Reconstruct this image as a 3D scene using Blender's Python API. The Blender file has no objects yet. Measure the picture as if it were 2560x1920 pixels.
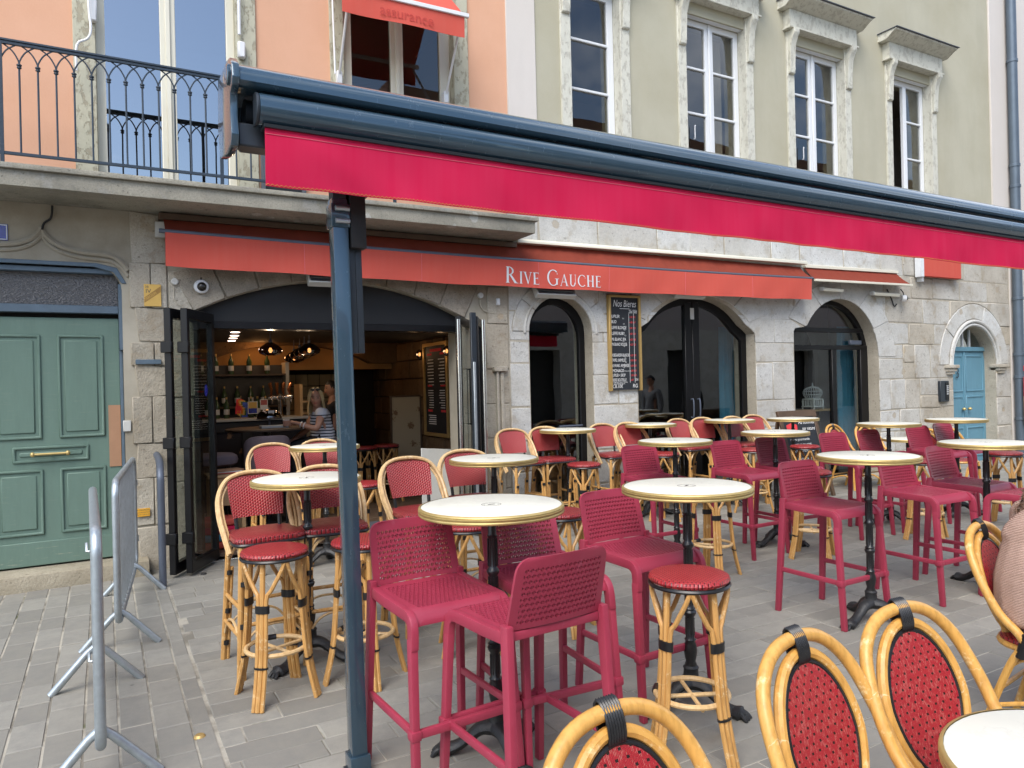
import bpy, bmesh, math, random
from mathutils import Vector, Matrix, Euler
from mathutils.geometry import delaunay_2d_cdt
R = math.radians
PI = math.pi
rnd = random.Random(7)
S = bpy.context.scene
C = S.collection

# ------------------------------------------------------------------ camera
cam_d = bpy.data.cameras.new('camera')
cam = bpy.data.objects.new('camera', cam_d)
C.objects.link(cam)
cam_d.sensor_width = 36.0
cam_d.lens = 1827.0 / 2560.0 * 36.0
cam_d.clip_start = 0.05
cam_d.clip_end = 2000
cam.matrix_world = (Matrix.Translation((0, 0, 1.65)) @ Matrix.Rotation(R(-29.2), 4, 'Z')
                    @ Matrix.Rotation(R(90), 4, 'X') @ Matrix.Rotation(R(-1.4), 4, 'Z'))
S.camera = cam

# ------------------------------------------------------------------ sky, sun, exposure
SUN_EL, SUN_AZ = 50.0, 226.0        # degrees; azimuth clockwise from +Y
CLOUD_TURN = 118.0
wd = bpy.data.worlds.new('World')
S.world = wd
wd.use_nodes = True
wn, wl = wd.node_tree.nodes, wd.node_tree.links
wn.clear()
w_out = wn.new('ShaderNodeOutputWorld')
w_bg = wn.new('ShaderNodeBackground')
w_bg.inputs['Strength'].default_value = 0.15
w_sky = wn.new('ShaderNodeTexSky')
w_sky.sky_type = 'NISHITA'
w_sky.sun_disc = False
w_sky.sun_elevation = R(SUN_EL)
w_sky.sun_rotation = R(SUN_AZ)
w_sky.air_density = 1.0
w_sky.dust_density = 1.0
w_tc = wn.new('ShaderNodeTexCoord')
w_n = wn.new('ShaderNodeTexNoise')
w_n.inputs['Scale'].default_value = 2.6
w_n.inputs['Detail'].default_value = 7.0
w_n.inputs['Roughness'].default_value = 0.56
w_r = wn.new('ShaderNodeValToRGB')
w_r.color_ramp.elements[0].position = 0.46
w_r.color_ramp.elements[1].position = 0.70
w_mix = wn.new('ShaderNodeMixRGB')
w_mix.inputs['Color2'].default_value = (8.5, 8.7, 9.0, 1)
w_mp = wn.new('ShaderNodeMapping')
w_mp.inputs['Rotation'].default_value = (0.0, 0.0, R(CLOUD_TURN))
w_mp.inputs['Scale'].default_value = (1.0, 1.0, 1.6)
wl.new(w_tc.outputs['Generated'], w_mp.inputs['Vector'])
wl.new(w_mp.outputs['Vector'], w_n.inputs['Vector'])
wl.new(w_n.outputs['Fac'], w_r.inputs['Fac'])
wl.new(w_r.outputs['Color'], w_mix.inputs['Fac'])
wl.new(w_sky.outputs['Color'], w_mix.inputs['Color1'])
wl.new(w_mix.outputs['Color'], w_bg.inputs['Color'])
wl.new(w_bg.outputs['Background'], w_out.inputs['Surface'])

sun_d = bpy.data.lights.new('sun', 'SUN')
sun_d.energy = 2.0
sun_d.angle = R(40)
sun_d.color = (1.0, 0.95, 0.88)
sun = bpy.data.objects.new('sun', sun_d)
C.objects.link(sun)
_a, _e = R(SUN_AZ), R(SUN_EL)
sun.rotation_euler = Vector((-math.sin(_a) * math.cos(_e), -math.cos(_a) * math.cos(_e), -math.sin(_e))).to_track_quat('-Z', 'Y').to_euler()

S.view_settings.view_transform = 'Standard'
S.view_settings.look = 'None'
S.view_settings.gamma = 1.0
S.view_settings.use_curve_mapping = False
S.view_settings.exposure = 0.88
S.cycles.max_bounces = 7
S.cycles.diffuse_bounces = 3
S.cycles.glossy_bounces = 4
S.cycles.transparent_max_bounces = 12
S.cycles.caustics_reflective = False
S.cycles.caustics_refractive = False
S.cycles.sample_clamp_indirect = 6.0
S.cycles.use_denoising = True
S.cycles.use_adaptive_sampling = True
S.cycles.adaptive_threshold = 0.02
S.cycles.denoising_prefilter = 'ACCURATE'

# ------------------------------------------------------------------ materials
class NT:
    def __init__(s, name):
        m = bpy.data.materials.new(name)
        m.use_nodes = True
        s.m = m
        s.n, s.l = m.node_tree.nodes, m.node_tree.links
        s.b = s.n['Principled BSDF']
    def new(s, t, **k):
        nd = s.n.new('ShaderNode' + t)
        for a, v in k.items():
            setattr(nd, a, v)
        return nd
    def link(s, a, b):
        s.l.new(a, b)
    def val(s, sock, v):
        if hasattr(v, 'links'):
            s.l.new(v, sock)
        elif isinstance(v, (tuple, list)) and len(v) == 3 and sock.type == 'RGBA':
            sock.default_value = (*v, 1)
        else:
            sock.default_value = v
    def math(s, op, a, b=0.0, c=0.0):
        nd = s.new('Math', operation=op)
        s.val(nd.inputs[0], a)
        s.val(nd.inputs[1], b)
        s.val(nd.inputs[2], c)
        return nd.outputs[0]
    def mix(s, f, a, b, mode='MIX'):
        nd = s.new('MixRGB', blend_type=mode)
        s.val(nd.inputs[0], f)
        s.val(nd.inputs[1], a)
        s.val(nd.inputs[2], b)
        return nd.outputs[0]
    def coord(s, kind='Object', scale=None):
        o = s.new('TexCoord').outputs[kind]
        if scale is not None:
            mp = s.new('Mapping')
            mp.inputs['Scale'].default_value = scale
            s.l.new(o, mp.inputs['Vector'])
            o = mp.outputs['Vector']
        return o
    def noise(s, vec, scale, detail=4.0, rough=0.6):
        nd = s.new('TexNoise')
        s.l.new(vec, nd.inputs['Vector'])
        nd.inputs['Scale'].default_value = scale
        nd.inputs['Detail'].default_value = detail
        nd.inputs['Roughness'].default_value = rough
        return nd.outputs['Fac']
    def ramp(s, f, stops):
        nd = s.new('ValToRGB')
        cr = nd.color_ramp
        while len(cr.elements) < len(stops):
            cr.elements.new(0.5)
        for e, (p, c) in zip(cr.elements, stops):
            e.position = p
            e.color = (c, c, c, 1) if isinstance(c, (int, float)) else (*c, 1)
        s.l.new(f, nd.inputs['Fac'])
        return nd.outputs['Color']
    def bump(s, h, strength=0.3, dist=0.01):
        nd = s.new('Bump')
        nd.inputs['Strength'].default_value = strength
        nd.inputs['Distance'].default_value = dist
        s.l.new(h, nd.inputs['Height'])
        s.l.new(nd.outputs['Normal'], s.b.inputs['Normal'])
    def base(s, c=None, rough=None, metal=None, spec=None, coat=None):
        if c is not None: s.val(s.b.inputs['Base Color'], c)
        if rough is not None: s.val(s.b.inputs['Roughness'], rough)
        if metal is not None: s.val(s.b.inputs['Metallic'], metal)
        if spec is not None: s.val(s.b.inputs['Specular IOR Level'], spec)
        if coat is not None: s.val(s.b.inputs['Coat Weight'], coat)

M = {}
def simple(name, col, rough=0.5, metal=0.0, var=0.12, scale=14.0, bump=0.0, bscale=60.0, coat=None, spec=None, stretch=None, scuff=None):
    """paint / plastic / metal with a little uneven colour and gloss"""
    t = NT(name)
    co = t.coord('Object', stretch)
    n = t.noise(co, scale)
    lo = tuple(max(0, x * (1 - var)) for x in col)
    hi = tuple(min(1, x * (1 + var)) for x in col)
    c = t.mix(n, lo, hi)
    c = t.mix(t.math('MULTIPLY', t.new('ObjectInfo').outputs['Random'], 0.14), c, tuple(x * 0.55 for x in col))
    if scuff:
        f = t.ramp(t.noise(t.coord('Object', (1, 1, 0.45)), 23, 5, 0.75), [(0.60, 0.0), (0.70, 1.0)])
        c = t.mix(t.math('MULTIPLY', f, scuff[0]), c, scuff[1])
        rough = t.math('ADD', rough, t.math('MULTIPLY', f, 0.2))
    t.base(c, t.math('ADD', t.math('MULTIPLY', n, 0.2), t.math('SUBTRACT', rough, 0.1)), metal, spec, coat)
    if bump:
        t.bump(t.noise(co, bscale, 3), bump, 0.004)
    M[name] = t.m
    return t

def stucco(name, col, stain=(0.75, 0.7, 0.62), amt=0.35):
    t = NT(name)
    co = t.coord('Object')
    big = t.noise(co, 0.9, 6, 0.62)
    fine = t.noise(co, 55, 3)
    streak = t.noise(t.coord('Object', (2.2, 2.2, 0.35)), 1.6, 5)
    f = t.ramp(big, [(0.35, 0.0), (0.7, 1.0)])
    c = t.mix(t.math('MULTIPLY', f, amt), col, tuple(a * b for a, b in zip(col, stain)))
    f2 = t.ramp(streak, [(0.5, 0.0), (0.75, 1.0)])
    c = t.mix(t.math('MULTIPLY', f2, amt * 0.7), c, tuple(a * 0.82 for a in col))
    c = t.mix(t.math('MULTIPLY', fine, 0.22), c, tuple(min(1, a * 1.18) for a in col))
    t.base(c, 0.9, spec=0.2)
    t.bump(t.math('ADD', t.math('MULTIPLY', big, 0.8), t.math('MULTIPLY', fine, 0.35)), 0.35, 0.008)
    M[name] = t.m

def stone(name, col, col2, dark, rough_amt=0.5, patch=None):
    """weathered limestone; each block gets its own tint, patches of repair mortar and pits"""
    t = NT(name)
    co = t.coord('Object')
    rn = t.new('ObjectInfo').outputs['Random']
    big = t.noise(co, 1.7, 5, 0.65)
    mid = t.noise(co, 9, 5, 0.72)
    fine = t.noise(co, 70, 4, 0.7)
    c = t.mix(rn, col, col2)
    c = t.mix(t.math('MULTIPLY', t.ramp(big, [(0.42, 0.0), (0.66, 1.0)]), 0.7), c, dark)
    c = t.mix(t.math('MULTIPLY', t.ramp(mid, [(0.55, 0.0), (0.72, 1.0)]), 0.5), c, tuple(x * 0.72 for x in dark))
    vo = t.new('TexVoronoi')
    t.link(co, vo.inputs['Vector'])
    vo.inputs['Scale'].default_value = 2.6
    sp = t.ramp(t.math('ADD', vo.outputs['Distance'], t.math('MULTIPLY', t.math('SUBTRACT', mid, 0.5), 0.25)), [(0.12, 1.0), (0.15, 0.0)])
    if patch:
        c = t.mix(t.math('MULTIPLY', sp, 0.9), c, patch)
        blot = t.ramp(t.noise(co, 3.4, 5, 0.68), [(0.56, 0.0), (0.62, 1.0)])
        c = t.mix(t.math('MULTIPLY', blot, 0.7), c, tuple(0.5 * (x + y) for x, y in zip(patch, dark)))
    c = t.mix(t.math('MULTIPLY', t.ramp(fine, [(0.42, 0.0), (0.7, 1.0)]), 0.55), c, tuple(x * 0.5 for x in col))
    pit = t.ramp(t.noise(co, 26, 3, 0.6), [(0.30, 1.0), (0.36, 0.0)])
    c = t.mix(t.math('MULTIPLY', pit, 0.6), c, tuple(x * 0.4 for x in dark))
    t.base(c, 0.92, spec=0.2)
    h = t.math('ADD', t.math('MULTIPLY', mid, 0.9), t.math('MULTIPLY', fine, 0.35))
    h = t.math('SUBTRACT', h, t.math('MULTIPLY', sp, 0.15))
    t.bump(h, rough_amt, 0.02)
    M[name] = t.m

stucco('stucco_peach', (0.69, 0.40, 0.27), (0.86, 0.80, 0.72), 0.6)
stucco('stucco_cream', (0.45, 0.43, 0.335), (0.80, 0.77, 0.70), 0.75)
stucco('stucco_pale', (0.62, 0.58, 0.54), (0.88, 0.86, 0.82), 0.4)
stucco('plaster_grey', (0.43, 0.395, 0.32), (0.46, 0.42, 0.36), 1.0)
stucco('stucco_pink', (0.40, 0.34, 0.31))
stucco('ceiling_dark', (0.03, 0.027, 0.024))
stone('limestone', (0.58, 0.57, 0.53), (0.50, 0.44, 0.34), (0.36, 0.32, 0.26), 0.8, (0.44, 0.37, 0.27))
stone('limestone_white', (0.66, 0.67, 0.655), (0.56, 0.545, 0.50), (0.46, 0.44, 0.39), 0.7, (0.46, 0.40, 0.31))
stone('pillar_stone', (0.52, 0.48, 0.40), (0.44, 0.39, 0.31), (0.27, 0.235, 0.18), 1.0, (0.46, 0.37, 0.26))
stone('stone_rough', (0.34, 0.29, 0.23), (0.42, 0.38, 0.31), (0.17, 0.145, 0.115), 0.9, (0.38, 0.30, 0.2))
stone('stone_brown', (0.22, 0.145, 0.08), (0.17, 0.11, 0.06), (0.09, 0.055, 0.03), 0.9)
stone('mortar', (0.50, 0.455, 0.37), (0.50, 0.455, 0.37), (0.36, 0.32, 0.25), 0.8)
stone('concrete', (0.36, 0.34, 0.28), (0.36, 0.34, 0.28), (0.17, 0.165, 0.14), 0.6, (0.5, 0.49, 0.45))
stone('step_stone', (0.46, 0.40, 0.29), (0.40, 0.36, 0.28), (0.28, 0.24, 0.17), 0.6)

def m_paving():
    t = NT('paving')
    co = t.coord('Object')
    geo = t.new('NewGeometry')
    wp = geo.outputs['Position']
    r = t.math('FRACT', t.math('ADD', t.new('ObjectInfo').outputs['Random'], geo.outputs['Random Per Island']))
    n = t.noise(wp, 7, 6, 0.7)
    n2 = t.noise(wp, 0.8, 4)
    fine = t.noise(wp, 160, 3)
    c = t.mix(r, (0.22, 0.21, 0.18), (0.335, 0.322, 0.278))
    c = t.mix(t.math('MULTIPLY', t.ramp(n, [(0.4, 0.0), (0.7, 1.0)]), 0.5), c, (0.165, 0.162, 0.155))
    c = t.mix(t.math('MULTIPLY', n2, 0.35), c, (0.27, 0.25, 0.215))
    gum = t.new('TexVoronoi')
    t.link(wp, gum.inputs['Vector'])
    gum.inputs['Scale'].default_value = 3.2
    g = t.ramp(gum.outputs['Distance'], [(0.05, 1.0), (0.065, 0.0)])
    gn = t.ramp(t.noise(wp, 2.1, 2), [(0.5, 0.0), (0.55, 1.0)])
    c = t.mix(t.math('MULTIPLY', t.math('MULTIPLY', g, gn), 0.65), c, (0.06, 0.058, 0.055))
    c = t.mix(t.math('MULTIPLY', fine, 0.3), c, (0.12, 0.12, 0.12))
    t.base(c, t.math('ADD', 0.55, t.math('MULTIPLY', n, 0.3)), spec=0.35)
    t.bump(t.math('ADD', n, t.math('MULTIPLY', fine, 0.3)), 0.35, 0.006)
    M['paving'] = t.m
    t = NT('joint')
    wp = t.new('NewGeometry').outputs['Position']
    n = t.noise(wp, 2.3, 5)
    f = t.noise(wp, 60, 3)
    c = t.mix(t.ramp(n, [(0.42, 0.0), (0.56, 1.0)]), (0.20, 0.185, 0.155), (0.46, 0.43, 0.36))
    c = t.mix(t.math('MULTIPLY', t.ramp(t.noise(wp, 3.7, 3), [(0.62, 0.0), (0.7, 1.0)]), 0.8), c, (0.07, 0.09, 0.025))
    t.base(t.mix(t.math('MULTIPLY', f, 0.4), c, (0.2, 0.18, 0.15)), 0.95, spec=0.1)
    t.bump(f, 0.5, 0.005)
    M['joint'] = t.m
    t = NT('ground')
    wp = t.new('NewGeometry').outputs['Position']
    n = t.noise(wp, 6, 6)
    t.base(t.mix(n, (0.15, 0.145, 0.135), (0.26, 0.25, 0.23)), 0.85)
    M['ground'] = t.m
m_paving()

def m_rattan():
    for nm, a, b, c3 in (('rattan', (0.63, 0.37, 0.13), (0.50, 0.25, 0.07), (0.74, 0.55, 0.30)),
                         ('rattan_pale', (0.70, 0.50, 0.26), (0.60, 0.38, 0.165), (0.78, 0.62, 0.38)),
                         ('rattan_near', (0.70, 0.40, 0.11), (0.57, 0.28, 0.055), (0.80, 0.61, 0.32))):
        t = NT(nm)
        co = t.coord('Object')
        rn = t.new('ObjectInfo').outputs['Random']
        long_ = t.noise(t.coord('Object', (60, 60, 6)), 1.0, 4)
        big = t.noise(co, 6, 4)
        sepz = t.new('SeparateXYZ')
        t.link(co, sepz.inputs[0])
        ring = t.math('FRACT', t.math('ADD', t.math('MULTIPLY', sepz.outputs['Z'], 3.1), t.math('MULTIPLY', big, 1.7)))
        band = t.ramp(ring, [(0.0, 1.0), (0.025, 0.0)])
        c = t.mix(big, a, b)
        c = t.mix(t.math('MULTIPLY', t.ramp(long_, [(0.45, 0.0), (0.65, 1.0)]), 0.45), c, tuple(x * 0.62 for x in b))
        scuff = t.ramp(t.noise(co, 17, 5, 0.7), [(0.6, 0.0), (0.7, 1.0)])
        c = t.mix(t.math('MULTIPLY', scuff, 0.75), c, c3)
        c = t.mix(t.math('MULTIPLY', band, 0.5), c, (0.80, 0.68, 0.46))
        t.base(c, t.math('ADD', 0.27, t.math('MULTIPLY', big, 0.2)), spec=0.5)
        t.bump(t.math('ADD', t.math('MULTIPLY', long_, 0.4), band), 0.25, 0.003)
        M[nm] = t.m
m_rattan()

def weave(name, ax, cw, rh, red, light, dark, style):
    """woven plastic cane in staggered columns; 'step' = basket weave with pale step lines, 'dot' = fine upright strands with dark eyelets"""
    t = NT(name)
    co = t.coord('Object')
    sp = t.new('SeparateXYZ')
    t.link(co, sp.inputs[0])
    u, v = sp.outputs[ax[0]], sp.outputs[ax[1]]
    if style == 'dot':
        u = t.math('ADD', u, t.math('MULTIPLY', v, 0.16))
    cu = t.math('DIVIDE', u, cw)
    col = t.math('FLOOR', cu)
    fu = t.math('FRACT', cu)
    cv = t.math('ADD', t.math('DIVIDE', v, rh), t.math('MULTIPLY', col, 0.5 if style != 'step' else 0.42))
    fv = t.math('FRACT', cv)
    def band(x, a, b): return t.math('MULTIPLY', t.math('GREATER_THAN', x, a), t.math('LESS_THAN', x, b))
    n = t.noise(co, 40, 3)
    big = t.noise(co, 5, 3)
    c = t.mix(n, red, tuple(x * 0.75 for x in red))
    if style == 'dot':
        hole = t.math('MULTIPLY', band(fv, 0.0, 0.16), band(fu, 0.25, 0.75))
        st5 = t.math('FRACT', t.math('MULTIPLY', cu, 4.0))
        line = t.math('LESS_THAN', st5, 0.22)
        c = t.mix(t.math('MULTIPLY', line, 0.4), c, tuple(x * 0.5 for x in red))
        pale = t.math('MULTIPLY', band(st5, 0.4, 0.8), t.ramp(t.noise(t.coord('Object', (170, 170, 9)), 1.0, 2), [(0.52, 0.0), (0.62, 1.0)]))
        c = t.mix(t.math('MULTIPLY', pale, 0.55), c, light)
        h = t.math('SINE', t.math('MULTIPLY', st5, PI))
    else:
        hole = t.math('MULTIPLY', band(fv, 0.0, 0.17 if style == 'step' else 0.30), band(fu, 0.30, 0.95))
        pv = t.math('MULTIPLY', band(fu, 0.02, 0.20), band(fv, 0.25, 0.95))
        ph = t.math('MULTIPLY', band(fv, 0.84, 0.98), band(fu, 0.1, 0.9))
        pale = t.math('MAXIMUM', pv, ph)
        c = t.mix(t.math('MULTIPLY', pale, t.math('ADD', 0.12 if style == 'step' else 0.0, t.math('MULTIPLY', big, 0.62 if style == 'step' else 0.5))), c, light)
        h = t.math('MULTIPLY', t.math('SINE', t.math('MULTIPLY', fv, PI)), t.math('SINE', t.math('MULTIPLY', fu, PI)))
    c = t.mix(hole, c, dark)
    t.base(c, t.math('ADD', 0.24, t.math('MULTIPLY', n, 0.2)), spec=0.5)
    t.bump(t.math('SUBTRACT', h, t.math('MULTIPLY', hole, 0.8)), 0.5, 0.004)
    M[name] = t.m
RED = (0.36, 0.022, 0.032)
weave('weave_back', 'XZ', 0.0150, 0.0175, (0.37, 0.018, 0.028), (0.66, 0.33, 0.27), (0.07, 0.010, 0.014), 'step')
weave('weave_seat', 'XY', 0.0130, 0.0170, (0.33, 0.02, 0.03), (0.58, 0.25, 0.20), (0.07, 0.012, 0.012), 'plain')
weave('weave_stool', 'XY', 0.0150, 0.0170, (0.38, 0.020, 0.028), (0.60, 0.2, 0.15), (0.09, 0.01, 0.012), 'plain')
weave('weave_bistro', 'XZ', 0.0165, 0.0400, (0.46, 0.022, 0.034), (0.74, 0.36, 0.28), (0.02, 0.008, 0.008), 'dot')

simple('purple', (0.335, 0.035, 0.068), 0.42, 0, 0.14, 9, 0.10, 220, spec=0.5, scuff=(0.25, (0.44, 0.13, 0.18)))
def m_marble():
    t = NT('marble')
    co = t.coord('Object')
    wp = t.new('NewGeometry').outputs['Position']
    n = t.noise(wp, 5, 5)
    v = t.math('ABSOLUTE', t.math('SUBTRACT', t.noise(wp, 3.1, 6, 0.7), 0.5))
    vein = t.ramp(v, [(0.0, 1.0), (0.02, 0.0)])
    c = t.mix(n, (0.77, 0.765, 0.67), (0.70, 0.69, 0.60))
    c = t.mix(t.math('MULTIPLY', vein, 0.22), c, (0.45, 0.44, 0.40))
    sm = t.noise(wp, 13, 4, 0.7)
    c = t.mix(t.math('MULTIPLY', t.ramp(sm, [(0.55, 0.0), (0.75, 1.0)]), 0.25), c, (0.55, 0.53, 0.45))
    t.base(c, t.math('ADD', 0.22, t.math('MULTIPLY', sm, 0.35)), spec=0.4)
    M['marble'] = t.m
m_marble()
simple('marble_edge', (0.66, 0.55, 0.30), 0.4)
simple('brass', (0.56, 0.42, 0.17), 0.46, 0.6, 0.25, 20, scuff=(0.5, (0.40, 0.30, 0.14)))
simple('black_iron', (0.012, 0.012, 0.013), 0.32, 0.0, 0.3, 30, 0.15, 40, spec=0.55)
simple('cast_iron', (0.022, 0.023, 0.025), 0.48, 0.2, 0.5, 55, 0.9, 48)
simple('wrap_black', (0.012, 0.012, 0.013), 0.33, 0, 0.4, 60)
simple('navy', (0.040, 0.078, 0.112), 0.20, 0.35, 0.10, 7, 0.05, 30, coat=0.7, scuff=(0.12, (0.20, 0.24, 0.27)))
simple('navy_dark', (0.026, 0.034, 0.044), 0.4, 0.2)
simple('rail_iron', (0.026, 0.042, 0.062), 0.5, 0.2, 0.2, 12, 0.3, 50)
simple('galvanised', (0.42, 0.47, 0.50), 0.42, 0.7, 0.3, 26, 0.1, 90, scuff=(0.4, (0.62, 0.64, 0.64)))
simple('steel_grey', (0.11, 0.13, 0.17), 0.5, 0.4, 0.2, 12)
simple('chrome', (0.62, 0.62, 0.62), 0.2, 1.0, 0.05)
simple('alu_black', (0.007, 0.007, 0.008), 0.34, 0.0, 0.2, 8, spec=0.3)
simple('panel_black', (0.009, 0.009, 0.010), 0.6, 0, 0.15, 4)
simple('white_paint', (0.74, 0.75, 0.76), 0.4, 0, 0.04, 6)
simple('white_frame', (0.76, 0.78, 0.80), 0.35, 0, 0.03, 6)
simple('ivory_frame', (0.72, 0.69, 0.57), 0.4, 0, 0.05, 5)
simple('grey_plastic', (0.55, 0.55, 0.52), 0.5)
simple('blue_iron', (0.10, 0.145, 0.19), 0.55, 0.1, 0.25, 9, 0.4, 30)
simple('brown_board', (0.38, 0.21, 0.12), 0.7, 0, 0.2, 6)
simple('wood_oak', (0.36, 0.21, 0.09), 0.55, 0, 0.3, 3, stretch=(3, 3, 20))
simple('wood_dark', (0.09, 0.055, 0.032), 0.6, 0, 0.35, 6, 0.3, 30)
simple('wood_pale', (0.58, 0.38, 0.19), 0.55, 0, 0.2, 8, stretch=(4, 20, 4))
simple('gold_frame', (0.52, 0.35, 0.13), 0.45, 0.5, 0.2, 18)
simple('chalkboard', (0.014, 0.017, 0.022), 0.65, 0, 0.5, 5)
simple('chalk', (0.80, 0.80, 0.78), 0.9, 0, 0.15, 60)
simple('chalk_red', (0.75, 0.05, 0.06), 0.9)
simple('sign_blue', (0.02, 0.03, 0.30), 0.25, 0, 0.1, 6, coat=0.4)
simple('sign_white', (0.72, 0.74, 0.76), 0.3)
simple('placard_yellow', (0.66, 0.42, 0.11), 0.7, 0, 0.2, 9)
simple('plate_orange', (0.70, 0.36, 0.03), 0.5)
simple('print_dark', (0.03, 0.05, 0.07), 0.6)
simple('print_brown', (0.36, 0.20, 0.05), 0.7)
simple('print_red', (0.35, 0.03, 0.04), 0.6)
simple('cloth_mark', (0.50, 0.055, 0.045), 0.9)
simple('rubber', (0.02, 0.02, 0.02), 0.7)
simple('zinc', (0.12, 0.155, 0.195), 0.45, 0.4, 0.2, 6)
simple('slate', (0.10, 0.11, 0.13), 0.7)
simple('upholstery', (0.19, 0.15, 0.165), 0.9, 0, 0.2, 10, 0.3, 150)
simple('curtain_blue', (0.06, 0.27, 0.42), 0.85, 0, 0.2, 6, 0.2, 80)
simple('curtain_navy', (0.008, 0.022, 0.065), 0.85, 0, 0.2, 6)
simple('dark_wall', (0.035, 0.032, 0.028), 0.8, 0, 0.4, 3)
simple('floor_wood', (0.13, 0.085, 0.055), 0.5, 0, 0.45, 2.5, 0.2, 30, stretch=(6, 0.6, 1))
simple('screen_paper', (0.52, 0.43, 0.27), 0.8, 0, 0.1, 6)
simple('leaf', (0.05, 0.11, 0.02), 0.6, 0, 0.5, 20)
simple('glass_bottle', (0.05, 0.09, 0.04), 0.1, 0, 0.3, 10)
simple('porcelain', (0.75, 0.75, 0.73), 0.25)
simple('copper', (0.70, 0.26, 0.10), 0.25, 0.9)
simple('skin', (0.50, 0.255, 0.165), 0.5, 0, 0.08, 20)
simple('hair_blond', (0.62, 0.47, 0.24), 0.5, 0, 0.35, 40, 0.6, 120, stretch=(6, 6, 1))
simple('hair_dark', (0.02, 0.014, 0.01), 0.5, 0, 0.3, 40)
simple('hair_brown', (0.16, 0.085, 0.048), 0.45, 0, 0.5, 30, 0.4, 160)
simple('trousers_black', (0.012, 0.013, 0.016), 0.8)
simple('jacket_grey', (0.16, 0.17, 0.18), 0.8)
simple('lips', (0.42, 0.10, 0.09), 0.5)
simple('eye_dark', (0.015, 0.012, 0.01), 0.3)
simple('roof_tile', (0.22, 0.10, 0.06), 0.8)
simple('rainbow_orange', (0.7, 0.2, 0.02), 0.8)
simple('rainbow_blue', (0.05, 0.1, 0.5), 0.8)

def peeling(name, paint, under):
    t = NT(name)
    co = t.coord('Object', (1.6, 1.6, 0.8))
    n = t.noise(co, 9, 7, 0.72)
    f = t.ramp(n, [(0.53, 0.0), (0.56, 1.0)])
    n2 = t.noise(co, 30, 4)
    t.base(t.mix(f, t.mix(n2, paint, tuple(x * 0.8 for x in paint)), t.mix(n2, under, tuple(x * 0.55 for x in under))), 0.75)
    t.bump(t.math('SUBTRACT', t.math('MULTIPLY', n2, 0.3), f), 0.6, 0.006)
    M[name] = t.m
peeling('peeling_cream', (0.52, 0.50, 0.38), (0.44, 0.40, 0.29))
peeling('peeling_white', (0.66, 0.65, 0.56), (0.63, 0.61, 0.52))
def worn_door(name, col, worn):
    t = NT(name)
    co = t.coord('Object')
    sp = t.new('SeparateXYZ')
    t.link(co, sp.inputs[0])
    n = t.noise(t.coord('Object', (3, 3, 0.6)), 5, 6, 0.65)
    fine = t.noise(t.coord('Object', (40, 40, 3)), 2, 3)
    sc = t.ramp(t.noise(t.coord('Object', (1, 1, 9)), 6, 5), [(0.60, 0.0), (0.66, 1.0)])
    lowf = t.ramp(t.math('ADD', sp.outputs['Z'], t.math('MULTIPLY', n, 0.5)), [(0.36, 1.0), (0.62, 0.0)])
    c = t.mix(n, col, tuple(x * 0.75 for x in col))
    c = t.mix(t.math('MULTIPLY', sc, t.math('ADD', t.math('MULTIPLY', lowf, 0.8), 0.06)), c, worn)
    c = t.mix(t.math('MULTIPLY', fine, 0.25), c, tuple(x * 0.6 for x in col))
    t.base(c, t.math('ADD', 0.42, t.math('MULTIPLY', n, 0.25)), spec=0.4)
    t.bump(t.math('ADD', fine, t.math('MULTIPLY', sc, -0.3)), 0.2, 0.004)
    M[name] = t.m
worn_door('door_green', (0.15, 0.235, 0.19), (0.42, 0.42, 0.32))
worn_door('door_blue', (0.15, 0.33, 0.43), (0.25, 0.38, 0.44))

def fabric(name, col, fade, sheen=0.12):
    t = NT(name)
    co = t.coord('Object')
    st = t.noise(t.coord('Object', (14, 14, 0.7)), 1.4, 5)
    big = t.noise(co, 1.3, 5)
    w = t.noise(co, 420, 2)
    c = t.mix(t.math('MULTIPLY', t.ramp(st, [(0.35, 0.0), (0.85, 1.0)]), 0.30), col, fade)
    c = t.mix(t.math('MULTIPLY', big, 0.3), c, tuple(x * 0.8 for x in col))
    c = t.mix(t.math('MULTIPLY', w, 0.12), c, tuple(x * 0.6 for x in col))
    t.base(c, 0.85, spec=0.15)
    # thin cloth lets some light through
    tr = t.new('BsdfTranslucent')
    t.link(c, tr.inputs['Color'])
    mx = t.new('MixShader')
    mx.inputs[0].default_value = sheen
    t.link(t.b.outputs[0], mx.inputs[1])
    t.link(tr.outputs[0], mx.inputs[2])
    t.link(mx.outputs[0], t.n['Material Output'].inputs['Surface'])
    t.bump(t.math('ADD', t.math('MULTIPLY', w, 0.2), big), 0.25, 0.01)
    M[name] = t.m
fabric('cloth_pink', (0.77, 0.022, 0.100), (0.80, 0.09, 0.19), 0.3)
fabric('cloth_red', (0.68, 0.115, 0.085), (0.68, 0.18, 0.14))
fabric('cloth_rust', (0.25, 0.050, 0.030), (0.20, 0.055, 0.04))

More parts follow.
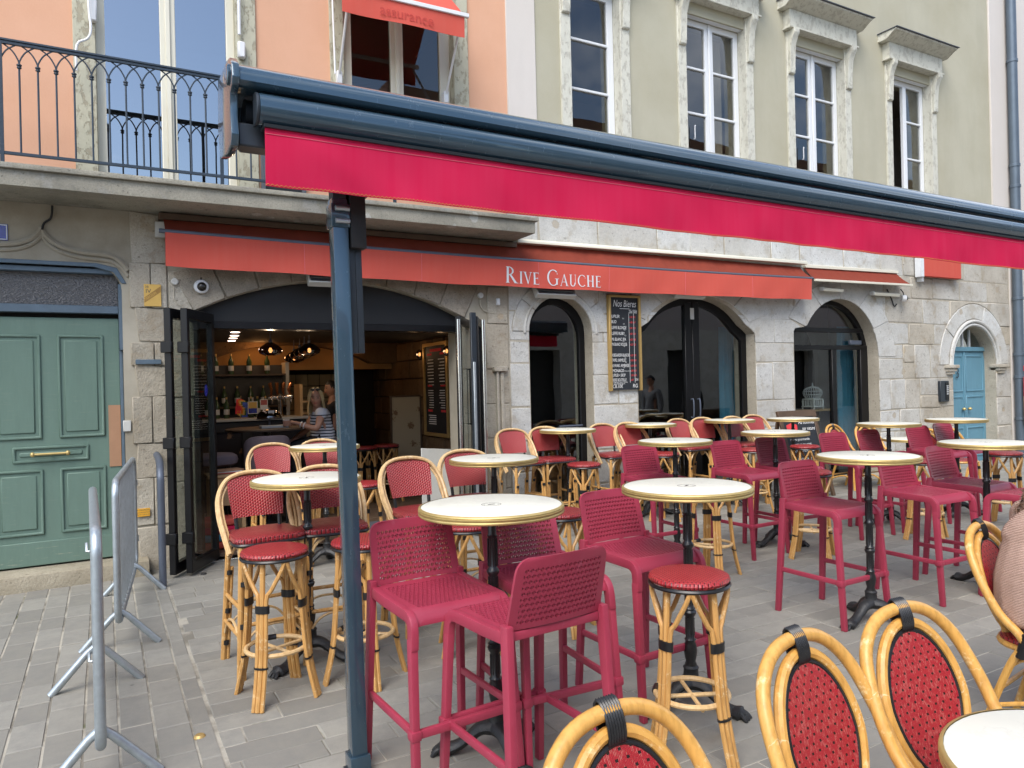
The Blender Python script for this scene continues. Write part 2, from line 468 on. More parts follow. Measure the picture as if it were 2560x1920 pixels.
def glass(name, tint, boost=1.0, extra=0.0, wav=0.0, rough=0.0):
    """window pane: clear with real fresnel reflection"""
    t = NT(name)
    t.n.remove(t.b)
    fr = t.new('Fresnel')
    fr.inputs['IOR'].default_value = 1.52
    f = t.math('ADD', t.math('MULTIPLY', fr.outputs[0], boost), extra)
    f = t.math('MULTIPLY', f, t.math('SUBTRACT', 1.0, t.new('NewGeometry').outputs['Backfacing']))
    tr = t.new('BsdfTransparent')
    tr.inputs['Color'].default_value = (*tint, 1)
    gl = t.new('BsdfGlossy')
    gl.inputs['Roughness'].default_value = rough
    gl.inputs['Color'].default_value = (0.95, 0.97, 1, 1)
    if wav:
        bp = t.new('Bump')
        bp.inputs['Strength'].default_value = wav
        bp.inputs['Distance'].default_value = 0.02
        t.link(t.noise(t.coord('Object'), 1.3, 2), bp.inputs['Height'])
        t.link(bp.outputs[0], gl.inputs['Normal'])
    mx = t.new('MixShader')
    t.link(f, mx.inputs[0])
    t.link(tr.outputs[0], mx.inputs[1])
    t.link(gl.outputs[0], mx.inputs[2])
    t.link(mx.outputs[0], t.n['Material Output'].inputs['Surface'])
    M[name] = t.m
glass('glass', (0.80, 0.84, 0.83), 1.6, 0.05, 0.05)
glass('glass_upper', (0.72, 0.72, 0.68), 1.5, 0.02, 0.08)
glass('glass_mirror', (0.12, 0.13, 0.14), 2.0, 0.30, 0.05)
glass('glass_lamp', (0.20, 0.15, 0.11), 2.0, 0.05)
def m_textured_glass():
    t = NT('glass_hammered')
    co = t.coord('Object', (1, 1, 2.2))
    n = t.noise(co, 38, 2)
    t.base((0.10, 0.10, 0.105), 0.22, spec=0.7)
    t.bump(n, 0.9, 0.02)
    M['glass_hammered'] = t.m
m_textured_glass()
def emit(name, col, strength):
    t = NT(name)
    t.base((0.02, 0.02, 0.02))
    t.val(t.b.inputs['Emission Color'], col)
    t.b.inputs['Emission Strength'].default_value = strength
    M[name] = t.m
emit('bulb_warm', (1.0, 0.55, 0.22), 5)
emit('led_warm', (1.0, 0.72, 0.58), 5)
def m_stripes():
    t = NT('striped_shirt')
    co = t.coord('Object')
    sp = t.new('SeparateXYZ')
    t.link(co, sp.inputs[0])
    w = t.math('ADD', t.math('MULTIPLY', sp.outputs['Z'], 27.0), t.math('MULTIPLY', t.noise(co, 5, 2), 0.7))
    s = t.math('LESS_THAN', t.math('FRACT', w), 0.36)
    s = t.math('MULTIPLY', s, t.math('LESS_THAN', sp.outputs['Z'], 1.335))
    t.base(t.mix(s, (0.62, 0.63, 0.66), (0.012, 0.016, 0.035)), 0.9)
    M['striped_shirt'] = t.m
m_stripes()
def m_knit():
    t = NT('knit_beige')
    co = t.coord('Object')
    wv = t.new('TexWave', wave_type='BANDS', bands_direction='Z')
    t.link(co, wv.inputs['Vector'])
    wv.inputs['Scale'].default_value = 45
    wv.inputs['Distortion'].default_value = 2.5
    wv.inputs['Detail Scale'].default_value = 6
    n = t.noise(co, 90, 3)
    c = t.mix(n, (0.50, 0.33, 0.255), (0.36, 0.22, 0.17))
    c = t.mix(t.math('MULTIPLY', wv.outputs['Fac'], 0.45), c, (0.58, 0.43, 0.36))
    t.base(c, 0.95, spec=0.1)
    t.bump(t.math('ADD', wv.outputs['Fac'], n), 0.8, 0.005)
    M['knit_beige'] = t.m
m_knit()
def m_floral(name, bg, cols, sc, dens):
    t = NT(name)
    co = t.coord('Object')
    vo = t.new('TexVoronoi')
    t.link(co, vo.inputs['Vector'])
    vo.inputs['Scale'].default_value = sc
    n = t.noise(co, sc * 7, 4, 0.75)
    d = t.math('ADD', vo.outputs['Distance'], t.math('MULTIPLY', t.math('SUBTRACT', n, 0.5), 0.9))
    f = t.ramp(d, [(dens, 1.0), (dens + 0.05, 0.0)])
    t.base(t.mix(f, bg, t.mix(t.noise(co, sc * 2, 2), cols[0], cols[1])), 0.7)
    M[name] = t.m
m_floral('floral_screen', (0.50, 0.41, 0.26), ((0.22, 0.09, 0.05), (0.25, 0.20, 0.10)), 4.2, 0.16)
m_floral('floral_bar', (0.016, 0.014, 0.02), ((0.4, 0.06, 0.12), (0.15, 0.22, 0.05)), 5.0, 0.15)
# ------------------------------------------------------------------ mesh helpers
class MB:
    def __init__(s):
        s.v, s.f = [], []
    def add(s, vs, fs):
        o = len(s.v)
        s.v += [tuple(p) for p in vs]
        s.f += [tuple(i + o for i in f) for f in fs]
        return s
    def box(s, x0, x1, y0, y1, z0, z1):
        return s.add([(x0, y0, z0), (x1, y0, z0), (x1, y1, z0), (x0, y1, z0), (x0, y0, z1), (x1, y0, z1), (x1, y1, z1), (x0, y1, z1)],
                     [(0, 3, 2, 1), (4, 5, 6, 7), (0, 1, 5, 4), (1, 2, 6, 5), (2, 3, 7, 6), (3, 0, 4, 7)])
    def obox(s, c, size, mat):
        """box of a size about c turned by a 3x3 matrix"""
        hx, hy, hz = size[0] / 2, size[1] / 2, size[2] / 2
        vs = [Vector(c) + mat @ Vector(p) for p in ((-hx, -hy, -hz), (hx, -hy, -hz), (hx, hy, -hz), (-hx, hy, -hz), (-hx, -hy, hz), (hx, -hy, hz), (hx, hy, hz), (-hx, hy, hz))]
        return s.add(vs, [(0, 3, 2, 1), (4, 5, 6, 7), (0, 1, 5, 4), (1, 2, 6, 5), (2, 3, 7, 6), (3, 0, 4, 7)])
    def tube(s, pts, r, n=8, closed=False, flat=1.0, cap=True):
        pts = [Vector(p) for p in pts]
        N = len(pts)
        rs = r if isinstance(r, (list, tuple)) else [r] * N
        o = len(s.v)
        nrm = None
        for i, p in enumerate(pts):
            if closed:
                t = pts[(i + 1) % N] - pts[i - 1]
            else:
                t = pts[min(i + 1, N - 1)] - pts[max(i - 1, 0)]
            if t.length < 1e-9: t = Vector((0, 0, 1))
            t.normalize()
            if nrm is None:
                nrm = t.cross(Vector((0, 0, 1)) if abs(t.z) < 0.9 else Vector((1, 0, 0))).normalized()
            else:
                nrm = (nrm - t * nrm.dot(t))
                if nrm.length < 1e-6: nrm = t.orthogonal()
                nrm.normalize()
            b = t.cross(nrm)
            for k in range(n):
                a = 2 * PI * k / n
                s.v.append(tuple(p + nrm * math.cos(a) * rs[i] + b * math.sin(a) * rs[i] * flat))
        for i in range(N if closed else N - 1):
            a, b2 = o + i * n, o + ((i + 1) % N) * n
            for k in range(n):
                k2 = (k + 1) % n
                s.f.append((a + k, a + k2, b2 + k2, b2 + k))
        if not closed and cap:
            s.f.append(tuple(o + k for k in reversed(range(n))))
            s.f.append(tuple(o + (N - 1) * n + k for k in range(n)))
        return s
    def lathe(s, prof, c=(0, 0, 0), n=24, cap=True, flute=None):
        """profile (r, z) turned about the z axis through c"""
        o = len(s.v)
        for r, z in prof:
            for k in range(n):
                a = 2 * PI * k / n
                s.v.append((c[0] + r * math.cos(a), c[1] + r * math.sin(a), c[2] + z))
        for i in range(len(prof) - 1):
            for k in range(n):
                k2 = (k + 1) % n
                s.f.append((o + i * n + k, o + i * n + k2, o + (i + 1) * n + k2, o + (i + 1) * n + k))
        if cap:
            s.f.append(tuple(o + k for k in reversed(range(n))))
            s.f.append(tuple(o + (len(prof) - 1) * n + k for k in range(n)))
        return s
    def extrude(s, poly, p0, p1, frame):
        """closed 2D outline swept straight from p0 to p1; frame gives the two directions of the outline"""
        a, b = Vector(frame[0]), Vector(frame[1])
        n = len(poly)
        vs = [Vector(p0) + a * x + b * y for x, y in poly] + [Vector(p1) + a * x + b * y for x, y in poly]
        return s.add(vs, [tuple(reversed(range(n))), tuple(range(n, 2 * n))] + [(i, (i + 1) % n, (i + 1) % n + n, i + n) for i in range(n)])
    def grid(s, fn, nu, nv, thick=None):
        """sheet fn(u, v) with u, v in 0..1; thick gives it a back"""
        o = len(s.v)
        P = [[Vector(fn(i / nu, j / nv)) for i in range(nu + 1)] for j in range(nv + 1)]
        for row in P:
            s.v += [tuple(p) for p in row]
        w = nu + 1
        for j in range(nv):
            for i in range(nu):
                s.f.append((o + j * w + i, o + j * w + i + 1, o + (j + 1) * w + i + 1, o + (j + 1) * w + i))
        if thick:
            o2 = len(s.v)
            tv = Vector(thick)
            for row in P:
                s.v += [tuple(p + tv) for p in row]
            for j in range(nv):
                for i in range(nu):
                    s.f.append((o2 + j * w + i, o2 + (j + 1) * w + i, o2 + (j + 1) * w + i + 1, o2 + j * w + i + 1))
            ring = [i for i in range(w)] + [j * w + nu for j in range(1, nv + 1)] + [nv * w + i for i in reversed(range(nu))] + [j * w for j in reversed(range(1, nv))]
            for a, b in zip(ring, ring[1:] + ring[:1]):
                s.f.append((o + b, o + a, o2 + a, o2 + b))
        return s
    def plate(s, outer, holes, y0, y1):
        """outline in x, z with holes cut out, from y0 (front) to y1 (back)"""
        vs, es, fs = [], [], []
        for loop in [outer] + list(holes):
            loop = list(loop)
            if sum(a[0] * b[1] - b[0] * a[1] for a, b in zip(loop, loop[1:] + loop[:1])) < 0: loop.reverse()
            st_ = len(vs)
            vs += [Vector(p) for p in loop]
            es += [(st_ + i, st_ + (i + 1) % len(loop)) for i in range(len(loop))]
            fs.append(list(range(st_, len(vs))))
        cv, ce, cf, ov, oe, of = delaunay_2d_cdt(vs, es, fs, 0, 1e-6)
        keep = [f for f, src in zip(cf, of) if 0 in src and not any(k in src for k in range(1, len(fs)))]
        cnt = {}
        for f in keep:
            for a, b in zip(f, list(f[1:]) + [f[0]]):
                cnt[(a, b)] = 1
        used = sorted({i for f in keep for i in f})
        if not used: return s
        ix = {k: i for i, k in enumerate(used)}
        n = len(used)
        vv = [(cv[k][0], y0, cv[k][1]) for k in used] + [(cv[k][0], y1, cv[k][1]) for k in used]
        ff = [tuple(ix[i] for i in f) for f in keep] + [tuple(ix[i] + n for i in reversed(f)) for f in keep]
        for (a, b) in cnt:
            if (b, a) not in cnt:
                ff.append((ix[a], ix[a] + n, ix[b] + n, ix[b]))
        return s.add(vv, ff)
    def mesh(s, name, bev=0.0, seg=1, angle=38, smooth=True):
        me = bpy.data.meshes.new(name)
        me.from_pydata(s.v, [], s.f)
        bm = bmesh.new()
        bm.from_mesh(me)
        bmesh.ops.recalc_face_normals(bm, faces=bm.faces)
        if bev:
            ed = [e for e in bm.edges if len(e.link_faces) == 2 and e.calc_face_angle(0) > R(35)]
            bmesh.ops.bevel(bm, geom=ed, offset=bev, segments=seg, profile=0.6, affect='EDGES', clamp_overlap=True)
        bm.to_mesh(me)
        bm.free()
        if smooth:
            me.polygons.foreach_set('use_smooth', [True] * len(me.polygons))
            me.set_sharp_from_angle(angle=R(angle))
        return me

def tag(o, label=None, cat=None, group=None, kind=None):
    if label: o['label'] = label
    if cat: o['category'] = cat
    if group: o['group'] = group
    if kind: o['kind'] = kind
    return o
def thing(name, loc, rz, label, cat, group=None):
    o = bpy.data.objects.new(name, None)
    o.empty_display_size = 0.1
    C.objects.link(o)
    o.location = loc
    o.rotation_euler = (0, 0, rz)
    return tag(o, label, cat, group)
def link(name, me, mat, parent=None):
    o = bpy.data.objects.new(name, me)
    C.objects.link(o)
    if mat and not me.materials:
        me.materials.append(M[mat] if isinstance(mat, str) else mat)
    if parent is not None:
        o.parent = parent
    return o
def ob(name, mb, mat, parent=None, bev=0.0, seg=1, angle=38):
    """part in its parent's own coordinates"""
    return link(name, mb.mesh(name, bev, seg, angle), mat, parent)
def st(name, mb, mat, parent=None, bev=0.0, seg=1, angle=38):
    """part modelled where it stands (world coordinates) under a parent that may stand elsewhere"""
    o = link(name, mb.mesh(name, bev, seg, angle), mat, parent)
    if parent is not None and parent.type == 'EMPTY':
        o.matrix_parent_inverse = Matrix.Translation(-Vector(parent.location))
    return o
def copy_tree(o, parent=None):
    c = o.copy()
    C.objects.link(c)
    c.parent = parent
    for ch in o.children:
        copy_tree(ch, c)
    return c
def cr(pts, k=6, closed=False):
    """smooth curve through points"""
    P = [Vector(p) for p in pts]
    n = len(P)
    out = []
    for i in range(n if closed else n - 1):
        p0 = P[i - 1] if (i > 0 or closed) else P[0] * 2 - P[1]
        p1, p2 = P[i], P[(i + 1) % n]
        p3 = P[(i + 2) % n] if (i + 2 < n or closed) else P[-1] * 2 - P[-2]
        for j in range(k):
            t = j / k
            out.append(0.5 * ((2 * p1) + (p2 - p0) * t + (2 * p0 - 5 * p1 + 4 * p2 - p3) * t * t + (3 * p1 - p0 - 3 * p2 + p3) * t ** 3))
    if not closed: out.append(P[-1])
    return out
def arc(cx, cz, r, a0, a1, n, rz=None):
    rz = rz or r
    return [(cx + r * math.cos(R(a0 + (a1 - a0) * i / n)), cz + rz * math.sin(R(a0 + (a1 - a0) * i / n))) for i in range(n + 1)]
def rect(x0, x1, z0, z1):
    return [(x0, z0), (x1, z0), (x1, z1), (x0, z1)]
TS = bpy.data.scenes.new('workbench')      # emptied and removed at the end
def text_mesh(txt, size, mat, depth=0.0, spacing=1.0, align='LEFT', shear=0.0):
    cu = bpy.data.curves.new('lettering', 'FONT')
    cu.body = txt
    cu.size = size
    cu.extrude = depth
    cu.align_x = align
    cu.space_character = spacing
    cu.shear = shear
    cu.resolution_u = 3
    o = bpy.data.objects.new('lettering', cu)
    TS.collection.objects.link(o)
    TS.view_layers[0].update()
    me = bpy.data.meshes.new_from_object(o.evaluated_get(TS.view_layers[0].depsgraph))
    bpy.data.objects.remove(o)
    bpy.data.curves.remove(cu)
    me.name = 'lettering'
    me.materials.clear()
    me.materials.append(M[mat])
    return me
def texts(name, items, mat, parent, rot=(R(90), 0, 0)):
    """several lines of lettering as one printed part; items = (text, size, (x, y, z), shear, x-squash)"""
    bm = bmesh.new()
    for it in items:
        txt, size, pos = it[:3]
        sh = it[3] if len(it) > 3 else 0.0
        sq = it[4] if len(it) > 4 else 1.0
        me = text_mesh(txt, size, mat, 0.0, 1.0, 'LEFT', sh)
        me.transform(Matrix.Translation(pos) @ Euler(rot).to_matrix().to_4x4() @ Matrix.Diagonal((sq, 1, 1, 1)))
        bm.from_mesh(me)
        bpy.data.meshes.remove(me)
    me = bpy.data.meshes.new(name)
    bm.to_mesh(me)
    bm.free()
    o = link(name, me, mat, parent)
    if len(items) > 1: o['kind'] = 'stuff'
    if parent is not None and parent.type == 'EMPTY':
        o.matrix_parent_inverse = Matrix.Translation(-Vector(parent.location))
    return o

# ------------------------------------------------------------------ ground and paving
FY = 7.6                                    # plane of the house fronts
g = MB().box(-400, 400, -400, 400, -1.0, -0.045)
tag(link('ground', g.mesh('ground', smooth=False), 'ground'), 'grey city ground beyond the paved square', kind='structure')
pv = MB().box(-3.4, 19.0, -4.0, FY + 0.1, -0.3, -0.0042)
pave = tag(link('pavement', pv.mesh('pavement', smooth=False), 'joint'), 'grey stone paving of the terrace with pale mortar joints', kind='structure')
stones = []
def lay(u0, u1, w, v0, v1, lmin, lmax, along_y, gap):
    u = u0
    while u < u1 - 0.02:
        ww = min(w * rnd.uniform(0.94, 1.06), u1 - u)
        v = v0 - rnd.uniform(0, lmax)
        while v < v1:
            ln = rnd.uniform(lmin, lmax)
            a, b = max(v, v0), min(v + ln, v1)
            if b - a > 0.05:
                stones.append((u, u + ww, a, b, gap, 0.0022) if along_y else (a, b, u, u + ww, 0.0022, gap))
            v += ln
        u += ww
lay(-3.4, 0.437, 0.156, -1.2, FY + 0.05, 0.26, 0.44, True, 0.0055)
lay(-1.2, FY + 0.05, 0.172, 0.449, 19.0, 0.30, 0.60, False, 0.0028)
um = bpy.data.meshes.new('paving_stone')
c_ = 0.012
um.from_pydata([(-.5, -.5, -.1), (.5, -.5, -.1), (.5, .5, -.1), (-.5, .5, -.1), (-.5, -.5, 0), (.5, -.5, 0), (.5, .5, 0), (-.5, .5, 0),
                (-.5 + c_, -.5 + 2 * c_, .004), (.5 - c_, -.5 + 2 * c_, .004), (.5 - c_, .5 - 2 * c_, .004), (-.5 + c_, .5 - 2 * c_, .004)], [],
               [(0, 1, 5, 4), (1, 2, 6, 5), (2, 3, 7, 6), (3, 0, 4, 7), (4, 5, 9, 8), (5, 6, 10, 9), (6, 7, 11, 10), (7, 4, 8, 11), (8, 9, 10, 11)])
um.materials.append(M['paving'])
def in_view(x, y):
    d = x * math.sin(R(29.2)) + y * math.cos(R(29.2))
    l = x * math.cos(R(29.2)) - y * math.sin(R(29.2))
    return d > 1.6 and abs(l / d) < 0.72
def stone_size(q):
    x, y = (q[0] + q[1]) / 2, (q[2] + q[3]) / 2
    d = x * math.sin(R(29.2)) + y * math.cos(R(29.2))
    return (q[1] - q[0]) * (q[3] - q[2]) / d ** 3 if in_view(x, y) and d > 2.9 else 0
stones.sort(key=stone_size, reverse=True)
for q in stones[:295]:
    o = link('paving_stone', um, None, pave)
    g_ = q[4]
    o.location = ((q[0] + q[1]) / 2, (q[2] + q[3]) / 2, -0.004 + rnd.uniform(-0.0025, 0.0025))
    o.scale = (q[1] - q[0] - 2 * g_, q[3] - q[2] - 2 * q[5], 1)
    o.rotation_euler = (rnd.uniform(-.004, .004), rnd.uniform(-.004, .004), rnd.uniform(-.006, .006))
rest = MB()
for q in stones[295:]:
    g_ = q[4]
    x0, x1, y0, y1 = q[0] + g_, q[1] - g_, q[2] + q[5], q[3] - q[5]
    z = -0.001 + rnd.uniform(-0.0025, 0.0025)
    b_ = 0.004
    rest.add([(x0, y0, -.08), (x1, y0, -.08), (x1, y1, -.08), (x0, y1, -.08), (x0, y0, z - .003), (x1, y0, z - .003), (x1, y1, z - .003), (x0, y1, z - .003),
              (x0 + b_, y0 + b_, z), (x1 - b_, y0 + b_, z), (x1 - b_, y1 - b_, z), (x0 + b_, y1 - b_, z)],
             [(0, 1, 5, 4), (1, 2, 6, 5), (2, 3, 7, 6), (3, 0, 4, 7), (4, 5, 9, 8), (5, 6, 10, 9), (6, 7, 11, 10), (7, 4, 8, 11), (8, 9, 10, 11)])
me = bpy.data.meshes.new('paving_stones')
me.from_pydata(rest.v, [], rest.f)
tag(link('paving_stones', me, 'paving', pave), kind='stuff')

# ------------------------------------------------------------------ openings of the ground floor (x, z)
O_GREEN = [(-1.05, -.2), (0.165, -.2)] + arc(-0.03, 2.60, 0.195, 0, 90, 6, 0.2) + arc(-0.855, 2.60, 0.195, 90, 180, 6, 0.2)
O_BAR = [(0.775, -.2), (3.62, -.2), (3.62, 2.42)] + arc(2.2, -0.285, 3.055, 62.3, 117.7, 22) + [(0.775, 2.41)]
O_D2 = [(4.50, -.2), (5.43, -.2)] + arc(4.965, 2.28, 0.465, 0, 180, 14, 0.44)
O_D3 = [(6.15, -.2), (8.34, -.2), (8.34, 2.30), (8.27, 2.36), (8.15, 2.43)] + arc(7.25, 2.20, 0.95, 33, 147, 16, 0.60) + [(6.35, 2.43), (6.22, 2.36), (6.15, 2.30)]
O_D4 = [(9.17, -.2), (11.215, -.2), (11.215, 1.95)] + arc(10.27, 1.95, 0.945, 6, 148, 16, 0.925) + [(9.40, 2.42), (9.20, 2.39), (9.17, 2.34)]
O_BLUE = [(13.33, -.2), (14.73, -.2)] + arc(14.03, 1.80, 0.70, 0, 180, 18, 0.70)

# ------------------------------------------------------------------ left house
lh = thing('town_house', (-0.5, FY, 0), 0, 'salmon plastered town house with balcony over the bar entrance', 'house')
W_FRENCH = rect(0.0, 1.215, 3.40, 6.5)
W_SECOND = rect(2.29, 3.58, 4.30, 6.5)
low = MB().plate(rect(-3.2, 4.22, -.2, 3.40), [O_GREEN, O_BAR], FY, FY + 0.42)
st('wall', low, 'plaster_grey', lh)
up = MB().plate(rect(-3.2, 4.275, 3.401, 9.0), [W_FRENCH, W_SECOND], FY, FY + 0.42)
st('wall', up, 'stucco_peach', lh)
# painted window surrounds, flaking
for (a, b, c, d) in ((-0.174, 0.004, 3.5, 6.6), (1.211, 1.402, 3.5, 6.6), (2.149, 2.294, 4.3, 6.6), (3.576, 3.76, 4.3, 6.6)):
    st('window_surround', MB().box(a, b, FY - 0.025, FY + 0.10, c, d), 'peeling_cream', lh, 0.004)
st('window_sill', MB().box(2.1, 3.8, FY - 0.09, FY + 0.1, 4.2, 4.298), 'concrete', lh, 0.006)

def leafs(parent, x0, x1, z0, z1, y, cols, bars, side, mid, frame_mat, pane_mat, thick=0.06, skip=()):
    """a window: one frame mesh with real openings, every pane its own child"""
    holes = []
    n = cols
    w = (x1 - x0 - 2 * side - (n - 1) * mid) / n
    zs = [z0 + side] + list(bars) + [z1 - side]
    for i in range(n):
        if i in skip: continue
        a = x0 + side + i * (w + mid)
        for j in range(len(zs) - 1):
            holes.append((a, a + w, zs[j] + (0.016 if j else 0), zs[j + 1] - (0.016 if j < len(zs) - 2 else 0)))
    hh = [rect(*h) for h in holes]
    for i in skip:
        a = x0 + side + i * (w + mid)
        hh.append(rect(a - 0.02, a + w + mid * 0.4, z0 + side, z1 - side))
    fr = st('window', MB().plate(rect(x0, x1, z0, z1), hh, y, y + thick), frame_mat, parent, 0.006)
    # thin bead round every pane
    for h in holes:
        p = st('pane', MB().box(h[0] - .004, h[1] + .004, y + thick * 0.5, y + thick * 0.5 + 0.006, h[2] - .004, h[3] + .004), pane_mat, fr)
    if n > 1:
        for k in range(1, n):
            if 0 in skip: continue
            xm = x0 + side + k * w + (k - 0.5) * mid
            st('meeting_stile', MB().box(xm - 0.022, xm + 0.022, y - 0.022, y - 0.001, z0 + 0.01, z1 - 0.01), frame_mat, fr, 0.006)
    return fr
leafs(lh, 0.001, 1.214, 3.42, 6.49, FY + 0.08, 2, [], 0.078, 0.135, 'ivory_frame', 'glass_mirror')
leafs(lh, 2.291, 3.579, 4.31, 6.49, FY + 0.10, 2, [], 0.125, 0.145, 'ivory_frame', 'glass_upper')
sh = st('shutter', MB().plate(rect(1.42, 1.86, 3.5, 4.2), [rect(1.46, 1.82, 3.56, 4.14)], FY - 0.045, FY - 0.012), 'slate', lh, 0.003)
for k in range(11):
    st('slat', MB().obox((1.64, FY - 0.028, 3.585 + k * 0.052), (0.365, 0.006, 0.05), Matrix.Rotation(R(38), 3, 'X')), 'slate', sh)
# room behind the upper windows of this house
def room(parent, x0, x1, y0, y1, z0, z1, wall, floor=None, ceil=None):
    m = MB()
    m.add([(x0, y0, z0), (x0, y1, z0), (x1, y1, z0), (x1, y0, z0), (x0, y0, z1), (x0, y1, z1), (x1, y1, z1), (x1, y0, z1)],
          [(0, 1, 5, 4), (1, 2, 6, 5), (2, 3, 7, 6)])
    st('room_wall', m, wall, parent)
    st('room_floor', MB().add([(x0, y0, z0), (x1, y0, z0), (x1, y1, z0), (x0, y1, z0)], [(0, 1, 2, 3)]), floor or wall, parent)
    st('room_ceiling', MB().add([(x0, y0, z1), (x1, y0, z1), (x1, y1, z1), (x0, y1, z1)], [(0, 1, 2, 3)]), ceil or wall, parent)
room(lh, -0.6, 4.2, FY + 0.43, 11.5, 3.45, 6.6, 'stucco_pale', 'floor_wood')

# balcony
bal = MB()
bal.box(-3.2, 4.26, 7.0, FY - 0.001, 3.33, 3.46)
bal.box(-3.2, 4.29, 6.965, FY - 0.002, 3.461, 3.505)
st('balcony_slab', bal, 'concrete', lh, 0.008, 2)
RY = 7.05
rail = st('balcony_railing', MB().box(-3.2, 4.24, RY - 0.02, RY + 0.02, 4.495, 4.512).box(-3.2, 4.24, RY - 0.012, RY + 0.012, 4.47, 4.494).box(-3.2, 4.24, RY - 0.011, RY + 0.011, 3.585, 3.61), 'rail_iron', lh, 0.002)
bx0, sp_ = -0.665, 0.1266
bar_m = MB().tube([(0, 0, 3.60), (0, 0, 4.31)], 0.0085, 6).lathe([(0.009, 4.285), (0.017, 4.29), (0.017, 4.30), (0.011, 4.305), (0.019, 4.31), (0.019, 4.32), (0.009, 4.326)], n=8).mesh('railing_bar')
post_m = MB().box(-0.014, 0.014, -0.014, 0.014, 3.50, 4.49).mesh('railing_post')
ar = cr([(0, 0, 4.31), (0.006, 0, 4.355), (0.04, 0, 4.42), (0.085, 0, 4.46), (sp_, 0, 4.485)], 4)
arch_m = MB().tube(ar, 0.0065, 5).tube([(-p.x, p.y + 0.006, p.z) for p in ar], 0.0065, 5).mesh('railing_arch')
for k in range(-19, 39):
    x = bx0 + k * sp_
    if x > 4.2: break
    p = link('railing_post' if k % 13 == 0 else 'railing_bar', post_m if k % 13 == 0 else bar_m, 'rail_iron', rail)
    p.location = (x, RY, 0)
    p = link('railing_arch', arch_m, 'rail_iron', rail)
    p.location = (x, RY, 0)

# ogee moulding over the green door, and the stone pillar beside it
def mould(path, r, dy=0.0):
    return MB().tube([(x, FY - 0.008 + dy, z) for x, z in path], r, 6)
og = [(-2.4, 2.955), (-1.1, 2.95), (-0.72, 2.96), (-0.56, 3.0), (-0.47, 3.07), (-0.445, 3.12)]
og2 = [(-0.445, 3.12), (-0.42, 3.06), (-0.36, 3.0), (-0.27, 2.955), (-0.13, 2.925), (0.02, 2.915), (0.10, 2.90), (0.17, 2.85), (0.22, 2.78)]
for d_, r_ in ((0.0, 0.024), (-0.05, 0.016)):
    for q in (og, og2):
        p2 = [(p.x, p.z) for p in cr([(x, 0, z + d_) for x, z in q], 5)]
        st('moulding', mould(p2, r_), 'plaster_grey', lh)
def blocks(parent, items, holes, y0, depth, mat, jit=0.008, gap=0.006, bev=0.006, name='stone_block'):
    out = []
    for it in items:
        poly = rect(*it) if isinstance(it[0], (int, float)) else list(it)
        cx = sum(p[0] for p in poly) / len(poly)
        cz = sum(p[1] for p in poly) / len(poly)
        q = []
        for x, z in poly:
            dx, dz = x - cx, z - cz
            l = math.hypot(dx, dz) or 1
            q.append((x - (gap if dx > 0 else -gap), z - (gap if dz > 0 else -gap)) if len(poly) == 4 and isinstance(it[0], (int, float)) else (x - dx / l * gap, z - dz / l * gap))
        m = MB().plate(q, holes, y0 - rnd.uniform(0, jit), y0 + depth)
        if m.v:
            out.append(st(name, m, mat, parent, bev, 1))
    return out
# pillar of old stones between the green door and the bar
pz = [-0.05, 0.42, 0.86, 1.18, 1.62, 1.9, 2.12, 2.44, 2.86, 3.32]
pil = []
for i in range(len(pz) - 1):
    if i % 2 == 0: pil.append([(0.27 + rnd.uniform(-.03, .03), pz[i] + rnd.uniform(-.02, .02)), (0.54, pz[i]), (0.545, pz[i + 1] - .01), (0.26 + rnd.uniform(-.03, .03), pz[i + 1] + rnd.uniform(-.02, .02))])
    else:
        xm = 0.40 + rnd.uniform(-.03, .03)
        pil += [(0.225, xm, pz[i], pz[i + 1]), (xm, 0.545, pz[i], pz[i + 1])]
blocks(lh, pil, [O_GREEN, O_BAR], FY - 0.012, 0.02, 'pillar_stone', 0.014, 0.004)
# rough stones round the bar arch
vs_ = []
top = arc(2.2, -0.285, 3.058, 62.0, 118.0, 9)
out_ = [(x + (x - 2.2) * 0.13, z + 0.40 - 0.02 * abs(x - 2.2)) for x, z in top]
for i in range(9):
    vs_.append([top[i + 1], top[i], out_[i], out_[i + 1]])
blocks(lh, vs_, [O_BAR], FY - 0.014, 0.024, 'stone_rough', 0.02, 0.005, 0.010)
rs_ = [(0.55, 0.775, 2.42, 2.80), (3.63, 3.87, -.05, 0.55), (3.63, 3.87, .55, 1.2), (3.63, 3.87, 1.2, 1.83), (3.63, 3.87, 1.83, 2.42), (3.87, 4.21, -.05, 0.42), (3.87, 4.21, .42, 1.02),
       (3.87, 4.21, 1.02, 1.42), (3.87, 4.21, 1.42, 1.83), (3.9, 4.21, 1.83, 2.36), (3.93, 4.21, 2.36, 2.80), (3.93, 4.21, 2.8, 3.3), (0.55, 0.775, -.05, .8), (0.55, 0.775, .8, 1.6), (0.55, 0.775, 1.6, 2.42)]
blocks(lh, rs_, [O_BAR], FY - 0.006, 0.02, 'pillar_stone', 0.016, 0.004, 0.008)
st('pilaster_moulding', MB().box(4.02, 4.05, FY - 0.05, FY, 0, 1.80).box(4.08, 4.12, FY - 0.04, FY, 0, 1.80).box(3.98, 4.16, FY - 0.07, FY, 1.80, 1.86), 'limestone', lh, 0.006)

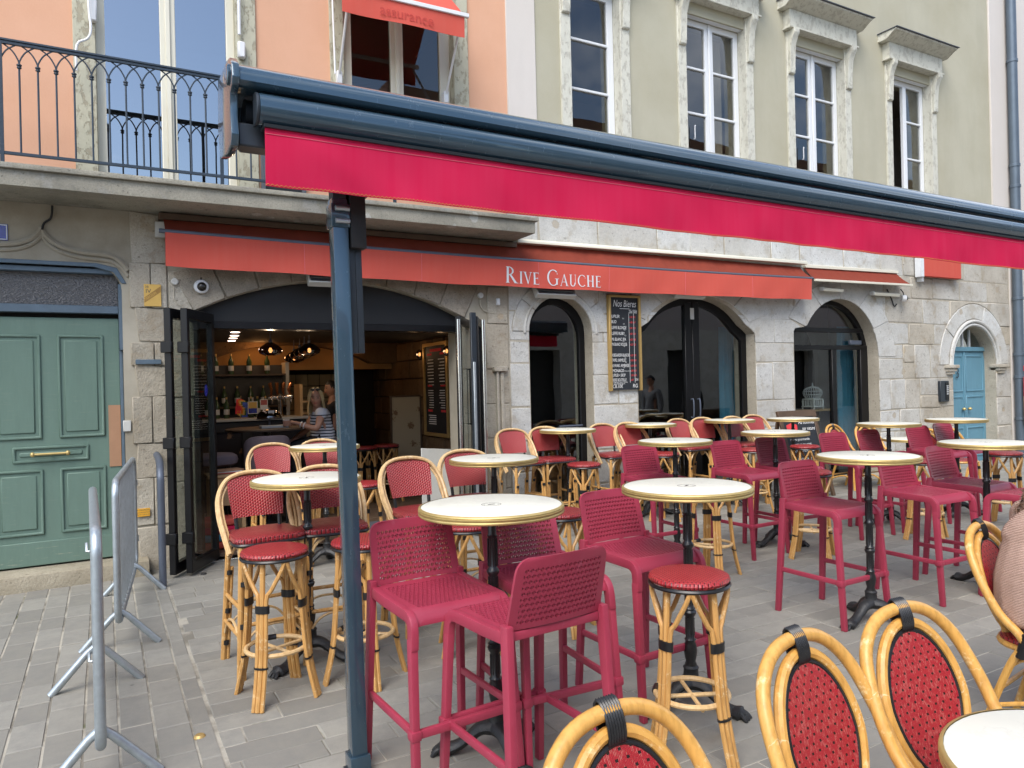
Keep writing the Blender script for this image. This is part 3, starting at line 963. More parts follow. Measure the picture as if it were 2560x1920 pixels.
# green double-panelled door in its blue iron frame
gd = st('door', MB().plate(rect(-1.0, 0.135, 0.15, 2.345), [], FY + 0.10, FY + 0.15), 'door_green', lh, 0.004)
for (a, b, c, d) in ((-0.845, -0.483, 1.267, 2.19), (-0.355, 0.005, 1.267, 2.19), (-0.845, -0.483, 0.42, 0.997), (-0.355, 0.005, 0.42, 0.997), (-0.707, -0.128, 1.06, 1.20)):
    st('door_panel', MB().plate(rect(a, b, c, d), [rect(a + .022, b - .022, c + .022, d - .022)], FY + 0.082, FY + 0.105), 'door_green', gd, 0.006)
    st('door_panel', MB().box(a + .05, b - .05, FY + 0.088, FY + 0.105, c + .05, d - .05), 'door_green', gd, 0.010)
st('weather_board', MB().box(-1.0, 0.135, FY + 0.085, FY + 0.105, 0.15, 0.36), 'door_green', gd, 0.006)
hd = MB().tube([(-0.565, FY + 0.035, 1.133), (-0.28, FY + 0.035, 1.133)], 0.011, 10)
for x in (-0.555, -0.29): hd.lathe([(0.008, -.02), (0.017, -.012), (0.019, 0), (0.017, .012), (0.008, .02)], (x, FY + 0.035, 1.133), 10)
hd.tube([(-0.42, FY + 0.035, 1.133), (-0.42, FY + 0.09, 1.125)], 0.010, 8)
st('door_handle', hd, 'brass', gd)
st('mending_board', MB().box(0.035, 0.132, FY + 0.09, FY + 0.101, 0.98, 1.545), 'brown_board', gd)
st('door_frame', MB().box(0.136, 0.20, FY + 0.02, FY + 0.14, 2.05, 2.66).box(0.136, 0.163, FY + 0.09, FY + 0.16, 0.1, 2.05).box(-1.05, 0.135, FY + 0.045, FY + 0.13, 2.385, 2.455).box(-1.05, 0.13, FY + 0.03, FY + 0.13, 2.745, 2.79), 'blue_iron', lh, 0.004)
st('lintel', MB().plate([(-1.1, 2.80), (-0.05, 2.80), (0.10, 2.76), (0.165, 2.66), (0.205, 2.66), (0.13, 2.80), (-0.03, 2.835), (-1.1, 2.835)], [], FY - 0.012, FY + 0.05), 'blue_iron', lh, 0.004)
st('transom_glass', MB().box(-1.04, 0.134, FY + 0.10, FY + 0.108, 2.456, 2.744), 'glass_hammered', lh)
st('door_step', MB().box(-1.6, 0.33, FY - 0.22, FY + 0.14, -0.05, 0.135), 'step_stone', lh, 0.015, 2)
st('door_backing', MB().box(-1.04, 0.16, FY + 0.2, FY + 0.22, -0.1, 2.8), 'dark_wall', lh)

# black panel filling the head of the bar arch
st('arch_panel', MB().plate([(0.70, 2.335), (3.70, 2.335), (3.70, 2.9), (0.70, 2.9)], [], FY + 0.10, FY + 0.14), 'panel_black', lh)
st('head_rail', MB().box(0.72, 3.68, FY + 0.02, FY + 0.20, 2.262, 2.334), 'alu_black', lh, 0.004)
st('door_sill', MB().box(0.72, 3.68, FY - 0.04, FY + 0.20, -0.04, 0.018), 'chrome', lh, 0.003)

# ------------------------------------------------------------------ right house
rh = thing('town_house', (9.5, FY, 0), 0, 'cream town house with white stone arches along the ground floor', 'house')
WINS = [(5.19, 5.98, 1), (7.11, 8.27, 2), (9.29, 10.49, 2), (11.70, 12.83, 2)]
ZB, ZT = 4.22, 6.74
st('wall', MB().plate(rect(4.221, 15.26, -.2, 3.74), [O_D2, O_D3, O_D4, O_BLUE], FY, FY + 0.42), 'mortar', rh)
st('wall', MB().plate(rect(4.68, 14.73, 3.741, 9.0), [rect(a, b, ZB, ZT) for a, b, c in WINS], FY, FY + 0.42), 'stucco_cream', rh)
st('corner_band', MB().box(4.276, 4.679, FY - 0.02, FY + 0.42, 3.741, 9.0), 'stucco_pale', rh, 0.006)
st('corner_band', MB().box(14.731, 15.26, FY - 0.03, FY + 0.42, 3.741, 9.0), 'stucco_pale', rh, 0.006)
for i, (a, b, n) in enumerate(WINS):
    if n == 1:
        leafs(rh, a, b, ZB, ZT, FY + 0.13, 1, [4.78, 5.42, 6.06], 0.10, 0.15, 'white_frame', 'glass_upper')
    else:
        leafs(rh, a, b, ZB, ZT, FY + 0.13, 2, [4.78, 5.42, 6.06], 0.085, 0.16, 'white_frame', 'glass_upper', skip=(0,) if i == 3 else ())
    so = 0.145
    st('window_surround', MB().box(a - so, a + .005, FY - 0.03, FY + 0.125, ZB - .1, ZT + .2), 'peeling_white', rh, 0.004)
    st('window_surround', MB().box(b - .005, b + so, FY - 0.03, FY + 0.125, ZB - .1, ZT + .2), 'peeling_white', rh, 0.004)
    st('window_sill', MB().box(a - .2, b + .2, FY - 0.10, FY + 0.1, ZB - .12, ZB - .002), 'concrete', rh, 0.006)
    st('window_head', MB().box(a + .006, b - .006, FY + 0.03, FY + 0.11, ZT - .005, ZT + .18), 'white_frame', rh, 0.004)
    hood = st('window_hood', MB().box(a - so - .04, b + so + .04, FY - 0.125, FY + 0.02, 6.93, 7.19)
              .box(a - so - .06, b + so + .06, FY - 0.15, FY + 0.02, 6.90, 6.928)
              .extrude([(0, 0), (-0.16, 0), (-0.30, 0.09), (-0.34, 0.10), (-0.34, 0.125), (0, 0.125)], (a - so - .16, FY + .01, 7.192), (b + so + .16, FY + .01, 7.192), ((0, 1, 0), (0, 0, 1))), 'peeling_white', rh, 0.004)
    st('lead_cap', MB().box(a - so - .18, b + so + .18, FY - 0.36, FY, 7.318, 7.328), 'slate', hood)
    for x in (a - so / 2, b + so / 2):
        brk = [(0, 6.90), (-0.14, 6.90), (-0.145, 6.84), (-0.11, 6.79), (-0.075, 6.70), (-0.06, 6.55), (-0.05, 6.36), (-0.055, 6.33), (-0.045, 6.30), (-0.05, 6.27), (-0.035, 6.25), (0, 6.25)]
        st('bracket', MB().extrude(brk, (x - 0.058, FY - .02, 0), (x + 0.058, FY - .02, 0), ((0, 1, 0), (0, 0, 1))), 'peeling_white', hood, 0.004)
room(rh, 4.4, 14.6, FY + 0.43, 11.5, 4.0, 7.0, 'stucco_pale', 'floor_wood')
st('curtain', MB().grid(lambda u, v: (11.72 + 0.46 * u, FY + 0.33 + 0.02 * math.sin(u * 34), 4.2 + 2.45 * v), 40, 2), 'curtain_navy', rh)
st('curtain', MB().grid(lambda u, v: (8.0 + 0.22 * u, FY + 0.42 + 0.02 * math.sin(u * 20), 4.2 + 2.5 * v), 20, 2), 'stucco_pale', rh)
for a in (7.36, 9.62):
    st('window_handle', MB().tube(cr([(a, FY + .12, 5.05), (a, FY + .10, 5.06), (a, FY + .10, 5.2), (a + .01, FY + .10, 5.24)], 3), 0.008, 6), 'white_paint', rh)

# stones of the ground floor: arch stones first, then courses of blocks round them
ARCH = []
def ring(cx, cz, r0, r1, a0, a1, n, k0=1.0, k1=1.0):
    """wedge stones of an arch; k0, k1 squash the inner and outer curve"""
    out = []
    for i in range(n):
        b0, b1 = a0 + (a1 - a0) * i / n, a0 + (a1 - a0) * (i + 1) / n
        inn = arc(cx, cz, r0, b0, b1, 4, r0 * k0)
        o_ = arc(cx, cz, r1, b0, b1, 4, r1 * k1)
        out.append(inn + o_[::-1])
    return out
rg2 = ring(4.965, 2.28, 0.465, 0.70, 0, 180, 5, 0.946, 0.95)
rg3 = ring(7.25, 2.20, 1.05, 1.42, 24, 156, 5, 0.60, 0.63)
rg4 = ring(10.27, 1.95, 0.93, 1.40, 0, 150, 5, 0.99, 0.86)
rg5 = ring(14.03, 1.80, 0.84, 1.12, 0, 180, 5, 1.0, 1.0)
H_ALL = [O_D2, O_D3, O_D4, O_BLUE]
full2 = arc(4.965, 2.28, 0.70, 0, 180, 20, 0.665) + [(4.265, 2.28)]
full3 = arc(7.25, 2.20, 1.42, 24, 156, 20, 1.42 * 0.63)
full4 = arc(10.27, 1.95, 1.40, 0, 150, 20, 1.204) + [(10.27, 1.95)]
full5 = arc(14.03, 1.80, 1.12, 0, 180, 20)
ROWS = [(-.05, 0.36), (0.36, 0.78), (0.78, 1.26), (1.26, 1.70), (1.70, 2.16), (2.16, 2.58), (2.58, 2.98), (2.98, 3.36), (3.36, 3.735)]
COLS = [(4.225, 4.50), (5.43, 6.15), (8.34, 9.17), (11.215, 13.33), (14.73, 15.25)]
its = []
def rough_rect(x0, x1, z0, z1, j=0.010):
    return [(x + rnd.uniform(-j, j) * (0.3 if x in EDGE else 1), z + rnd.uniform(-j, j)) for x, z in rect(x0, x1, z0, z1)]
EDGE = {v for c_2 in COLS for v in c_2}
for (a, b) in COLS:
    z0 = -.05
    k = 0
    while z0 < 2.1:
        z1 = z0 + rnd.uniform(0.30, 0.58)
        if z1 > 1.95: z1 = 2.16
        if b - a > 1.5:
            cuts = [a]
            while cuts[-1] < b - 0.75: cuts.append(cuts[-1] + rnd.uniform(0.30, 0.66))
            cuts.append(b)
        elif b - a > 0.65:
            cuts = [a, a + (b - a) * rnd.uniform(0.35, 0.65), b] if k % 2 else [a, b]
        else:
            cuts = [a, b]
        for c0_, c1_ in zip(cuts, cuts[1:]):
            if b - a > 1.5 and z1 - z0 > 0.42 and rnd.random() < 0.35:
                zm = (z0 + z1) / 2 + rnd.uniform(-.05, .05)
                its += [rough_rect(c0_, c1_, z0, zm), rough_rect(c0_, c1_, zm, z1)]
            else:
                its.append(rough_rect(c0_, c1_, z0, z1))
        z0 = z1
        k += 1
for (z0, z1) in ((2.16, 2.52), (2.52, 2.95), (2.95, 3.33), (3.33, 3.735)):
    x = 4.225
    while x < 15.2:
        w = rnd.uniform(0.42, 1.05)
        x2 = 15.25 if x + w > 14.9 else x + w
        dz = rnd.uniform(-.03, .03)
        its.append(rough_rect(x, x2, z0, z1, 0.013))
        x = x2
def mid_x(q): return sum(p[0] for p in q) / len(q)
white = [i for i in its if mid_x(i) < 11.75]
blocks(rh, white, H_ALL + [full2, full3, full4, full5], FY - 0.003, 0.02, 'limestone_white', 0.006, 0.009, 0.008)
blocks(rh, [i for i in its if mid_x(i) >= 11.75], H_ALL + [full4, full5], FY - 0.003, 0.02, 'limestone', 0.014, 0.012, 0.012)
blocks(rh, rg2 + rg3 + rg4, H_ALL, FY - 0.010, 0.024, 'limestone_white', 0.008, 0.003, 0.006, 'arch_stone')
blocks(rh, rg5, [O_BLUE], FY - 0.014, 0.024, 'limestone_white', 0.01, 0.004, 0.008, 'arch_stone')
st('moulding', MB().tube([(x, FY - 0.022, z) for x, z in arc(14.03, 1.80, 0.80, 0, 180, 24)], 0.03, 8), 'limestone_white', rh)
st('moulding', MB().tube([(x, FY - 0.012, z) for x, z in arc(14.03, 1.80, 0.735, 0, 180, 24)], 0.025, 8), 'limestone_white', rh)
for x in (13.22, 14.86):
    st('impost', MB().box(x - .16, x + .16, FY - 0.10, FY + 0.1, 1.74, 1.80).box(x - .13, x + .13, FY - 0.07, FY + 0.1, 1.68, 1.738).box(x - .10, x + .10, FY - 0.05, FY + 0.1, 1.63, 1.678), 'limestone', rh, 0.012, 2)
st('moulding', MB().tube([(x, FY - 0.006, z) for x, z in arc(4.965, 2.28, 0.53, -2, 182, 22, 0.50)], 0.022, 6), 'limestone_white', rh)

# blue door with its fanlight
bd = st('door', MB().box(13.31, 14.75, FY + 0.20, FY + 0.25, -0.05, 2.05), 'door_blue', rh, 0.004)
for (a, b) in ((13.42, 13.98), (14.08, 14.66)):
    for (c, d) in ((1.30, 1.98), (0.72, 1.22), (0.08, 0.64)):
        st('door_panel', MB().plate(rect(a, b, c, d), [rect(a + .03, b - .03, c + .03, d - .03)], FY + 0.185, FY + 0.21), 'door_blue', bd, 0.006)
st('transom', MB().box(13.31, 14.75, FY + 0.16, FY + 0.26, 2.051, 2.135), 'door_blue', bd, 0.01)
st('meeting_stile', MB().box(14.01, 14.05, FY + 0.18, FY + 0.21, 0, 2.05), 'door_blue', bd, 0.004)
for x in (13.93, 14.12):
    st('door_knob', MB().lathe([(0.0, -.03), (0.028, -.018), (0.036, 0), (0.028, .018), (0.0, .03)], (x, FY + 0.15, 0.98), 12), 'brass', bd)
texts('house_number', [('3', 0.27, (13.72, FY + 0.176, 1.56))], 'print_dark', bd)
fl = st('fanlight', MB().box(13.31, 14.75, FY + 0.22, FY + 0.228, 2.136, 2.6), 'glass', rh)
for x in (13.8, 14.03, 14.26):
    st('glazing_bar', MB().box(x - .012, x + .012, FY + 0.20, FY + 0.24, 2.136, 2.55), 'sign_white', fl)
st('door_backing', MB().box(13.2, 14.9, FY + 0.40, FY + 0.42, -.1, 2.7), 'dark_wall', rh)

# third house at the right edge
th = thing('town_house', (18.0, FY, 0), 0, 'pale grey plastered house at the right edge behind the downpipe', 'house')
st('wall', MB().plate(rect(15.261, 24, -.2, 9.0), [rect(16.2, 17.3, 4.6, 6.6), rect(16.6, 17.7, -.3, 2.3)], FY - 0.02, FY + 0.4), 'stucco_pale', th)
st('window_surround', MB().plate(rect(16.05, 17.45, 4.45, 6.75), [rect(16.2, 17.3, 4.6, 6.6)], FY - 0.05, FY + 0.05), 'limestone', th, 0.006)
leafs(th, 16.2, 17.3, 4.6, 6.6, FY + 0.12, 2, [5.3, 6.0], 0.08, 0.12, 'wood_oak', 'glass_upper')
st('door', MB().box(16.6, 17.7, FY + 0.2, FY + 0.25, -.05, 2.3), 'wood_dark', th)
# ------------------------------------------------------------------ furniture
def pad(mb, pts, z0, z1, r, dome=0.0):
    """cushion-like slab over a closed outline (x, y) with a rounded edge"""
    n = len(pts)
    cx, cy = sum(p[0] for p in pts) / n, sum(p[1] for p in pts) / n
    def ringz(k, z):
        return [(cx + (x - cx) * k, cy + (y - cy) * k, z) for x, y in pts]
    ext = max(math.hypot(x - cx, y - cy) for x, y in pts)
    e = r / ext
    lv = [ringz(1 - e * 1.2, z0), ringz(1 - e * .3, z0 + (z1 - z0) * .18), ringz(1, z0 + (z1 - z0) * .5), ringz(1 - e * .3, z0 + (z1 - z0) * .82), ringz(1 - e * 1.2, z1), ringz(.6, z1 + dome * .7), ringz(.25, z1 + dome)]
    o = len(mb.v)
    for l in lv: mb.v += l
    for j in range(len(lv) - 1):
        for i in range(n):
            k = (i + 1) % n
            mb.f.append((o + j * n + i, o + j * n + k, o + (j + 1) * n + k, o + (j + 1) * n + i))
    mb.f.append(tuple(o + i for i in reversed(range(n))))
    mb.f.append(tuple(o + (len(lv) - 1) * n + i for i in range(n)))
    return mb
def superellipse(a, b, e, n=32, cy=0.0, taper=0.0):
    out = []
    for k in range(n):
        t = 2 * PI * k / n
        c, s_ = math.cos(t), math.sin(t)
        x = a * math.copysign(abs(c) ** (2 / e), c)
        y = b * math.copysign(abs(s_) ** (2 / e), s_)
        out.append((x * (1 + taper * y / b), y + cy))
    return out
def lerp(a, b, t): return tuple(x + (y - x) * t for x, y in zip(a, b))
def wrap(mb, a, b, r, turns=5):
    """black binding round a cane between a and b, with ridges"""
    n = turns * 2
    return mb.tube([lerp(a, b, i / n) for i in range(n + 1)], [r * (1.0 if i % 2 else 0.93) for i in range(n + 1)], 10)

def make_bar_chair():
    t = thing('wicker_bar_chair', (0, 0, 0), 0, 'x', 'bar chair', 'wicker bar chairs with arched backs')
    seat = pad(MB(), superellipse(0.205, 0.195, 5, 36, -0.01, -0.06), 0.762, 0.805, 0.018, 0.004)
    ob('seat', seat, 'weave_seat', t)
    ob('seat_edge', MB().tube([(x * 0.985, y * 0.985, 0.762) for x, y in superellipse(0.205, 0.195, 5, 36, -0.01, -0.06)], 0.010, 6, True), 'wrap_black', t)
    # arched back of paired canes
    half = [(0.208, -0.035, 0.69), (0.226, 0.03, 0.80), (0.236, 0.10, 0.90), (0.226, 0.165, 1.0), (0.178, 0.212, 1.085), (0.10, 0.236, 1.122), (0.0, 0.243, 1.132)]
    full = half + [(-x, y, z) for x, y, z in reversed(half[:-1])]
    path = cr(full, 5)
    for dy, dr in ((-0.0125, 0.0), (0.0125, 0.004)):
        q = []
        for p in path:
            rad = Vector((p.x, 0, p.z - 0.9))
            if rad.length > 1e-6: rad.normalize()
            q.append(p + Vector((0, dy, 0)) * 0.85 + rad * dr * 0.5 + Vector((0.0, 0, -dy * 0.5)))
        ob('back_arch', MB().tube(q, 0.0135, 8), 'rattan_pale', t)
    ob('back_arch', MB().tube([p + Vector((-0.022 * (1 if p.x > 0 else -1) * min(1, abs(p.x) / .1), 0, -0.022 * max(0, (p.z - 1.0) / .13))) for p in path[3:-3]], 0.009, 6), 'rattan_pale', t)
    # woven panel inside the arch
    def pan(u, v):
        z = 0.872 + v * 0.243
        w = 0.150 + 0.028 * v if v < 0.55 else 0.1655
        if z > 1.0:
            k = (z - 1.0) / 0.118
            w = min(w, 0.215 * math.sqrt(max(0.0, 1 - min(1, k) ** 2)) + 0.02)
        x = (u * 2 - 1) * w
        y = 0.150 + 0.34 * (z - 0.872) - 1.05 * x * x
        return (x, y, z)
    ob('backrest', MB().grid(pan, 18, 18, (0, 0.013, 0.003)), 'weave_back', t)
    for s_ in (-1, 1):
        ob('back_post', wrap(MB(), (s_ * 0.128, 0.128, 0.79), (s_ * 0.132, 0.148, 0.885), 0.0125, 6), 'wrap_black', t)
    feet = {}
    for sx in (-1, 1):
        for sy, y0, y1 in ((-1, -0.165, -0.195), (1, 0.155, 0.235)):
            a, b = (sx * 0.172, y0, 0.765), (sx * 0.205, y1, 0.0)
            feet[(sx, sy)] = (a, b)
            leg = MB().tube([lerp(a, b, k / 5) for k in range(6)], 0.0165, 8)
            off = (-sx * 0.026, sy * -0.004, 0)
            leg.tube([tuple(Vector(lerp(a, b, k / 4)) + Vector(off)) for k in range(1, 5)], 0.0115, 7)
            lo = ob('leg', leg, 'rattan', t)
            for zf in (0.29, 0.60, 0.86):
                p0, p1 = Vector(lerp(a, b, zf - 0.018)), Vector(lerp(a, b, zf + 0.018))
                mid = Vector((-sx * 0.011, 0, 0))
                ob('binding', MB().tube([p0 + mid, p1 + mid], 0.0265, 10, flat=0.78), 'wrap_black', lo)
    def pt(k, f): return Vector(lerp(*feet[k], f))
    for ka, kb, f in (((-1, -1), (1, -1), 0.60), ((-1, 1), (1, 1), 0.55), ((-1, -1), (-1, 1), 0.47), ((1, -1), (1, 1), 0.47), ((-1, -1), (-1, 1), 0.68), ((1, -1), (1, 1), 0.68)):
        p, q = pt(ka, f), pt(kb, f)
        ob('stretcher', MB().tube([p, q], 0.0125, 8), 'rattan', t)
    for ka, kb, f in (((-1, -1), (1, -1), 0.08), ((-1, 1), (1, 1), 0.08), ((-1, -1), (-1, 1), 0.08), ((1, -1), (1, 1), 0.08)):
        # bent braces under the seat spring from both legs and meet below it
        a, b = feet[ka], feet[kb]
        m = (Vector(lerp(a[0], a[1], 0.03)) + Vector(lerp(b[0], b[1], 0.03))) / 2
        for e in (a, b):
            p = [lerp(e[0], e[1], 0.34), lerp(e[0], e[1], 0.22), tuple(Vector(lerp(e[0], e[1], 0.10)) * 0.72 + m * 0.28), tuple(Vector(lerp(e[0], e[1], 0.03)) * 0.42 + m * 0.58)]
            ob('brace', MB().tube(cr(p, 4), 0.0095, 7), 'rattan_pale', t)
        # and a bow under the footrest
        p = [lerp(a[0], a[1], 0.80), tuple(Vector(lerp(a[0], a[1], 0.66)) * 0.8 + Vector(lerp(b[0], b[1], 0.66)) * 0.2), tuple((Vector(lerp(a[0], a[1], 0.62)) + Vector(lerp(b[0], b[1], 0.62))) / 2),
             tuple(Vector(lerp(b[0], b[1], 0.66)) * 0.8 + Vector(lerp(a[0], a[1], 0.66)) * 0.2), lerp(b[0], b[1], 0.80)]
        ob('brace', MB().tube(cr(p, 4), 0.008, 6), 'rattan_pale', t)
    return t

def make_stool():
    t = thing('wicker_bar_stool', (0, 0, 0), 0, 'x', 'bar stool', 'round wicker bar stools')
    ob('seat', pad(MB(), superellipse(0.178, 0.178, 2, 40), 0.757, 0.793, 0.018, 0.005), 'weave_stool', t)
    ob('seat_edge', MB().tube([(x * 0.97, y * 0.97, 0.752) for x, y in superellipse(0.178, 0.178, 2, 36)], 0.009, 6, True), 'wrap_black', t)
    for k in range(4):
        a = PI / 4 + k * PI / 2
        d, n = Vector((math.cos(a), math.sin(a), 0)), Vector((-math.sin(a), math.cos(a), 0))
        prof = [(0.135, 0.755), (0.150, 0.55), (0.170, 0.30), (0.190, 0.16), (0.228, 0.0)]
        main = cr([tuple(d * r + Vector((0, 0, z))) for r, z in prof], 4)
        leg = MB().tube(main, 0.0145, 8)
        for s_ in (-1, 1):
            q = [tuple(d * r + n * s_ * 0.023 + Vector((0, 0, z))) for r, z in prof[1:]]
            q = [tuple(d * 0.118 + n * s_ * 0.115 + Vector((0, 0, 0.752))), tuple(d * 0.128 + n * s_ * 0.098 + Vector((0, 0, 0.70))), tuple(d * 0.140 + n * s_ * 0.045 + Vector((0, 0, 0.60)))] + q[0:]
            leg.tube(cr(q, 3), 0.0112, 7)
        lo = ob('leg', leg, 'rattan', t)
        for z0, z1 in ((0.485, 0.525), (0.205, 0.214)):
            w = MB()
            pts = []
            for z in (z0, z1):
                rz = 0.153 if z0 > .4 else 0.181
                pts.append([d * (rz + 0.0185 * math.sin(b)) + n * (0.0405 * math.cos(b)) + Vector((0, 0, z)) for b in [2 * PI * i / 14 for i in range(14)]])
            w.add(pts[0] + pts[1], [(i, (i + 1) % 14, (i + 1) % 14 + 14, i + 14) for i in range(14)] + [tuple(reversed(range(14))), tuple(range(14, 28))])
            ob('binding', w, 'wrap_black', lo)
    ob('foot_ring', MB().tube([(0.158 * math.cos(2 * PI * k / 32), 0.158 * math.sin(2 * PI * k / 32), 0.262) for k in range(32)], 0.0125, 8, True), 'rattan_pale', t)
    ob('ring_binding', MB().tube([(0.158 * math.cos(b), 0.158 * math.sin(b), 0.262) for b in [1.25 + 0.1 * i for i in range(5)]], 0.0155, 8), 'wrap_black', t)
    for a in (0.25, 0.25 + PI / 2):
        ob('cross_bar', MB().tube([(0.155 * math.cos(a), 0.155 * math.sin(a), 0.25), (-0.155 * math.cos(a), -0.155 * math.sin(a), 0.25)], 0.0095, 7), 'rattan_pale', t)
    return t

def make_plastic_chair():
    t = thing('plastic_bar_chair', (0, 0, 0), 0, 'x', 'bar chair', 'purple plastic bar chairs')
    TH = 0.014
    def perforated(fn, nfn, cols, rows, margin):
        """shell fn(u, v) pierced by pairs of triangles set point to point like split diamonds"""
        mb = MB()
        quads = []
        def P(u, v): return (u, v)
        u0, u1, v0, v1 = margin
        du, dv = (u1 - u0) / cols, (v1 - v0) / rows
        faces = []
        cu = [0.0, u0] + [u0 + (u1 - u0) * k / (cols * 1) for k in range(1, cols)] + [u1, 1.0]
        for j in range(rows):
            va, vb = v0 + j * dv, v0 + (j + 1) * dv
            vm = (va + vb) / 2
            for i in range(cols):
                ua, ub = u0 + i * du, u0 + (i + 1) * du
                flip = (i + j) % 2
                if flip:
                    tip, b0 = ua + du * 0.05, ub - du * 0.09
                else:
                    tip, b0 = ub - du * 0.05, ua + du * 0.09
                hv = dv * 0.42
                A, B, T = (b0, vm - hv), (b0, vm + hv), (tip, vm)
                q00, q10, q11, q01 = (ua, va), (ub, va), (ub, vb), (ua, vb)
                if flip:
                    faces += [[q00, q10, A, T], [q10, q11, B, A], [q11, q01, T, B], [q01, q00, T]]
                else:
                    faces += [[q00, q10, T, A], [q10, q11, T], [q11, q01, B, T], [q01, q00, A, B]]
        # border strips
        for j in range(rows):
            va, vb = v0 + j * dv, v0 + (j + 1) * dv
            faces += [[(0, va), (u0, va), (u0, vb), (0, vb)], [(u1, va), (1, va), (1, vb), (u1, vb)]]
        edges_u = [0.0] + [u0 + i * du for i in range(cols + 1)] + [1.0]
        vt = [v1 + (1 - v1) * k / 6 for k in range(7)]
        for (va, vb) in [(0.0, v0)] + list(zip(vt, vt[1:])):
            if vb - va < 1e-6: continue
            for a, b in zip(edges_u, edges_u[1:]):
                faces.append([(a, va), (b, va), (b, vb), (a, vb)])
        idx, pts = {}, []
        def vid(p):
            k = (round(p[0], 6), round(p[1], 6))
            if k not in idx:
                idx[k] = len(pts)
                pts.append(k)
            return idx[k]
        F = [tuple(vid(p) for p in f) for f in faces]
        front = [Vector(fn(*p)) for p in pts]
        back = [p + Vector(nfn(*q)) * TH for p, q in zip(front, pts)]
        n = len(pts)
        ed = {}
        for f in F:
            for a, b in zip(f, f[1:] + f[:1]): ed[(a, b)] = 1
        allf = list(F) + [tuple(i + n for i in reversed(f)) for f in F]
        for (a, b) in ed:
            if (b, a) not in ed: allf.append((b, a, a + n, b + n))
        return mb.add(front + back, allf)
    HW = 0.213
    def back_pt(u, v):
        # v 0 at the seat, 1 at the top; corners rounded, sides drawn in
        w = HW * (1 - 0.05 * v)
        z = 0.775 + 0.265 * v
        rc = 0.055
        k = (z - (1.04 - rc)) / rc
        if k > 0:
            w -= rc * (1 - math.sqrt(max(0.0, 1 - min(1.0, k) ** 2))) * 0.9
        x = (u * 2 - 1) * w
        return (x, 0.195 + 0.070 * v + 0.018 * (1 - (u * 2 - 1) ** 2), z)
    ob('backrest', perforated(back_pt, lambda u, v: (0, 0.9, 0.1), 34, 10, (0.075, 0.925, 0.06, 0.86)), 'purple', t, angle=50)
    def seat_pt(u, v):
        # v 0 at the back, 1 at the front edge that rolls over
        y = 0.205 - 0.42 * v
        z = 0.770 - 0.012 * math.sin(v * PI) * (1 - (u * 2 - 1) ** 2) + (0.004 if v < .05 else 0)
        if v > 0.88: z -= 0.05 * ((v - 0.88) / 0.12) ** 2
        e = abs(u * 2 - 1)
        if e > 0.9: z -= 0.006 * ((e - .9) / .1)
        return ((u * 2 - 1) * (HW + 0.004), y, z)
    ob('seat', perforated(seat_pt, lambda u, v: (0, 0, -1), 34, 16, (0.10, 0.90, 0.08, 0.90)), 'purple', t, angle=50)
    for s_ in (-1, 1):
        # seat side rail running into the front leg with a round corner
        rail_ = cr([(s_ * 0.212, 0.20, 0.752), (s_ * 0.213, 0.05, 0.745), (s_ * 0.213, -0.13, 0.742), (s_ * 0.214, -0.185, 0.735), (s_ * 0.216, -0.212, 0.70), (s_ * 0.220, -0.218, 0.62)], 4)
        m = MB()
        for a, b in zip(rail_, rail_[1:]):
            pass
        prof = [(-0.016, -0.024), (0.016, -0.024), (0.016, 0.022), (-0.016, 0.022)]
        vs, fs = [], []
        for i, p in enumerate(rail_):
            tn = (rail_[min(i + 1, len(rail_) - 1)] - rail_[max(i - 1, 0)]).normalized()
            sx = Vector((1, 0, 0))
            up = sx.cross(tn).normalized()
            vs += [p + sx * x + up * y for x, y in prof]
            if i:
                o = (i - 1) * 4
                fs += [(o + k, o + (k + 1) % 4, o + (k + 1) % 4 + 4, o + k + 4) for k in range(4)]
        fs += [(0, 1, 2, 3), tuple(len(vs) - 4 + k for k in (3, 2, 1, 0))]
        ob('side_rail', MB().add(vs, fs), 'purple', t, 0.006, 2)
        def taper_leg(a, b, wa, wb):
            a, b = Vector(a), Vector(b)
            q = [(-1, -1), (1, -1), (1, 1), (-1, 1)]
            vs = [a + Vector((x * wa[0], y * wa[1], 0)) for x, y in q] + [b + Vector((x * wb[0], y * wb[1], 0)) for x, y in q]
            return MB().add(vs, [(0, 1, 2, 3), (7, 6, 5, 4), (0, 4, 5, 1), (1, 5, 6, 2), (2, 6, 7, 3), (3, 7, 4, 0)])
        ob('leg', taper_leg((s_ * 0.220, -0.214, 0.66), (s_ * 0.238, -0.262, 0.0), (0.016, 0.021), (0.014, 0.018)), 'purple', t, 0.006, 2)
        ob('leg', taper_leg((s_ * 0.216, 0.212, 0.80), (s_ * 0.238, 0.262, 0.0), (0.015, 0.024), (0.014, 0.019)), 'purple', t, 0.006, 2)
        ob('stretcher', MB().obox((s_ * 0.228, 0.0, 0.30), (0.020, 0.46, 0.032), Matrix.Identity(3)), 'purple', t, 0.007, 2)
        ob('collar', MB().obox((s_ * 0.231, -0.240, 0.30), (0.046, 0.050, 0.042), Matrix.Identity(3)), 'purple', t, 0.012, 2)
    ob('footrest', MB().obox((0, -0.243, 0.30), (0.45, 0.026, 0.034), Matrix.Identity(3)), 'purple', t, 0.009, 2)
    ob('back_rail', MB().obox((0, 0.205, 0.755), (0.40, 0.022, 0.034), Matrix.Identity(3)), 'purple', t, 0.008, 2)
    return t

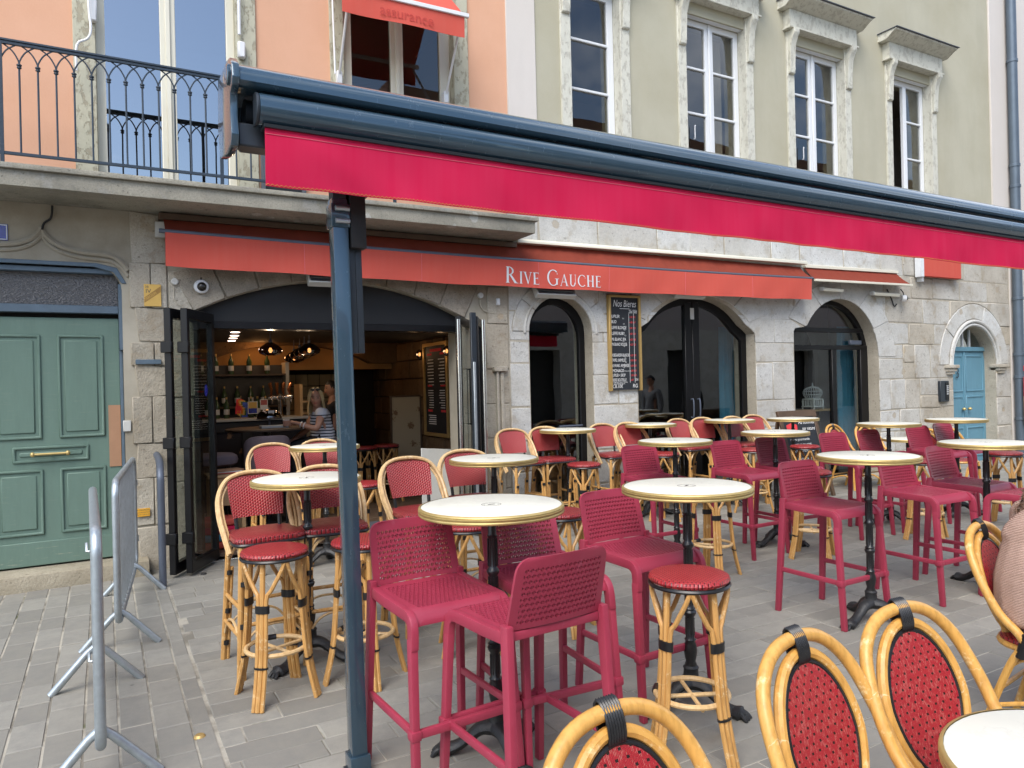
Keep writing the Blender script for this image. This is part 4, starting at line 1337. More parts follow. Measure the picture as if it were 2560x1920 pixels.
def make_table(H=1.115, rad=0.325, low=False):
    t = thing('bistro_table' if low else 'high_bar_table', (0, 0, 0), 0, 'x', 'table', None if low else 'high round bar tables')
    z = H
    ob('tabletop', MB().lathe([(0.10, z - .030), (rad - 0.012, z - .030), (rad - 0.011, z - .002), (rad - 0.014, z)], n=56), 'marble', t)
    rim = [(rad - 0.010, z - .034), (rad - 0.003, z - .035), (rad, z - .031), (rad, z - .025), (rad - .003, z - .0225), (rad, z - .020), (rad + .001, z - .013), (rad - .003, z - .010), (rad, z - .007), (rad - .002, z - .001), (rad - 0.0105, z + .0012)]
    ob('rim', MB().lathe(rim, n=64, cap=False), 'brass', t, angle=60)
    lg = MB()
    n = 40
    for r0, r1 in ((0.042, 0.0445), (0.033, 0.0338)):
        lg.add([(r * math.cos(2 * PI * k / n), r * math.sin(2 * PI * k / n), z + .0006) for r in (r0, r1) for k in range(n)], [(k, (k + 1) % n, (k + 1) % n + n, k + n) for k in range(n)])
    lgo = ob('printed_ring', lg, 'navy', t)
    ob('printed_mark', MB().add([(-0.018, -0.006, z + .0006), (0.018, -0.006, z + .0006), (0.016, 0.006, z + .0006), (-0.016, 0.006, z + .0006)], [(0, 1, 2, 3)]), 'navy', lgo)
    # column: fluted between turned knops
    p = [(0.028, 0.20), (0.030, 0.215), (0.024, 0.23), (0.030, 0.255), (0.034, 0.285), (0.031, 0.31), (0.024, 0.33), (0.029, 0.34), (0.022, 0.35), (0.0215, 0.44)]
    if low:
        p += [(0.021, z - .12), (0.027, z - .11), (0.021, z - .10), (0.024, z - .04), (0.06, z - .032)]
    else:
        p += [(0.0215, 0.455), (0.030, 0.465), (0.034, 0.480), (0.026, 0.490), (0.031, 0.497), (0.0215, 0.507), (0.0215, 0.64), (0.026, 0.648), (0.031, 0.660), (0.026, 0.672), (0.0215, 0.68),
              (0.0205, 0.80), (0.026, 0.807), (0.030, 0.818), (0.025, 0.828), (0.0195, 0.836), (0.0195, 0.97), (0.024, 0.976), (0.0195, 0.984), (0.020, z - .06), (0.034, z - .05), (0.06, z - .032)]
    fl_ = MB().lathe(p, n=16)
    if not low:
        for z0, z1 in ((0.36, 0.45), (0.515, 0.635), (0.685, 0.795), (0.842, 0.965)):
            for k in range(10):
                a = 2 * PI * k / 10
                fl_.tube([(0.0212 * math.cos(a), 0.0212 * math.sin(a), z0), (0.0204 * math.cos(a), 0.0204 * math.sin(a), z1)], 0.0032, 5)
    ob('column', fl_, 'black_iron', t, angle=50)
    ob('bracket_plate', MB().box(-0.16, 0.16, -0.018, 0.018, z - .042, z - .0305).box(-0.018, 0.018, -0.16, 0.16, z - .041, z - .0307), 'black_iron', t, 0.002)
    ob('collar', MB().lathe([(0.040, 0.105), (0.050, 0.11), (0.048, 0.13), (0.038, 0.15), (0.036, 0.19), (0.040, 0.20), (0.030, 0.21)], n=16), 'cast_iron', t)
    foot = MB()
    prof = cr([(0.015, 0, 0.125), (0.07, 0, 0.118), (0.12, 0, 0.082), (0.17, 0, 0.045), (0.215, 0, 0.028), (0.250, 0, 0.026), (0.275, 0, 0.020)], 4)
    rr = []
    for i, q in enumerate(prof):
        s_ = i / (len(prof) - 1)
        rr.append(0.050 - 0.018 * math.sin(min(1, s_ * 1.15) * PI) if s_ < 0.86 else 0.034 - 0.018 * ((s_ - 0.86) / 0.14) ** 2)
    foot.tube(prof, rr, 10, flat=0.75)
    for k in (-1, 0, 1):
        foot.tube(cr([(0.225, k * 0.012, 0.030), (0.262, k * 0.022, 0.030), (0.285, k * 0.026, 0.010), (0.288, k * 0.026, 0.004)], 3), 0.0105, 7)
    for k in range(5):
        foot.tube([(0.09 + k * 0.026, -0.026, 0.082 - k * 0.014), (0.10 + k * 0.026, 0, 0.105 - k * 0.0145), (0.09 + k * 0.026, 0.026, 0.082 - k * 0.014)], 0.0055, 5)
    fm = foot.mesh('foot')
    for k in range(3):
        f = link('foot', fm, 'cast_iron', t)
        f.rotation_euler = (0, 0, 2 * PI * k / 3 + 0.5)
    return t

def make_bistro_chair():
    """low rattan chair with an oval woven back"""
    t = thing('rattan_bistro_chair', (0, 0, 0), 0, 'x', 'chair', 'low rattan bistro chairs with oval backs')
    lean = lambda z: 0.155 + max(0.0, z - 0.45) * 0.30
    ob('seat', pad(MB(), superellipse(0.205, 0.205, 2.6, 36, -0.01), 0.43, 0.462, 0.016, 0.003), 'weave_stool', t)
    ob('seat_ring', MB().tube([(x, y, 0.428) for x, y in superellipse(0.203, 0.203, 2.6, 36, -0.01)], 0.0145, 8, True), 'rattan_near', t)
    oc, oa, ob_ = 0.655, 0.145, 0.195
    def oval(a, b, ph, drop=0.0):
        x = a * math.sin(ph) * (1 - 0.16 * math.cos(ph) * -1 * (1 if math.cos(ph) < 0 else 0))
        z = oc + b * math.cos(ph)
        return (x, lean(z) - 0.25 * x * x, z)
    N = 40
    def pan(u, v):
        ph = 2 * PI * u
        x, y, z = oval(oa * v, ob_ * v, ph)
        return (x, lean(z) - 0.25 * x * x - 0.007, z)
    ob('backrest', MB().grid(pan, N, 8, (0, 0.016, 0)), 'weave_bistro', t)
    ob('piping', MB().tube([oval(oa + .003, ob_ + .003, 2 * PI * k / N) for k in range(N)], 0.0095, 8, True), 'wrap_black', t)
    inner = []
    for k in range(23):
        ph = -2.45 + 4.9 * k / 22
        inner.append(oval(oa + 0.026, ob_ + 0.026, ph))
    x0 = inner[0][0]
    inner = [(x0 * 1.02, lean(0.44), 0.44)] + inner + [(-x0 * 1.02, lean(0.44), 0.44)]
    ob('inner_hoop', MB().tube(cr(inner, 2), 0.0160, 9), 'rattan_near', t)
    ho = [(0.222, 0.02, 0.42), (0.228, 0.06, 0.50), (0.236, lean(.58) - .06, 0.58), (0.234, lean(.70) - .03, 0.70), (0.198, lean(.82) - .008, 0.82), (0.115, lean(.895), 0.895), (0, lean(.915), 0.918)]
    ho = ho + [(-x, y, z) for x, y, z in reversed(ho[:-1])]
    ob('outer_hoop', MB().tube(cr(ho, 5), 0.0190, 10), 'rattan_near', t)
    w = MB()
    for k in range(7):
        x = -0.0225 + k * 0.0075
        # binding round both hoops at the crown
        zc = 0.5 * (0.918 + oc + ob_ + 0.026)
        yc = lean(zc)
        n = 14
        w.tube([(x, yc + 0.0215 * math.cos(2 * PI * i / n) * 1.0 + (0.047 * math.sin(2 * PI * i / n)) * 0.30, zc + 0.047 * math.sin(2 * PI * i / n)) for i in range(n)], 0.0042, 5, True)
    ob('crown_binding', w, 'wrap_black', t)
    for s_ in (-1, 1):
        l = ob('leg', MB().tube(cr([(s_ * 0.226, 0.045, 0.455), (s_ * 0.215, 0.10, 0.36), (s_ * 0.205, 0.17, 0.18), (s_ * 0.205, 0.225, 0.0)], 4), 0.0165, 8), 'rattan_near', t)
        ob('binding', wrap(MB(), (s_ * 0.2285, 0.030, 0.505), (s_ * 0.221, 0.062, 0.40), 0.0215, 9), 'wrap_black', l)
        l = ob('leg', MB().tube(cr([(s_ * 0.185, -0.13, 0.43), (s_ * 0.19, -0.15, 0.30), (s_ * 0.195, -0.17, 0.0)], 4), 0.0165, 8), 'rattan_near', t)
        ob('binding', wrap(MB(), (s_ * 0.188, -0.14, 0.37), (s_ * 0.189, -0.145, 0.33), 0.020, 4), 'wrap_black', l)
        ob('stretcher', MB().tube(cr([(s_ * 0.193, -0.155, 0.15), (s_ * 0.19, 0.0, 0.20), (s_ * 0.205, 0.18, 0.15)], 4), 0.0105, 7), 'rattan_near', t)
        ob('brace', MB().tube(cr([(s_ * 0.20, 0.16, 0.22), (s_ * 0.19, 0.10, 0.35), (s_ * 0.185, -0.0, 0.415)], 4), 0.0095, 7), 'rattan_near', t)
    ob('stretcher', MB().tube([(-0.20, 0.18, 0.2), (0.20, 0.18, 0.2)], 0.0105, 7), 'rattan_near', t)
    ob('brace', MB().tube(cr([(-0.19, -0.15, 0.22), (-0.12, -0.15, 0.36), (0, -0.17, 0.41), (0.12, -0.15, 0.36), (0.19, -0.15, 0.22)], 4), 0.0095, 7), 'rattan_near', t)
    return t

def place(proto, spots, first=[{}]):
    k = proto.name
    for i, (x, y, a, lab) in enumerate(spots):
        o = proto if i == 0 else copy_tree(proto)
        o.location = (x, y, 0)
        o.rotation_euler = (0, 0, R(a))
        o['label'] = lab

place(make_table(), [
    (1.50, 2.90, 0, 'high round table with gold rim ringed by three purple chairs, nearest the navy post'),
    (2.56, 2.80, 25, 'high round table behind the lone round stool nearest the camera'),
    (1.06, 4.47, 60, 'high round table half hidden behind the navy post, beside the leftmost wicker chairs'),
    (2.47, 4.72, 10, 'high round table directly behind the nearest one, before the grey leaning panel'),
    (1.80, 6.86, 40, 'high round table standing just outside the bar doorway by the seated woman'),
    (4.64, 7.02, 15, 'high round table in front of the narrow arched glass door'),
    (5.90, 7.08, 50, 'high round table standing below the beer menu blackboard'),
    (4.42, 4.97, 80, 'high round table behind a purple chair back, in line with the beer menu'),
    (7.13, 6.96, 20, 'high round table in front of the right leaf of the wide glass doors'),
    (5.80, 5.06, 30, 'high round table with two purple chairs in the middle row, left of the easel board'),
    (7.86, 6.56, 70, 'high round table whose column stands in front of the easel chalkboard'),
    (7.58, 5.04, 5, 'high round table in front of the doorway with the white birdcage'),
    (8.69, 4.93, 45, 'high round table in front of the blue door with number three'),
    (4.46, 3.12, 33, 'large looking high round table in the right foreground with its whole column in view'),
    (5.90, 3.13, 55, 'high round table cut by the right edge above the curly haired woman'),
])
place(make_bar_chair(), [
    (0.83, 4.60, 4, 'wicker bar chair with red woven back, leftmost on the terrace'),
    (1.38, 6.95, 2, 'wicker bar chair before the mauve armchair inside the bar'),
    (1.87, 7.12, -2, 'wicker bar chair by the bar doorway, behind the table beside the navy post'),
    (1.24, 4.62, -4, 'wicker bar chair half hidden by the navy post, behind the round table'),
    (1.90, 4.74, 3, 'wicker bar chair in front of the open doorway, right of the navy post'),
    (2.44, 4.98, -3, 'wicker bar chair before the grey leaning panel, behind the two round tables'),
    (4.02, 7.02, 2, 'wicker bar chair against the pier left of the narrow arched door'),
    (4.46, 7.05, -3, 'wicker bar chair in front of the left side of the narrow arched door'),
    (5.26, 6.99, 2, 'wicker bar chair right of the narrow arched door'),
    (5.62, 6.96, -2, 'wicker bar chair under the beer menu blackboard'),
    (6.53, 7.06, 3, 'wicker bar chair before the left leaf of the wide glass doors'),
    (6.92, 7.04, -3, 'wicker bar chair before the meeting bars of the wide glass doors'),
    (7.36, 6.92, 2, 'wicker bar chair before the blue curtain in the wide glass doors'),
    (7.80, 6.98, -2, 'wicker bar chair nearest the easel chalkboard'),
])
place(make_plastic_chair(), [
    (1.24, 2.92, 3, 'purple plastic bar chair right beside the navy post'),
    (1.78, 2.92, -3, 'purple plastic bar chair behind the nearest high table, its back seen under the top'),
    (1.42, 2.49, 184, 'purple plastic bar chair with its back to the camera'),
    (2.47, 3.06, 2, 'purple plastic bar chair behind the lone round stool in the foreground'),
    (4.40, 5.20, -2, 'purple plastic bar chair of which only the back shows above the second nearest table'),
    (5.33, 4.99, 2, 'purple plastic bar chair left of the middle table with two purple chairs'),
    (5.94, 5.00, -3, 'purple plastic bar chair just left of the easel chalkboard'),
    (4.38, 3.36, 1, 'purple plastic bar chair standing alone in the right foreground with all legs visible'),
    (6.85, 4.95, -3, 'purple plastic bar chair back seen before the doorway with the birdcage'),
    (7.45, 4.93, 3, 'purple plastic bar chair back behind the column before the blue curtain doorway'),
    (5.40, 3.30, -2, 'purple plastic bar chair between the two right foreground tables'),
    (6.12, 3.36, 2, 'purple plastic bar chair behind the column of the table at the right edge'),
    (8.32, 4.92, -3, 'purple plastic bar chair left of the blue door with a rattan chair behind it'),
    (8.98, 5.00, 2, 'purple plastic bar chair in front of the blue door'),
    (5.90, 2.80, 181, 'purple plastic bar chair at the right edge turned away, half hidden by curly hair'),
])
place(make_stool(), [
    (0.79, 4.10, 8, 'round red wicker stool in front of the leftmost wicker chair'),
    (1.27, 4.06, 40, 'round red wicker stool half hidden behind the navy post'),
    (2.03, 6.45, 20, 'round red wicker stool just right of the navy post by the doorway'),
    (4.44, 6.42, 5, 'round red wicker stool in front of the narrow arched door'),
    (2.25, 2.46, 50, 'round red wicker stool alone in the foreground, the largest of the stools'),
    (4.46, 4.58, 15, 'round wicker stool whose legs show under the second nearest high table'),
    (5.64, 4.52, 30, 'round wicker stool behind the lone purple chair in the right foreground'),
    (7.66, 6.22, 60, 'round red wicker stool in front of the easel chalkboard'),
    (7.18, 4.40, 25, 'round red wicker stool between purple chairs behind the right foreground table'),
    (8.45, 4.30, 10, 'round red wicker stool nearest the right edge, before the drainpipe'),
    (5.79, 6.70, 45, 'round red wicker stool in front of the beer menu pier'),
    (6.92, 6.38, 0, 'round red wicker stool in front of the wide glass doors'),
    (2.66, 4.14, 35, 'round red wicker stool peeping out right of the nearest table'),
    (1.97, 4.15, 70, 'round red wicker stool hidden under the left of the nearest table'),
])
place(make_bistro_chair(), [
    (0.985, 1.03, 4, 'rattan bistro chair cut by the bottom edge, leftmost of the three'),
    (1.715, 1.125, 6, 'rattan bistro chair with oval red back, middle of the three in the foreground'),
    (2.145, 1.125, -4, 'rattan bistro chair in the foreground beside the white marble table'),
    (3.70, 1.69, 8, 'rattan bistro chair in which the curly haired woman sits'),
    (9.55, 6.95, 4, 'small rattan chair with double hoop in front of the birdcage doorway'),
    (9.95, 6.75, -6, 'small rattan chair with double hoop at the right of the birdcage doorway'),
    (9.80, 5.80, 90, 'small rattan chair behind the purple chair left of the blue door'),
    (10.35, 5.85, 85, 'small rattan chair behind the purple chair in front of the blue door'),
])
lt = make_table(0.745, 0.33, True)
place(lt, [(1.95, 0.79, 0, 'low round marble table with brass rim in the bottom right corner'),
           (9.90, 6.30, 20, 'low white round table far back before the stone wall by the birdcage doorway'),
           (4.16, 1.40, 40, 'low round table just past the right edge in front of the curly haired person')])
# ------------------------------------------------------------------ glazed doors in the arches
def arch_door(name, opening, y, frame, bars, mids, pane_split, mat='alu_black'):
    """dark metal frame that follows an arched opening; every glass field a pane of its own"""
    xs = [p[0] for p in opening]
    x0, x1 = min(xs), max(xs)
    cx = (x0 + x1) / 2
    def shrink(d):
        zmax = max(p[1] for p in opening)
        out = []
        for x, z in opening:
            if z < 0: out.append((x + d if x < cx else x - d, 0.05))
            else:
                k = (zmax - d - 0.0) / zmax
                out.append((cx + (x - cx) * (1 - d / (x1 - cx)), z - d * (1 if z > 2.2 else 0.3)))
        return out
    outer = [(cx + (x - cx) * 1.02, z + (0.03 if z > 0 else 0.2)) for x, z in opening]
    inner = shrink(frame)
    fr = st(name, MB().plate(outer, [inner], y, y + 0.07), mat, rh, 0.005)
    for b in bars:
        st('frame_bar', MB().box(b[0], b[1], y - 0.008, y + 0.06, b[2], b[3]), mat, fr, 0.005)
    for q in pane_split:
        st('pane', MB().plate([p for p in inner], [rect(-50, q[0], -5, 9), rect(q[1], 50, -5, 9), rect(-50, 50, -5, q[2]), rect(-50, 50, q[3], 9)], y + 0.03, y + 0.036), 'glass', fr)
    return fr
d2 = arch_door('arched_glass_door', O_D2, FY + 0.17, 0.085, [(4.5, 5.43, 0.0, 0.16)], [], [(4.4, 5.6, 0.1, 3.0)])
st('push_bar', MB().tube([(4.98, FY + 0.12, 1.10), (5.33, FY + 0.12, 1.10)], 0.014, 8), 'steel_grey', d2)
d3 = arch_door('double_glass_door', O_D3, FY + 0.17, 0.10, [(7.14, 7.27, 0.0, 2.74), (7.28, 7.41, 0.0, 2.74), (6.15, 8.34, 0.0, 0.16)], [], [(6.0, 7.15, 0.1, 3.0), (7.40, 8.5, 0.1, 3.0)])
for x in (7.22, 7.34):
    st('door_handle', MB().tube(cr([(x, FY + 0.16, 1.12), (x, FY + 0.11, 1.13), (x, FY + 0.11, 1.36), (x, FY + 0.16, 1.37)], 3), 0.011, 7), 'steel_grey', d3)
st('sticker', MB().box(7.24, 7.31, FY + 0.155, FY + 0.16, 2.50, 2.66), 'grey_plastic', d3)
d4 = arch_door('arched_glass_door', O_D4, FY + 0.20, 0.07, [(9.17, 11.2, 2.36, 2.43), (9.17, 11.2, 2.08, 2.15), (10.30, 10.40, 0.0, 2.1), (11.02, 11.2, 0.0, 2.1), (9.17, 11.2, 0.0, 0.14)], [],
               [(9.0, 10.32, 0.1, 2.10), (10.38, 11.05, 0.1, 2.10), (9.0, 11.3, 2.14, 2.38), (9.0, 11.3, 2.42, 3.2)])
st('door_closer', MB().box(10.72, 11.0, FY + 0.15, FY + 0.20, 2.16, 2.23), 'steel_grey', d4, 0.006)
st('threshold', MB().box(9.0, 11.4, FY - 0.35, FY + 0.3, -0.05, 0.035), 'step_stone', rh, 0.01)
st('threshold', MB().box(6.0, 8.5, FY - 0.12, FY + 0.3, -0.05, 0.03), 'step_stone', rh, 0.01)
# dining room behind those doors
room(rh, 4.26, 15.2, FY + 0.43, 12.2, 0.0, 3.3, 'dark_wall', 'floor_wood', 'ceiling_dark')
st('back_arch', MB().plate([(9.6, 0), (9.9, 0), (9.9, 1.9)] + [(x, z) for x, z in arc(10.9, 1.9, 1.0, 180, 0, 12)] + [(11.9, 0), (12.2, 0), (12.2, 3.25), (9.6, 3.25)], [], 9.3, 9.4), 'stucco_pale', rh)
def drape(x0, x1, y, z0, z1, folds, amp):
    return MB().grid(lambda u, v: (x0 + (x1 - x0) * u + 0.05 * (1 - v) * math.sin(u * 5), y + amp * math.sin(u * folds * 2 * PI) * (1.1 - 0.4 * v) + 0.02 * math.sin(u * 7 + v * 3), z0 + (z1 - z0) * v), folds * 10, 8, (0, 0.006, 0))
tag(st('curtain', drape(8.28, 8.62, 8.25, 0.1, 2.45, 5, 0.03), 'curtain_blue'), 'blue curtain inside the wide double glass doors', 'curtain', 'blue curtains behind the glass')
tag(st('curtain', drape(11.02, 11.52, 8.22, 0.1, 2.5, 6, 0.035), 'curtain_blue'), 'blue curtain hanging beside the white birdcage', 'curtain', 'blue curtains behind the glass')
tb = thing('shelf_table', (10.65, 8.45, 0), 0, 'pale wooden shelf table under the birdcage', 'table')
st('shelf', MB().box(10.05, 11.0, 8.25, 8.65, 1.06, 1.09), 'wood_pale', tb, 0.004)
st('shelf', MB().box(10.05, 11.0, 8.25, 8.65, 0.62, 0.64), 'wood_pale', tb, 0.004)
for x in (10.08, 10.97):
    for y in (8.28, 8.62):
        st('leg', MB().box(x - .02, x + .02, y - .02, y + .02, 0, 1.06), 'wood_pale', tb)
bc = thing('birdcage', (10.60, 8.42, 1.09), 0, 'white domed birdcage on a shelf behind glass', 'birdcage')
base = MB().box(-.13, .13, -.13, .13, 0.04, 0.06).box(-.12, .12, -.12, .12, 0.165, 0.185)
for x in (-.115, .115):
    for y in (-.115, .115): base.lathe([(0.008, 0), (0.014, 0.02), (0.008, 0.04), (0.011, 0.1), (0.016, 0.13), (0.008, 0.165)], (x, y, 0), 8)
for k in range(5):
    for s_ in (-1, 1):
        base.box(-.10 + k * .05 - .009, -.10 + k * .05 + .009, s_ * .115 - .004, s_ * .115 + .004, 0.06, 0.165)
        base.box(s_ * .115 - .004, s_ * .115 + .004, -.10 + k * .05 - .009, -.10 + k * .05 + .009, 0.06, 0.165)
ob('base', base, 'white_paint', bc)
prof_d = [(0.115, 0.20), (0.150, 0.25), (0.157, 0.29), (0.140, 0.335), (0.09, 0.37), (0.03, 0.39), (0.0, 0.395)]
dm = MB()
for k in range(22):
    a = 2 * PI * k / 22
    dm.tube([(r * math.cos(a), r * math.sin(a), z) for r, z in prof_d], 0.0042, 5)
for r, z in ((0.12, 0.19), (0.15, 0.25), (0.15, 0.31), (0.09, 0.37)):
    dm.tube([(r * math.cos(2 * PI * k / 28), r * math.sin(2 * PI * k / 28), z) for k in range(28)], 0.0045, 5, True)
ob('dome', dm, 'white_paint', bc)
ob('finial', MB().lathe([(0.012, 0.39), (0.02, 0.40), (0.008, 0.415), (0.012, 0.43), (0.0, 0.46)], n=8), 'white_paint', bc)
tag(st('branch', MB().tube(cr([(9.75, 8.6, 1.9), (9.85, 8.6, 1.75), (9.9, 8.62, 1.5), (10.0, 8.6, 1.35)], 5), [0.012] * 16, 6), 'wood_pale'), 'thin bare branch standing behind the glass left of the birdcage', 'branch')

# ------------------------------------------------------------------ folding doors of the bar
def leaf(a, b, name, hinge=True):
    """one glazed leaf standing between plan points a and b"""
    a, b = Vector((*a, 0)), Vector((*b, 0))
    w = (b - a).length
    rot = Matrix.Rotation(math.atan2(b.y - a.y, b.x - a.x), 4, 'Z')
    T = Matrix.Translation(a) @ rot
    def tr(o):
        o.data.transform(T)
        return o
    fr = st(name, MB().plate(rect(0, w, 0.03, 2.40), [rect(0.055, w - 0.055, 0.13, 2.31)], -0.03, 0.03), 'alu_black', lh, 0.005)
    tr(fr)
    tr(st('pane', MB().box(0.05, w - 0.05, -0.006, 0.006, 0.125, 2.315), 'glass', fr))
    if hinge:
        for z in (0.35, 1.2, 2.05):
            tr(st('hinge', MB().box(-0.03, 0.02, -0.05, 0.05, z - .05, z + .05), 'alu_black', fr, 0.006))
    return fr, T
fa, _ = leaf((0.50, 7.13), (0.80, 7.62), 'folding_door')
fb, _ = leaf((0.635, 7.12), (0.925, 7.62), 'folding_door')
st('sticker', MB().lathe([(0.0, -.001), (0.03, -.001), (0.03, .001), (0, .001)], (0, 0, 0), 16), 'sign_blue', fb).data.transform(Matrix.Translation((0.85, 7.47, 1.66)) @ Matrix.Rotation(R(60), 4, 'Z') @ Matrix.Rotation(R(90), 4, 'X') @ Matrix.Diagonal((1, 1.9, 1, 1)))
fc, _ = leaf((3.36, 7.18), (3.70, 7.64), 'folding_door', False)
fd, _ = leaf((3.56, 7.16), (3.84, 7.62), 'folding_door', False)
for p, f in (((3.345, 7.14), fc), ((3.64, 7.13), fd)):
    st('pull_bar', MB().tube([(p[0], p[1], 0.1), (p[0], p[1], 2.36)], 0.022, 12), 'chrome', f)
st('lock_rail', MB().box(3.505, 3.535, 7.115, 7.135, 0.2, 1.9), 'galvanised', fd, 0.003)
st('edge_rail', MB().box(3.495, 3.56, 7.136, 7.17, 0.03, 2.44), 'navy_dark', fd, 0.004)

# ------------------------------------------------------------------ big awning on its post
aw = thing('patio_awning', (0.94, 3.15, 0), 0, 'navy cassette awning with bright pink valance on a square post', 'awning')
AX0, AX1 = 0.455, 8.2
def zt(x): return -0.0045 * (x - 0.5)
def prof_x(name, prof, x0, x1, mat, bev=0.0, angle=38, parent=None):
    n = 24
    m = MB()
    k = len(prof)
    for i in range(n + 1):
        x = x0 + (x1 - x0) * i / n
        m.v += [(x, y, z + zt(x)) for y, z in prof]
        if i:
            o = (i - 1) * k
            m.f += [(o + j, o + (j + 1) % k, o + (j + 1) % k + k, o + j + k) for j in range(k)]
    m.f += [tuple(range(k)), tuple(n * k + j for j in reversed(range(k)))]
    return st(name, m, mat, parent or aw, bev, 1, angle)
cp = [(p.y, p.z) for p in cr([(0, 3.20, 2.935), (0, 3.07, 2.932), (0, 2.985, 2.918), (0, 2.93, 2.892), (0, 2.90, 2.858), (0, 2.892, 2.825)], 5)]
cass = prof_x('cassette', [(3.28, 2.90)] + cp + [(2.905, 2.812), (2.935, 2.806), (2.99, 2.806), (2.99, 2.83), (3.20, 2.83), (3.28, 2.70)], AX0 + .02, AX1, 'navy')
prof_x('fabric_roll', arc(3.08, 2.755, 0.062, 0, 345, 16), AX0 + .06, AX1, 'navy_dark')
fp = [(p.y, p.z) for p in cr([(0, 2.93, 2.792), (0, 2.895, 2.786), (0, 2.868, 2.765), (0, 2.858, 2.732), (0, 2.864, 2.70), (0, 2.885, 2.676), (0, 2.90, 2.668)], 4)]
prof_x('front_bar', fp + [(2.945, 2.668), (2.945, 2.792)], AX0 + .085, AX1, 'navy', 0, 45)
prof_x('front_bar_lip', [(2.876, 2.667), (2.945, 2.667), (2.945, 2.655), (2.880, 2.655)], AX0 + .10, AX1, 'navy_dark')
st('bar_end_cap', MB().extrude([(y, z) for y, z in fp] + [(2.945, 2.668), (2.945, 2.792)], (AX0 + .072, 0, 0), (AX0 + .084, 0, 0), ((0, 1, 0), (0, 0, 1))), 'navy_dark', aw, 0.002)
ep = [(2.885, 2.83), (2.90, 2.885), (2.945, 2.922), (3.03, 2.942), (3.20, 2.944), (3.27, 2.90), (3.29, 2.75), (3.25, 2.62), (3.06, 2.585), (2.955, 2.59), (2.935, 2.63), (2.955, 2.70), (2.95, 2.79), (2.90, 2.805)]
ec = st('end_cap', MB().extrude(ep, (AX0 - .01, 0, 0), (AX0 + .019, 0, 0), ((0, 1, 0), (0, 0, 1))), 'navy', aw, 0.006, 2)
st('end_screw_cover', MB().lathe([(0.04, 0), (0.04, 0.01), (0.034, 0.014), (0, 0.014)], (0, 0, 0), 20), 'navy', ec).data.transform(Matrix.Translation((AX0 - .009, 2.955, 2.86)) @ Matrix.Rotation(R(-90), 4, 'Y'))
st('folding_arm', MB().box(AX0 + .02, AX0 + .30, 2.97, 3.04, 2.60, 2.69).box(AX0 + .04, 2.6, 3.05, 3.10, 2.61, 2.66), 'navy_dark', aw, 0.006)
def val(u, v):
    x = AX0 + .105 + (AX1 - AX0 - .12) * u
    z = 2.657 - 0.222 * v + zt(x)
    pk = math.exp(-((x - 0.70 - 0.25 * v) / 0.10) ** 2) * 0.010 * math.sin(v * PI)
    y = 2.892 + 0.006 * math.sin(x * 7 + v * 2) * v + 0.004 * math.sin(x * 19 - v * 4) * v - pk + 0.008 * v
    z += -0.0015 * math.sin(x * 5.0) * v + 0.0008 * math.sin(x * 17) * v
    return (x, y, z)
va = st('valance', MB().grid(val, 420, 10, (0, 0.0025, 0)), 'cloth_pink', aw, angle=60)
def trim(v, dz, amp, fr):
    m = MB()
    pts = []
    for i in range(900):
        p = val(i / 899, v)
        pts.append((p[0], p[1] - 0.002, p[2] + dz + amp * ((i % 2) * 2 - 1)))
    return m.tube(pts, 0.0011, 4)
simple('thread_pale', (0.72, 0.20, 0.25), 0.8)
simple('thread_gold', (0.62, 0.30, 0.06), 0.8)
st('stitching', trim(0.11, 0, 0, 1), 'thread_pale', va)
st('hem_stitching', trim(0.985, 0.002, 0.0035, 1), 'thread_gold', va)
PX, PY = 0.930, 3.10
TL = -0.030          # the post leans a little
def slant(z): return PX + TL * (z - 0.0) / 2.4
def post(name, w0, w1, z0, z1, d, mat, parent, ox=0.0, oy=0.0, bev=0.006):
    m = MB()
    vs = []
    for z in (z0, z1):
        cx = slant(z) + ox
        vs += [(cx + w0, PY + oy - d, z), (cx + w1, PY + oy - d, z), (cx + w1, PY + oy + d, z), (cx + w0, PY + oy + d, z)]
    m.add(vs, [(0, 3, 2, 1), (4, 5, 6, 7), (0, 1, 5, 4), (1, 2, 6, 5), (2, 3, 7, 6), (3, 0, 4, 7)])
    return st(name, m, mat, parent, bev, 2)
pst = post('post', -0.038, 0.030, 0.02, 2.46, 0.036, 'navy', aw)
post('base_sleeve', -0.048, 0.040, 0.006, 0.075, 0.047, 'navy', pst)
post('base_plate', -0.056, 0.048, -0.001, 0.0055, 0.055, 'navy_dark', pst, bev=0.003)
post('upper_tube', -0.034, 0.026, 2.46, 2.66, 0.032, 'navy_dark', pst)
cl = post('clamp', -0.045, 0.037, 2.335, 2.435, 0.044, 'navy', pst)
for z in (2.36, 2.412):
    st('clamp_bolt', MB().tube([(slant(z) - 0.03, PY - 0.052, z), (slant(z) + 0.03, PY - 0.052, z)], 0.011, 10), 'galvanised', cl)
post('cable_channel', 0.034, 0.062, 1.80, 2.46, 0.020, 'navy_dark', aw, 0.0, 0.012, 0.003)
post('cable_channel', 0.063, 0.092, 1.80, 2.46, 0.018, 'navy_dark', aw, 0.0, 0.012, 0.003)
post('motor_box', 0.030, 0.098, 2.25, 2.60, 0.028, 'panel_black', aw, 0.006, -0.02, 0.004)
st('head_bracket', MB().extrude([(0.89, 2.60), (1.12, 2.60), (1.05, 2.50), (0.94, 2.46), (0.89, 2.46)], (0, 3.10, 0), (0, 3.19, 0), ((1, 0, 0), (0, 0, 1))), 'navy_dark', aw, 0.004)

